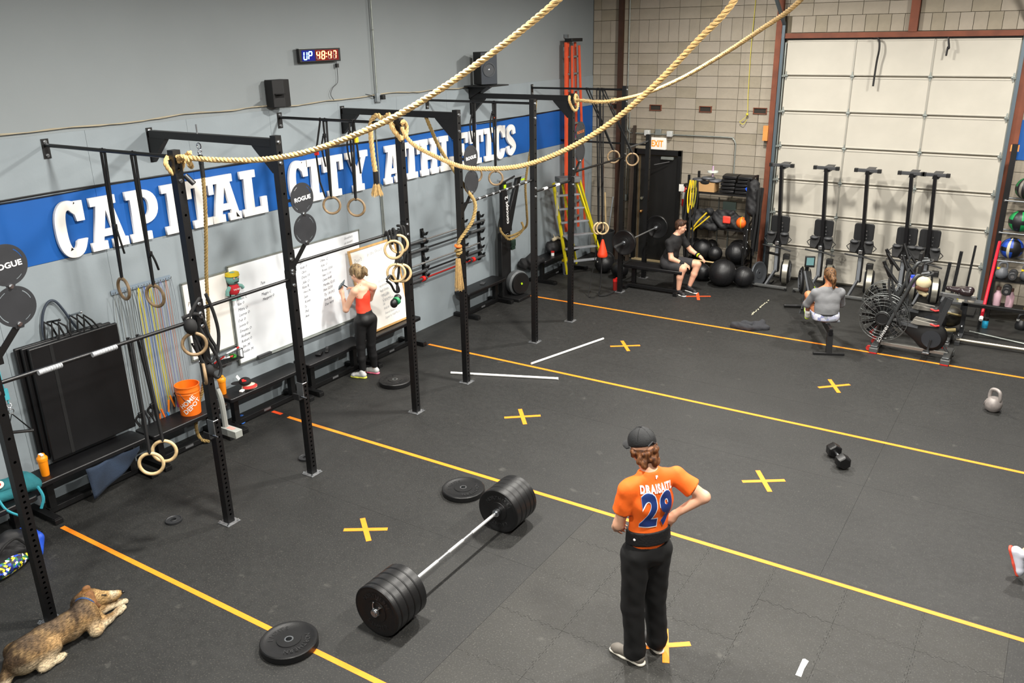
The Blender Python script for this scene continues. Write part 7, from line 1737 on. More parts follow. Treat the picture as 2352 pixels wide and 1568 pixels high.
def hand(p, w, d, n, side, curl=.5, s=1.0, spread=.16):
    """w wrist, d pointing direction, n back-of-hand normal, side +1 when the thumb lies on +cross(d,n)"""
    d = V3(d).normalized(); n = V3(n); n = (n - d * n.dot(d)).normalized(); x = d.cross(n).normalized() * side; w = V3(w)
    p += [('cap', tuple(w), tuple(w + d * .045 * s), .022 * s, .026 * s, tuple(x), 1.25), ('cap', tuple(w + d * .03 * s), tuple(w + d * .075 * s), .016 * s, .014 * s, tuple(x), 2.2)]
    for k, L in enumerate((.068, .076, .071, .056)):
        o = w + d * .084 * s + x * (.030 - .020 * k) * s; q = (d + x * (.5 - .33 * k) * spread).normalized(); ang = curl * .35; a = o
        for j, (fr, r) in enumerate(((.45, .0092), (.32, .0084), (.23, .0076))):
            dd = q * math.cos(ang) - n * math.sin(ang); b = a + dd * L * fr * s; p.append(('cap', tuple(a), tuple(b), r * s, r * .93 * s, {'k': .004})); a = b; ang += curl * .75
    a = w + d * .022 * s + x * .026 * s; q = (d * .72 + x * .70 - n * .25 * (1 + curl)).normalized(); b = a + q * .040 * s; c = b + (q * .75 + d * .5 - n * .3 * curl).normalized() * .034 * s
    p += [('cap', tuple(a), tuple(b), .0135 * s, .011 * s, {'k': .010}), ('cap', tuple(b), tuple(c), .0105 * s, .0085 * s, {'k': .004})]
    return p
def T(*a): return tuple(a)
def wrap(me, org, right, up, dirn, bvh, off, name, m, t):
    right, up, dirn = V3(right).normalized(), V3(up).normalized(), V3(dirn).normalized(); org = V3(org)
    bm = bmesh.new(); bm.from_mesh(me); bpy.data.meshes.remove(me)
    xs = [v.co.x for v in bm.verts]; ys = [v.co.y for v in bm.verts]
    for lo, hi, nn in ((min(xs), max(xs), (1, 0, 0)), (min(ys), max(ys), (0, 1, 0))):
        c = lo + .012
        while c < hi:
            bmesh.ops.bisect_plane(bm, geom=bm.verts[:] + bm.edges[:] + bm.faces[:], plane_co=V3(nn) * c, plane_no=nn); c += .012
    bmesh.ops.triangulate(bm, faces=bm.faces)
    for v in bm.verts:
        p = org + right * v.co.x + up * v.co.y
        h = bvh.ray_cast(p - dirn * .5, dirn)
        v.co = (h[0] - dirn * off) if h[0] is not None else p
    mm = bpy.data.meshes.new(name); bm.to_mesh(mm); bm.free(); mm.materials.append(m)
    o = bpy.data.objects.new(name, mm); C.objects.link(o); o.parent = t; return o
def bvh_of(o):
    me = o.data; return BVHTree.FromPolygons([v.co.copy() for v in me.vertices], [tuple(p.vertices) for p in me.polygons])
def shoe(t, heel, toe, m, ms, s=1.0, name='shoe', h=.05, lift=0.0):
    heel, toe = V3(heel), V3(toe); d = (toe - heel); L = d.length; d.normalize(); x = d.cross(V3((0, 0, 1))).normalized(); z = V3((0, 0, 1)) if abs(d.z) < .1 else x.cross(d)
    P = lambda a, b, c: tuple(heel + d * a * L + x * b + z * c)
    up = sdf_obj(name, m, t, [('cap', P(.13, 0, .05), P(.80, 0, .038), .038 * s, .034 * s, tuple(x), 1.1), ('cap', P(.80, 0, .034), P(.90, 0, .030), .036 * s, .027 * s, tuple(x), 1.15), ('cap', P(.14, 0, .05), P(.25, 0, .095), .036 * s, .037 * s), ('cap', P(.3, 0, .08), P(.6, 0, .055), .028 * s, .028 * s)], .02, .0075, cuts=[(P(0, 0, .016), tuple(-z))])
    sdf_obj('sole', ms, up, [('cap', P(.10, 0, .014), P(.55, 0, .014), .040 * s, .037 * s, tuple(x), 1.0), ('cap', P(.55, 0, .014), P(.90, 0, .016), .038 * s, .033 * s, tuple(x), 1.18)], .02, .0075, cuts=[(P(0, 0, .024), tuple(z)), (P(0, 0, .001), tuple(-z))])
    MB().tube([P(.38, -.02, .094), P(.42, .02, .092)], .004, 5).tube([P(.47, -.02, .086), P(.51, .02, .084)], .004, 5).tube([P(.56, -.02, .077), P(.60, .02, .075)], .004, 5).build('lace', M_GRAYP, up)
    return up
# ---------------------------------------------------------------- standing man
OX, OY = 6.30, 5.02
def man():
    t = thing('person', 'person in an orange team shirt, black cap and black trousers, hands at the waist', 'person', (OX, OY, 0))
    q = lambda x, y, z: (x - OX, y - OY, z)
    f = V3((-.80, .60, 0)).normalized(); l = V3((-.60, -.80, 0)).normalized()
    shL, shR = q(6.195, 4.87, 1.51), q(6.43, 5.165, 1.54); neck = q(6.30, 5.01, 1.60); wa = q(6.30, 5.01, 1.12); ch = q(6.305, 5.01, 1.38); hp = q(6.30, 5.02, .96)
    elL, wrL = q(6.13, 4.875, 1.20), q(6.04, 5.01, 1.08); elR, wrR = q(6.63, 5.22, 1.40), q(6.455, 5.12, 1.255)
    hf, hl, hu = hfr((-.88, .42, -.20)); hc = q(6.215, 5.035, 1.775)
    hpL, hpR, knL, knR, anL, anR = q(6.24, 4.945, .95), q(6.34, 5.10, .95), q(6.235, 4.93, .50), q(6.335, 5.115, .52), q(6.265, 4.94, .09), q(6.355, 5.14, .09)
    b = head_prims(hc, hf, hl, hu, 1.0)
    b += [('cap', neck, q(6.24, 5.02, 1.71), .062, .056), ('cap', q(6.31, 5.01, 1.50), neck, .075, .060), ('cap', ch, q(6.305, 5.01, 1.46), .10, .08, tuple(l), 1.35), ('cap', ch, wa, .095, .09, tuple(l), 1.25), ('cap', wa, hp, .09, .10, tuple(l), 1.3),
          ('cap', q(6.29, 5.01, 1.56), shL, .05, .05), ('cap', q(6.29, 5.01, 1.56), shR, .05, .05), ('cap', shL, elL, .052, .040), ('cap', elL, wrL, .043, .026), ('cap', shR, elR, .052, .041), ('cap', elR, wrR, .044, .027),
          ('cap', hpL, knL, .085, .055), ('cap', hpR, knR, .085, .055), ('cap', knL, anL, .055, .036), ('cap', knR, anR, .055, .036)]
    hand(b, wrL, (-.05, .8, -.55), (-.95, -.1, .3), 1, .8); hand(b, wrR, (-.42, -.30, -.85), (.8, -.5, .3), 1, .45)
    skin = mat('man skin', 'd8a486', .5, var=.06, vscale=15)
    sdf_obj('body', skin, t, b, .022, .0068)
    face_parts(t, hc, hf, hl, hu)
    H = V3(hc); P = lambda a, c, d: H + hf * a + hl * c + hu * d
    cur = hair_mat('auburn hair', '3d2212', '6f4526', 26)
    hp_ = []
    random.seed(3)
    for k in range(46):
        a = random.uniform(math.radians(75), math.radians(285)); z = random.uniform(-.115, .0); r = .083 + .006 * random.random(); 
        hp_.append(('ell', tuple(P(-.015 + math.cos(a) * r * 1.10, math.sin(a) * r * .98, z)), (random.uniform(.016, .024),) * 3, None))
    hp_.append(('ell', tuple(P(-.03, 0, -.035)), (.078, .080, .075), None))
    sdf_obj('hair', cur, t, hp_, .010, .0065, 0, smooth=1)
    # cap
    R = Matrix((hf, hl, hu)).transposed().to_euler()
    capm = mat('black cap cotton', '0e0f11', .75, var=.2, vscale=20, bump=.2, bscale=90)
    cp = sdf_obj('cap_crown', capm, t, [('ell', tuple(P(-.008, 0, .045)), (.112, .094, .100), R)], .01, .006, cuts=[(tuple(P(0, 0, .018)), tuple(-hu - hf * .12))])
    bb = MB(); vs = []; n = 16
    for dz in (.0, .006):
        for k in range(n + 1):
            a = -1.25 + 2.5 * k / n; ca, sa = math.cos(a), math.sin(a)
            for r, e in ((1.0, 0), (1.5, .045), (1.95, .080)): vs.append(P(-.008 + .104 * ca + e * ca ** .8, sa * .090 * (1 + .10 * (r - 1)), .020 + dz - (r - 1) * .012 - .016 * sa * sa))
    m_ = (n + 1) * 3; fs = []
    for k in range(n):
        for j in range(2):
            a = k * 3 + j; fs += [(a, a + 3, a + 4, a + 1), (m_ + a, m_ + a + 1, m_ + a + 4, m_ + a + 3)]
        fs += [(k * 3 + 2, k * 3 + 5, m_ + k * 3 + 5, m_ + k * 3 + 2), (k * 3, m_ + k * 3, m_ + k * 3 + 3, k * 3 + 3)]
    bb.add(vs, fs).build('cap_brim', capm, t, ang=60)
    b2 = MB().sph(P(-.008, 0, .147), .008, 8, 6); b2.build('cap_button', capm, cp)
    sg = MB()
    for k in range(6):
        a = k * PI / 3; sg.tube([P(-.008 + math.cos(a) * .112 * math.sin(w), math.sin(a) * .094 * math.sin(w), .046 + .101 * math.cos(w)) for w in (.1, .4, .7, 1.0, 1.3)], .0018, 4)
    sg.build('cap_seam', M_BLACKR, cp)
    MB().tube([P(-.118, -.035, .035), P(-.126, 0, .060), P(-.118, .035, .035)], .005, 5).build('cap_strap', mat('dark strap', '2c2d30', .6), cp)
    # shirt
    orange = mat('orange jersey', 'ee6410', .75, var=.06, vscale=4, bump=.5, bscale=9)
    sl = V3(shL).lerp(V3(elL), .62); sr = V3(shR).lerp(V3(elR), .60)
    sh = [('cap', q(6.31, 5.01, 1.46), ch, .105, .118, tuple(l), 1.50), ('cap', ch, wa, .118, .106, tuple(l), 1.33), ('cap', wa, q(6.30, 5.02, .99), .106, .116, tuple(l), 1.32), ('cap', q(6.31, 5.01, 1.50), q(6.285, 5.01, 1.625), .105, .074, {'flat': 1}),
          ('cap', q(6.30, 5.01, 1.575), shL, .062, .066), ('cap', q(6.30, 5.01, 1.575), shR, .062, .066), ('cap', shL, tuple(sl), .068, .076, {'flat': 1, 'k': .02}), ('cap', shR, tuple(sr), .068, .078, {'flat': 1, 'k': .02})]
    dl = (sl - V3(shL)).normalized(); drr = (sr - V3(shR)).normalized()
    so = sdf_obj('shirt', orange, t, sh, .035, .0075, .0035, smooth=2)
    bv = bvh_of(so)
    bk = (-f + V3((0, 0, .12))).normalized(); right = (-l).normalized(); upv = bk.cross(right) if bk.cross(right).z > 0 else right.cross(bk)
    org = V3(q(6.33, 5.02, 1.365)) - right * .022
    navy = mat('navy print', '14306e', .6); whp = mat('white print', 'eceae4', .6)
    B0 = Matrix.Identity(4)
    def tx(s, size, o, m, off, bold, sx, sp=1.0): wrap(text_mb(s, size, B0, depth=0.0, bold=bold, sx=sx, space=sp, res=4), o, right, upv, -bk, bv, off, 'lettering', m, t)
    tx('29', .345, org - upv * .02, whp,   .0062, .022, .62, 1.16); tx('29', .345, org - upv * .02, mat('blue edge', '2a55a8', .6), .0072, .015, .64, 1.16); tx('29', .345, org - upv * .02, navy, .0082, .011, .64, 1.16)
    tx('DRAISAITL', .080, org + upv * .152, whp, .0066, .0042, .56, 1.2)
    tx('F', .030, org + upv * .232, whp, .0066, .002, 1.1)
    # belt, hem, trousers
    blk = mat('black belt nylon', '0d0d0f', .7, bump=.4, bscale=60)
    belt = sdf_obj('lifting_belt', blk, t, [('cap', q(6.30, 5.01, 1.20), q(6.30, 5.02, 1.0), .123, .133, tuple(l), 1.34)], .01, .0075, cuts=[(q(6.3, 5.02, 1.165), (-.12, .08, 1)), (q(6.3, 5.02, 1.055), (.12, -.08, -1))])
    MB().sph(q(6.262, 4.862, 1.12), .011, 8, 6).build('belt_mark', M_WHITE, belt)
    tr = mat('black trousers', '050506', .85, bump=.35, bscale=5)
    sdf_obj('trousers', tr, t, [('cap', q(6.30, 5.02, 1.05), hp, .116, .128, tuple(l), 1.30), ('cap', hpL, knL, .112, .085), ('cap', hpR, knR, .112, .085), ('cap', knL, q(6.265, 4.94, .12), .085, .080), ('cap', knR, q(6.36, 5.135, .12), .085, .078), ('cap', q(6.265, 4.94, .12), q(6.26, 4.94, .07), .080, .083), ('cap', q(6.36, 5.135, .12), q(6.355, 5.135, .08), .078, .08)], .02, .0085, .003, cuts=[(q(0, 0, .055), (0, 0, -1)), (q(0, 0, 1.055), (0, 0, 1))])
    gm = mat('grey shoe knit', '6e6860', .7); sm = mat('cream sole', 'd8d2c4', .6)
    shoe(t, q(6.345, 4.925, .0), q(6.05, 4.965, .0), gm, sm, 1.08); shoe(t, q(6.41, 5.115, .0), q(6.15, 5.235, 0), mat('dark shoe knit', '3b3a3a', .7), sm, 1.05)
    MB().tube(catmull([q(6.24, 4.95, 1.60), q(6.32, 4.955, 1.605), q(6.37, 5.02, 1.61), q(6.36, 5.08, 1.615)], 6), .003, 6).build('necklace', M_STEEL, t)
man()
# ---------------------------------------------------------------- woman at the whiteboard
def girl():
    t = thing('person', 'person in an orange tank top and black leggings writing at the whiteboard', 'person', (.56, 8.30, 0))
    q = lambda x, y, z: (x - .56, y - 8.30, z)
    f = V3((-.93, -.25, 0)).normalized(); l = V3((.25, -.93, 0)).normalized()   # faces the wall; left side to the camera
    hf, hl, hu = hfr((-.92, -.10, -.45)); hc = q(.525, 8.285, 1.50)
    shL, shR = q(.56, 8.175, 1.28), q(.67, 8.44, 1.29); elL, wrL = q(.44, 8.11, 1.02), q(.36, 8.15, 1.21); elR, wrR = q(.52, 8.52, 1.08), q(.42, 8.36, 1.24)
    neck = q(.60, 8.32, 1.36); ch = q(.59, 8.31, 1.20); wa = q(.58, 8.30, 1.03); hp = q(.60, 8.31, .86)
    hpL, hpR, knL, knR, anL, anR = q(.57, 8.235, .83), q(.63, 8.385, .83), q(.545, 8.23, .46), q(.60, 8.385, .46), q(.555, 8.225, .09), q(.60, 8.42, .09)
    b = head_prims(hc, hf, hl, hu, .97, True) + [('cap', neck, q(.555, 8.29, 1.44), .048, .045), ('cap', neck, ch, .05, .085), ('cap', ch, q(.60, 8.31, 1.28), .085, .07, tuple(l), 1.55), ('cap', ch, wa, .085, .078, tuple(l), 1.4), ('cap', wa, hp, .08, .105, tuple(l), 1.4),
        ('cap', neck, shL, .045, .048), ('cap', neck, shR, .045, .048), ('cap', shL, elL, .050, .040), ('cap', elL, wrL, .042, .023), ('cap', shR, elR, .048, .038), ('cap', elR, wrR, .040, .023),
        ('cap', hpL, knL, .08, .055), ('cap', hpR, knR, .08, .055), ('cap', knL, anL, .055, .034), ('cap', knR, anR, .055, .034)]
    hand(b, wrL, (-.25, .12, .75), (.2, -.9, .1), -1, .9, .92); hand(b, wrR, (-.55, -.55, .35), (.2, .3, .9), 1, .9, .92)
    sdf_obj('body', mat('fair skin', 'dfae92', .5, var=.05, vscale=15), t, b, .018, .0075)
    face_parts(t, hc, hf, hl, hu, .97, '6b4a30')
    H = V3(hc); P = lambda a, c, d: tuple(H + hf * a + hl * c + hu * d); R = Matrix((hf, hl, hu)).transposed().to_euler()
    bl = hair_mat('blond hair', '5a4631', 'a58c66', 22)
    sdf_obj('hair', bl, t, [('ell', P(-.018, 0, .040), (.105, .088, .095), R), ('ell', P(-.055, 0, -.02), (.062, .080, .078), R), ('cap', P(-.10, 0, .0), P(-.145, -.01, -.01), .034, .042), ('cap', P(-.14, 0, -.02), P(-.13, -.03, -.075), .036, .018), ('cap', P(-.16, 0, .03), P(-.175, .02, -.04), .022, .012)], .016, .0075, .002, cuts=[(P(.058, 0, 0), tuple(hf * 1.0 - hu * .55))])
    top = mat('coral tank top', 'e8452c', .6, var=.05, bump=.3, bscale=14)
    sdf_obj('tank_top', top, t, [('cap', q(.60, 8.315, 1.23), ch, .070, .092, tuple(l), 1.25), ('cap', ch, wa, .092, .087, tuple(l), 1.42), ('cap', wa, q(.595, 8.305, .93), .087, .100, tuple(l), 1.38), ('cap', q(.64, 8.325, 1.20), q(.62, 8.32, 1.345), .042, .034), ('cap', q(.60, 8.26, 1.345), q(.53, 8.245, 1.25), .028, .03), ('cap', q(.60, 8.385, 1.345), q(.54, 8.385, 1.25), .028, .03)], .018, .0075, .002, cuts=[(q(0, 0, .935), (.05, 0, -1))])
    blk = mat('black leggings', '0a0a0c', .6, var=.15, bump=.2, bscale=30)
    sdf_obj('leggings', blk, t, [('cap', q(.59, 8.305, .97), hp, .095, .112, tuple(l), 1.36), ('cap', q(.655, 8.25, .86), q(.65, 8.36, .86), .075, .075), ('cap', hpL, knL, .092, .062), ('cap', hpR, knR, .092, .062), ('cap', knL, q(.55, 8.225, .28), .06, .056), ('cap', knR, q(.605, 8.40, .28), .06, .056), ('cap', q(.55, 8.225, .28), anL, .056, .042), ('cap', q(.605, 8.40, .28), anR, .056, .042)], .02, .0085, cuts=[(q(0, 0, .985), (0, 0, 1)), (q(0, 0, .10), (0, 0, -1))])
    gm = mat('pale grey shoe', 'b9bab8', .6); 
    shoe(t, q(.615, 8.215, 0), q(.39, 8.15, 0), gm, mat('neon sole', 'd8d850', .5), .9); shoe(t, q(.66, 8.43, 0), q(.43, 8.39, 0), gm, mat('pink sole', 'e8708c', .5), .9)
    return t
girl()
t = thing('phone', 'grey phone held in the left hand of the woman at the whiteboard', 'phone', (.345, 8.165, 1.345)); t.rotation_euler = (.5, .6, .9); MB().box((0, 0, 0), (.012, .075, .15)).build('phone_body', mat('slate phone', '4a5a60', .4), t, bev=.004)
t = thing('marker', 'black marker in the right hand of the woman at the whiteboard', 'marker', (.34, 8.28, 1.28)); MB().cyl((0, 0, 0), (-.07, -.03, .045), .008).build('barrel', M_BLACKM, t); MB().cyl((-.07, -.03, .045), (-.085, -.036, .055), .004).build('tip', M_GRAYP, t)
# ---------------------------------------------------------------- seated man
def seated():
    ox, oy = 2.62, 14.30
    t = thing('person', 'person in a black shirt and grey shorts sitting on the far black bench', 'person', (ox, oy, 0))
    q = lambda x, y, z: (x - ox, y - oy, z)
    f = V3((1, .12, 0)).normalized(); l = V3((-.12, 1, 0)).normalized()
    hf, hl, hu = hfr((.93, .20, -.22)); hc = q(2.76, 14.39, 1.20)
    shN, shF = q(2.63, 14.19, .93), q(2.74, 14.53, .94); elN, wrN = q(2.71, 14.13, .66), q(2.92, 14.22, .565); elF, wrF = q(2.90, 14.60, .73), q(3.10, 14.53, .66)
    neck = q(2.69, 14.37, 1.03); ch = q(2.66, 14.36, .86); wa = q(2.62, 14.34, .68); hp = q(2.56, 14.32, .55)
    hpN, hpF, knN, knF, anN, anF = q(2.60, 14.21, .53), q(2.62, 14.43, .53), q(2.93, 14.17, .485), q(3.08, 14.50, .52), q(2.87, 14.15, .10), q(2.97, 14.44, .11)
    b = head_prims(hc, hf, hl, hu, 1.0) + [('cap', neck, q(2.735, 14.385, 1.12), .06, .056), ('cap', neck, ch, .07, .11), ('cap', ch, q(2.68, 14.36, .93), .11, .09, tuple(l), 1.6), ('cap', ch, wa, .11, .115, tuple(l), 1.35), ('cap', wa, hp, .115, .12, tuple(l), 1.35),
        ('cap', q(2.68, 14.37, .98), shN, .05, .055), ('cap', q(2.68, 14.37, .98), shF, .05, .055), ('cap', shN, elN, .056, .046), ('cap', elN, wrN, .048, .03), ('cap', shF, elF, .056, .046), ('cap', elF, wrF, .048, .03),
        ('cap', hpN, knN, .088, .064), ('cap', hpF, knF, .088, .064), ('cap', knN, q(2.885, 14.15, .33), .062, .060), ('cap', q(2.885, 14.15, .33), anN, .060, .038), ('cap', knF, q(3.03, 14.47, .33), .062, .060), ('cap', q(3.03, 14.47, .33), anF, .060, .038)]
    hand(b, wrN, (.75, .35, -.45), (.3, -.3, .9), 1, .6); hand(b, wrF, (.8, -.2, -.5), (.4, .1, .9), -1, .6)
    sdf_obj('body', mat('pink skin', 'd9a488', .5, var=.06, vscale=15), t, b, .022, .0078)
    face_parts(t, hc, hf, hl, hu, 1.0, '2a1b12')
    H = V3(hc); P = lambda a, c, d: tuple(H + hf * a + hl * c + hu * d); R = Matrix((hf, hl, hu)).transposed().to_euler()
    sdf_obj('hair', hair_mat('dark brown hair', '2a1a12', '4a3020', 30), t, [('ell', P(-.022, 0, .045), (.098, .083, .088), R), ('ell', P(-.050, 0, .0), (.062, .076, .075), R), ('cap', P(.05, .03, .10), P(.045, -.03, .10), .03, .03)], .012, .007, .002, cuts=[(P(.066, 0, .02), tuple(hf - hu * .55)), (P(0, 0, -.065), tuple(-hu))])
    sh = mat('black t-shirt', '0d0c0e', .8, var=.1, bump=.5, bscale=12)
    sdf_obj('shirt', sh, t, [('cap', q(2.68, 14.36, .94), ch, .105, .122, tuple(l), 1.55), ('cap', ch, wa, .122, .130, tuple(l), 1.35), ('cap', wa, q(2.57, 14.32, .52), .130, .135, tuple(l), 1.34), ('cap', q(2.68, 14.37, .94), q(2.695, 14.375, 1.06), .10, .074, {'flat': 1}), ('cap', q(2.68, 14.37, .99), shN, .066, .072), ('cap', q(2.68, 14.37, .99), shF, .066, .072),
        ('cap', shN, tuple(V3(shN).lerp(V3(elN), .62)), .072, .070, {'flat': 1}), ('cap', shF, tuple(V3(shF).lerp(V3(elF), .62)), .072, .070, {'flat': 1})], .03, .0085, .003)
    sdf_obj('shorts', mat('dark grey shorts', '2b2a2c', .85, var=.3, vscale=6, bump=.4, bscale=12), t, [('cap', q(2.56, 14.32, .58), hp, .125, .132, tuple(l), 1.30), ('cap', hpN, tuple(V3(hpN).lerp(V3(knN), .88)), .112, .088, {'flat': 1}), ('cap', hpF, tuple(V3(hpF).lerp(V3(knF), .80)), .112, .088, {'flat': 1})], .03, .0085, .002, cuts=[(q(0, 0, .462), (0.0, 0, -1))] if False else ())
    wb = mat('black wrist band', '0e0e10', .8)
    for w, e in ((wrN, elN), (wrF, elF)):
        w, e = V3(w), V3(e); d = (e - w).normalized(); bb = MB().cyl(w + d * .0, w + d * .085, .034, .040, 16).build('wrist_band', wb, t)
        if w.y > 0.1: MB().cyl(w + d * .025, w + d * .05, .0385, .0395, 16).build('yellow_stripe', mat('neon yellow', 'cfe01c', .5), bb)
    sm = mat('white sole', 'e6e4e0', .5); bm_ = mat('black trainer', '18171a', .6)
    shoe(t, q(2.79, 14.19, .0), q(3.04, 14.06, 0), bm_, sm, 1.05); shoe(t, q(2.89, 14.46, 0), q(3.15, 14.34, 0), bm_, sm, 1.05)
seated()
# ---------------------------------------------------------------- rowing woman
def rower_w():
    ox, oy = 5.81, 12.56
    t = thing('person', 'person in a grey jacket with a striped brown ponytail sitting on the rowing machine', 'person', (ox, oy, 0))
    q = lambda x, y, z: (x - ox, y - oy, z)
    f = V3((-.40, .917, 0)).normalized(); l = V3((-.917, -.40, 0)).normalized()
    L = lambda a, b, z: tuple(f * a + l * b + V3((0, 0, z)))
    hc = L(.06, .0, 1.13); hf, hl, hu = hfr((-.55, .83, -.1))
    neck = L(.03, 0, .97); shL, shR = L(.02, .175, .87), L(.03, -.175, .88); elL, elR = L(.17, .25, .65), L(.20, -.24, .66); wrL, wrR = L(.42, .20, .60), L(.42, -.20, .60)
    ch = L(.01, 0, .80); wa = L(-.01, 0, .66); hp = L(0, 0, .54); hpL, hpR = L(0, .09, .53), L(0, -.09, .53); knL, knR = L(.36, .21, .74), L(.38, -.16, .74); anL, anR = L(.70, .13, .40), L(.70, -.13, .40)
    b = head_prims(hc, hf, hl, hu, .96) + [('cap', neck, L(.045, 0, 1.05), .048, .045), ('cap', neck, ch, .06, .09), ('cap', ch, wa, .09, .09, tuple(l), 1.5), ('cap', wa, hp, .09, .11, tuple(l), 1.4), ('cap', neck, shL, .05, .05), ('cap', neck, shR, .05, .05), ('cap', shL, elL, .046, .038), ('cap', elL, wrL, .040, .024), ('cap', shR, elR, .046, .038), ('cap', elR, wrR, .040, .024),
         ('cap', hpL, knL, .085, .056), ('cap', hpR, knR, .085, .056), ('cap', knL, L(.46, .18, .62), .055, .054), ('cap', L(.46, .18, .62), anL, .054, .036), ('cap', knR, L(.48, -.15, .62), .055, .054), ('cap', L(.48, -.15, .62), anR, .054, .036)]
    hand(b, wrL, L(1, 0, 0), (0, 0, 1), -1, 1.3, .92); hand(b, wrR, L(1, 0, 0), (0, 0, 1), 1, 1.3, .92)
    sdf_obj('body', mat('tan skin', 'b9764f', .5, var=.06, vscale=15), t, b, .02, .0085)
    face_parts(t, hc, hf, hl, hu, .96)
    H = V3(hc); P = lambda a, c, d: tuple(H + hf * a + hl * c + hu * d); R = Matrix((hf, hl, hu)).transposed().to_euler()
    hm = hair_mat('striped brown hair', '200f08', '7d5a38', 34)
    sdf_obj('hair', hm, t, [('ell', P(-.018, 0, .035), (.100, .086, .092), R), ('ell', P(-.055, 0, .0), (.062, .074, .08), R), ('cap', P(-.105, 0, .03), P(-.135, -.01, -.04), .032, .042), ('cap', P(-.135, -.01, -.04), P(-.125, -.03, -.165), .042, .022)], .016, .0078, .002, cuts=[(P(.055, 0, 0), tuple(hf - hu * .6))])
    gj = mat('grey jacket', '77787a', .85, var=.06, vscale=6, bump=.6, bscale=10)
    sdf_obj('jacket', gj, t, [('cap', L(.02, 0, .89), ch, .095, .115, tuple(l), 1.62), ('cap', ch, wa, .115, .118, tuple(l), 1.48), ('cap', wa, L(-.01, 0, .57), .118, .120, tuple(l), 1.42), ('cap', L(.02, 0, .93), neck, .08, .058), ('cap', L(.02, 0, .90), shL, .07, .066), ('cap', L(.02, 0, .90), shR, .07, .066), ('cap', shL, elL, .066, .058), ('cap', elL, tuple(V3(elL).lerp(V3(wrL), .75)), .058, .042), ('cap', shR, elR, .066, .058), ('cap', elR, tuple(V3(elR).lerp(V3(wrR), .75)), .058, .042)], .025, .0085, .002, cuts=[(L(0, 0, .575), (0, 0, -1))])
    sdf_obj('waistband', mat('black waistband', '141416', .8), t, [('cap', L(-.01, 0, .60), L(-.01, 0, .54), .116, .118, tuple(l), 1.44)], .01, .0085, cuts=[(L(0, 0, .58), (0, 0, 1)), (L(0, 0, .548), (0, 0, -1))])
    sdf_obj('shorts', vor('marbled shorts', ['b9bcd0', 'd9d8e2', '8a8fb4', 'c6c4d0', '9aa0a8'], 26), t, [('cap', L(-.01, 0, .56), L(0, 0, .52), .115, .122, tuple(l), 1.42), ('cap', hpL, tuple(V3(hpL).lerp(V3(knL), .45)), .105, .085), ('cap', hpR, tuple(V3(hpR).lerp(V3(knR), .45)), .105, .085)], .03, .009, cuts=[(L(0, 0, .468), (0, 0, -1)), (L(0, 0, .575), (0, 0, 1))])
    sm = mat('lime sole', 'bfe04a', .5)
    for s in (1, -1): shoe(t, L(.70, s * .13, .24), L(.86, s * .13, .44), mat('pale grey shoe', 'b9bab8', .6), sm, .92)
    o = MB().cyl(tuple(V3(wrL).lerp(V3(elL), .1)), tuple(V3(wrL).lerp(V3(elL), .22)), .029, .031).build('watch_band', M_BLACKM, t)
rower_w()
# ---------------------------------------------------------------- foot at the right picture edge
t = thing('person', 'foot in a white, blue and red shoe just entering at the right picture edge', 'person', (8.66, 7.62, 0))
qf = lambda a, b, c: (a, b, c)
sdf_obj('body', M_SKIN, t, [('cap', (-.02, 0, .20), (.25, .1, .50), .036, .055), ('cap', (.25, .1, .50), (.62, .15, .62), .058, .08)], .02, .010)
shoe(t, (-.10, .02, .27), (.0, -.0, .02), mat('white blue shoe', 'd3d6e2', .5), mat('coral sole', 'd8503c', .5), 1.0)
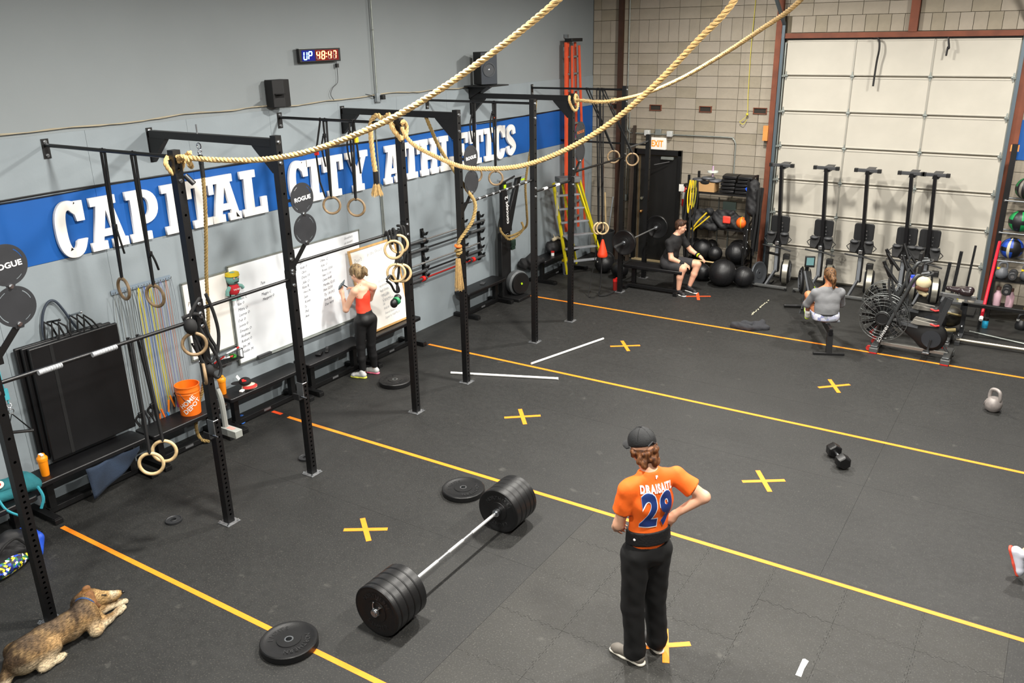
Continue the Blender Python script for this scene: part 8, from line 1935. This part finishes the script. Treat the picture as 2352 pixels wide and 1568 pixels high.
# ================================================================== DOG
def dog():
    ox, oy = 2.30, 2.75
    t = thing('dog', 'tan and grey shepherd mix dog lying on the rubber floor at the bottom left', 'dog', (ox, oy, 0))
    q = lambda x, y, z: (x - ox, y - oy, z)
    B = [('cap', q(2.28, 2.44, .12), q(2.28, 2.62, .13), .118, .112), ('cap', q(2.28, 2.62, .13), q(2.29, 2.80, .13), .112, .104), ('cap', q(2.29, 2.80, .13), q(2.28, 2.95, .135), .112, .104),
         ('cap', q(2.26, 2.93, .17), q(2.18, 3.04, .19), .085, .062), ('cap', q(2.30, 2.98, .10), q(2.32, 3.02, .08), .07, .05), ('ell', q(2.33, 2.40, .12), (.11, .13, .11), None),
         # head resting on forepaw
         ('ell', q(2.15, 3.08, .165), (.078, .088, .078), (0, 0, -.35)), ('cap', q(2.17, 3.13, .155), q(2.235, 3.265, .125), .052, .030), ('cap', q(2.18, 3.12, .12), q(2.235, 3.24, .100), .042, .024), ('cap', q(2.14, 3.0, .16), q(2.12, 3.06, .17), .075, .07), ('cap', q(2.245, 3.27, .13), q(2.250, 3.285, .13), .018, .015),
         # left foreleg (farther) and right foreleg (nearer)
         ('cap', q(2.25, 3.02, .08), q(2.21, 3.13, .04), .045, .032), ('cap', q(2.21, 3.13, .04), q(2.235, 3.27, .032), .030, .026), ('cap', q(2.235, 3.26, .026), q(2.25, 3.315, .024), .028, .024),
         ('cap', q(2.35, 2.95, .12), q(2.425, 2.935, .05), .065, .042), ('cap', q(2.425, 2.935, .05), q(2.37, 3.08, .045), .040, .032), ('cap', q(2.37, 3.08, .045), q(2.325, 3.20, .032), .031, .026), ('cap', q(2.325, 3.20, .026), q(2.31, 3.255, .024), .029, .025),
         # hind legs
         ('cap', q(2.37, 2.40, .12), q(2.405, 2.60, .13), .095, .060), ('cap', q(2.405, 2.60, .12), q(2.455, 2.50, .045), .052, .036), ('cap', q(2.46, 2.47, .035), q(2.45, 2.60, .028), .032, .026), ('cap', q(2.45, 2.60, .026), q(2.44, 2.645, .024), .029, .023),
         ('cap', q(2.17, 2.42, .10), q(2.13, 2.56, .08), .075, .045),
         ('cap', q(2.30, 2.33, .09), q(2.34, 2.25, .05), .055, .042), ('cap', q(2.34, 2.25, .05), q(2.42, 2.18, .035), .040, .030), ('cap', q(2.42, 2.18, .035), q(2.54, 2.20, .03), .032, .016)]
    m = bpy.data.materials.new('dog fur'); m.use_nodes = True; nt = m.node_tree; b = nt.nodes['Principled BSDF']; b.inputs['Roughness'].default_value = .85; b.inputs['Specular IOR Level'].default_value = .2
    at = nt.nodes.new('ShaderNodeAttribute'); at.attribute_name = 'fur'
    tc = nt.nodes.new('ShaderNodeTexCoord'); mp = nt.nodes.new('ShaderNodeMapping'); mp.inputs['Scale'].default_value = (60, 26, 60); mp.inputs['Rotation'].default_value = (0, 0, .3)
    n = nt.nodes.new('ShaderNodeTexNoise'); n.inputs['Scale'].default_value = 1.5; n.inputs['Detail'].default_value = 8
    nt.links.new(tc.outputs['Object'], mp.inputs[0]); nt.links.new(mp.outputs[0], n.inputs['Vector'])
    mr = nt.nodes.new('ShaderNodeMapRange'); mr.inputs[1].default_value = .3; mr.inputs[2].default_value = .7; mr.inputs[3].default_value = .40; mr.inputs[4].default_value = 1.45
    sc = nt.nodes.new('ShaderNodeVectorMath'); sc.operation = 'SCALE'
    nt.links.new(n.outputs['Fac'], mr.inputs[0]); nt.links.new(at.outputs['Color'], sc.inputs[0]); nt.links.new(mr.outputs[0], sc.inputs['Scale']); nt.links.new(sc.outputs[0], b.inputs['Base Color'])
    bp = nt.nodes.new('ShaderNodeBump'); bp.inputs['Strength'].default_value = 1.0; bp.inputs['Distance'].default_value = .008; nt.links.new(n.outputs['Fac'], bp.inputs['Height']); nt.links.new(bp.outputs['Normal'], b.inputs['Normal'])
    o = sdf_obj('body', m, t, B, .03, .0075, 0, cuts=[((0, 0, .003), (0, 0, -1))])
    me = o.data; co = np.zeros(len(me.vertices) * 3); me.vertices.foreach_get('co', co); co = co.reshape(-1, 3) + np.array([ox, oy, 0])
    tan, dark, cream, grey, brown = [np.array(srgb(c)) for c in ('866a47', '2c231d', 'cdbd9f', '5d5044', '74502c')]
    nz = np.sin(co[:, 0] * 61 + co[:, 1] * 37) * np.sin(co[:, 1] * 83 - co[:, 2] * 51) * .5 + np.sin(co[:, 1] * 29 + co[:, 2] * 23) * .5
    col = np.tile(tan, (len(co), 1))
    def blend(mask, c):
        mk = np.clip(mask, 0, 1)[:, None]; col[:] = col * (1 - mk) + c * mk
    S = lambda v, a, b_: np.clip((v - a) / (b_ - a), 0, 1)
    blend(S(co[:, 2] + nz * .03, .17, .25) * (co[:, 1] < 3.0) * .85, grey)
    blend(S(-abs(co[:, 0] - 2.20 + nz * .03), -.08, -.02) * S(co[:, 2], .18, .24) * (co[:, 1] < 3.0) * .8, dark)
    blend(S(-abs(co[:, 1] - 2.88 + (co[:, 0] - 2.27) * .5 + nz * .02), -.045, -.01) * S(co[:, 2], .12, .2) * .8, dark)
    blend(S(-co[:, 1], -2.50, -2.36) * .8, dark); blend(S(nz, .25, .6) * (co[:, 1] < 3.0) * (co[:, 2] > .1) * .32, dark); blend(S(-nz, .3, .7) * (co[:, 1] < 3.0) * .28, np.array(srgb('a88c62'))); blend(S(-co[:, 2] + nz * .01, -.075, -.04), cream)
    blend(S(co[:, 0], 2.38, 2.44) * S(-co[:, 2], -.16, -.08) * .7, cream)
    for c, r in (((2.405, 2.62, .15), .075), ((2.43, 2.95, .06), .06)):
        d = np.linalg.norm(co - np.array(c), axis=1); blend(S(-d, -r, -r * .4) * .75, np.array(srgb('c4a070')))
    hd = (co[:, 1] > 3.03) & (co[:, 2] > .085); col[hd] = np.array(srgb('a8895c')); 
    d = np.linalg.norm(co - np.array((2.13, 3.06, .22)), axis=1); blend(S(-d, -.09, -.04), brown)
    d = np.linalg.norm(co - np.array((2.215, 3.20, .11)), axis=1); blend(S(-d, -.05, -.02) * .8, np.array(srgb('6f675e')))
    d = np.linalg.norm(co - np.array((2.23, 3.24, .15)), axis=1); blend(S(-d, -.05, -.02), cream)
    ca = me.color_attributes.new('fur', 'FLOAT_COLOR', 'POINT'); ca.data.foreach_set('color', np.concatenate([col, np.ones((len(col), 1))], 1).ravel())
    em = mat('dog ear fur', '6f4a28', .85, var=.25, vscale=40, bump=.6, bscale=90)
    sdf_obj('ear', em, t, [('cap', q(2.20, 3.05, .235), q(2.245, 3.035, .175), .032, .032, (0, 1, .2), 1.4), ('cap', q(2.245, 3.035, .175), q(2.25, 3.085, .125), .030, .016, (0, 1, .2), 1.3)], .012, .006)
    sdf_obj('ear', em, t, [('cap', q(2.10, 3.09, .235), q(2.07, 3.11, .19), .028, .024, (0, 1, 0), 1.3)], .012, .006)
    MB().sph(q(2.262, 3.302, .134), (.019, .015, .014), 12, 8).build('nose', M_BLACKR, t)
    MB().tube([q(2.226, 3.138, .192), q(2.238, 3.155, .184), q(2.236, 3.174, .172)], .0045, 6).build('eye', M_BLACKM, t)
    MB().torus(q(2.215, 2.995, .18), .075, .009, (-.55, .8, .15), 28, 6).build('collar', mat('blue collar', '1d3f6e', .6), t)
    # coat of short fur strands
    me.calc_loop_triangles() if hasattr(me, 'calc_loop_triangles') else None
    fur = MB(); nv = len(co); rng = np.random.RandomState(4); nrm = np.zeros(nv * 3); me.vertices.foreach_get('normal', nrm); nrm = nrm.reshape(-1, 3)
    pick = [i for i in rng.permutation(nv)[:26000] if co[i, 2] > .02]
    lo = co - np.array([ox, oy, 0]); vs = []; fs = []; cl = []
    for i in pick:
        p = lo[i]; nn = nrm[i]; g = np.array([.1, -.9, -.15]) + rng.normal(0, .25, 3); g = g - nn * (g @ nn); g /= np.linalg.norm(g) + 1e-6
        L = .014 if co[i, 1] > 3.03 else .022; s = np.cross(nn, g) * .0011; k = len(vs)
        tip = p + g * L + nn * L * .28; vs += [tuple(p - s), tuple(p + s), tuple(tip)]; fs.append((k, k + 1, k + 2)); c = col[i] * rng.uniform(.6, 1.5); cl += [(*c, 1)] * 3
    fm = bpy.data.meshes.new('fur'); fm.from_pydata(vs, [], fs); ca = fm.color_attributes.new('fur', 'FLOAT_COLOR', 'POINT'); ca.data.foreach_set('color', np.array(cl).ravel()); fm.materials.append(m)
    fo = bpy.data.objects.new('fur', fm); C.objects.link(fo); fo.parent = t; stuff(fo)
dog()
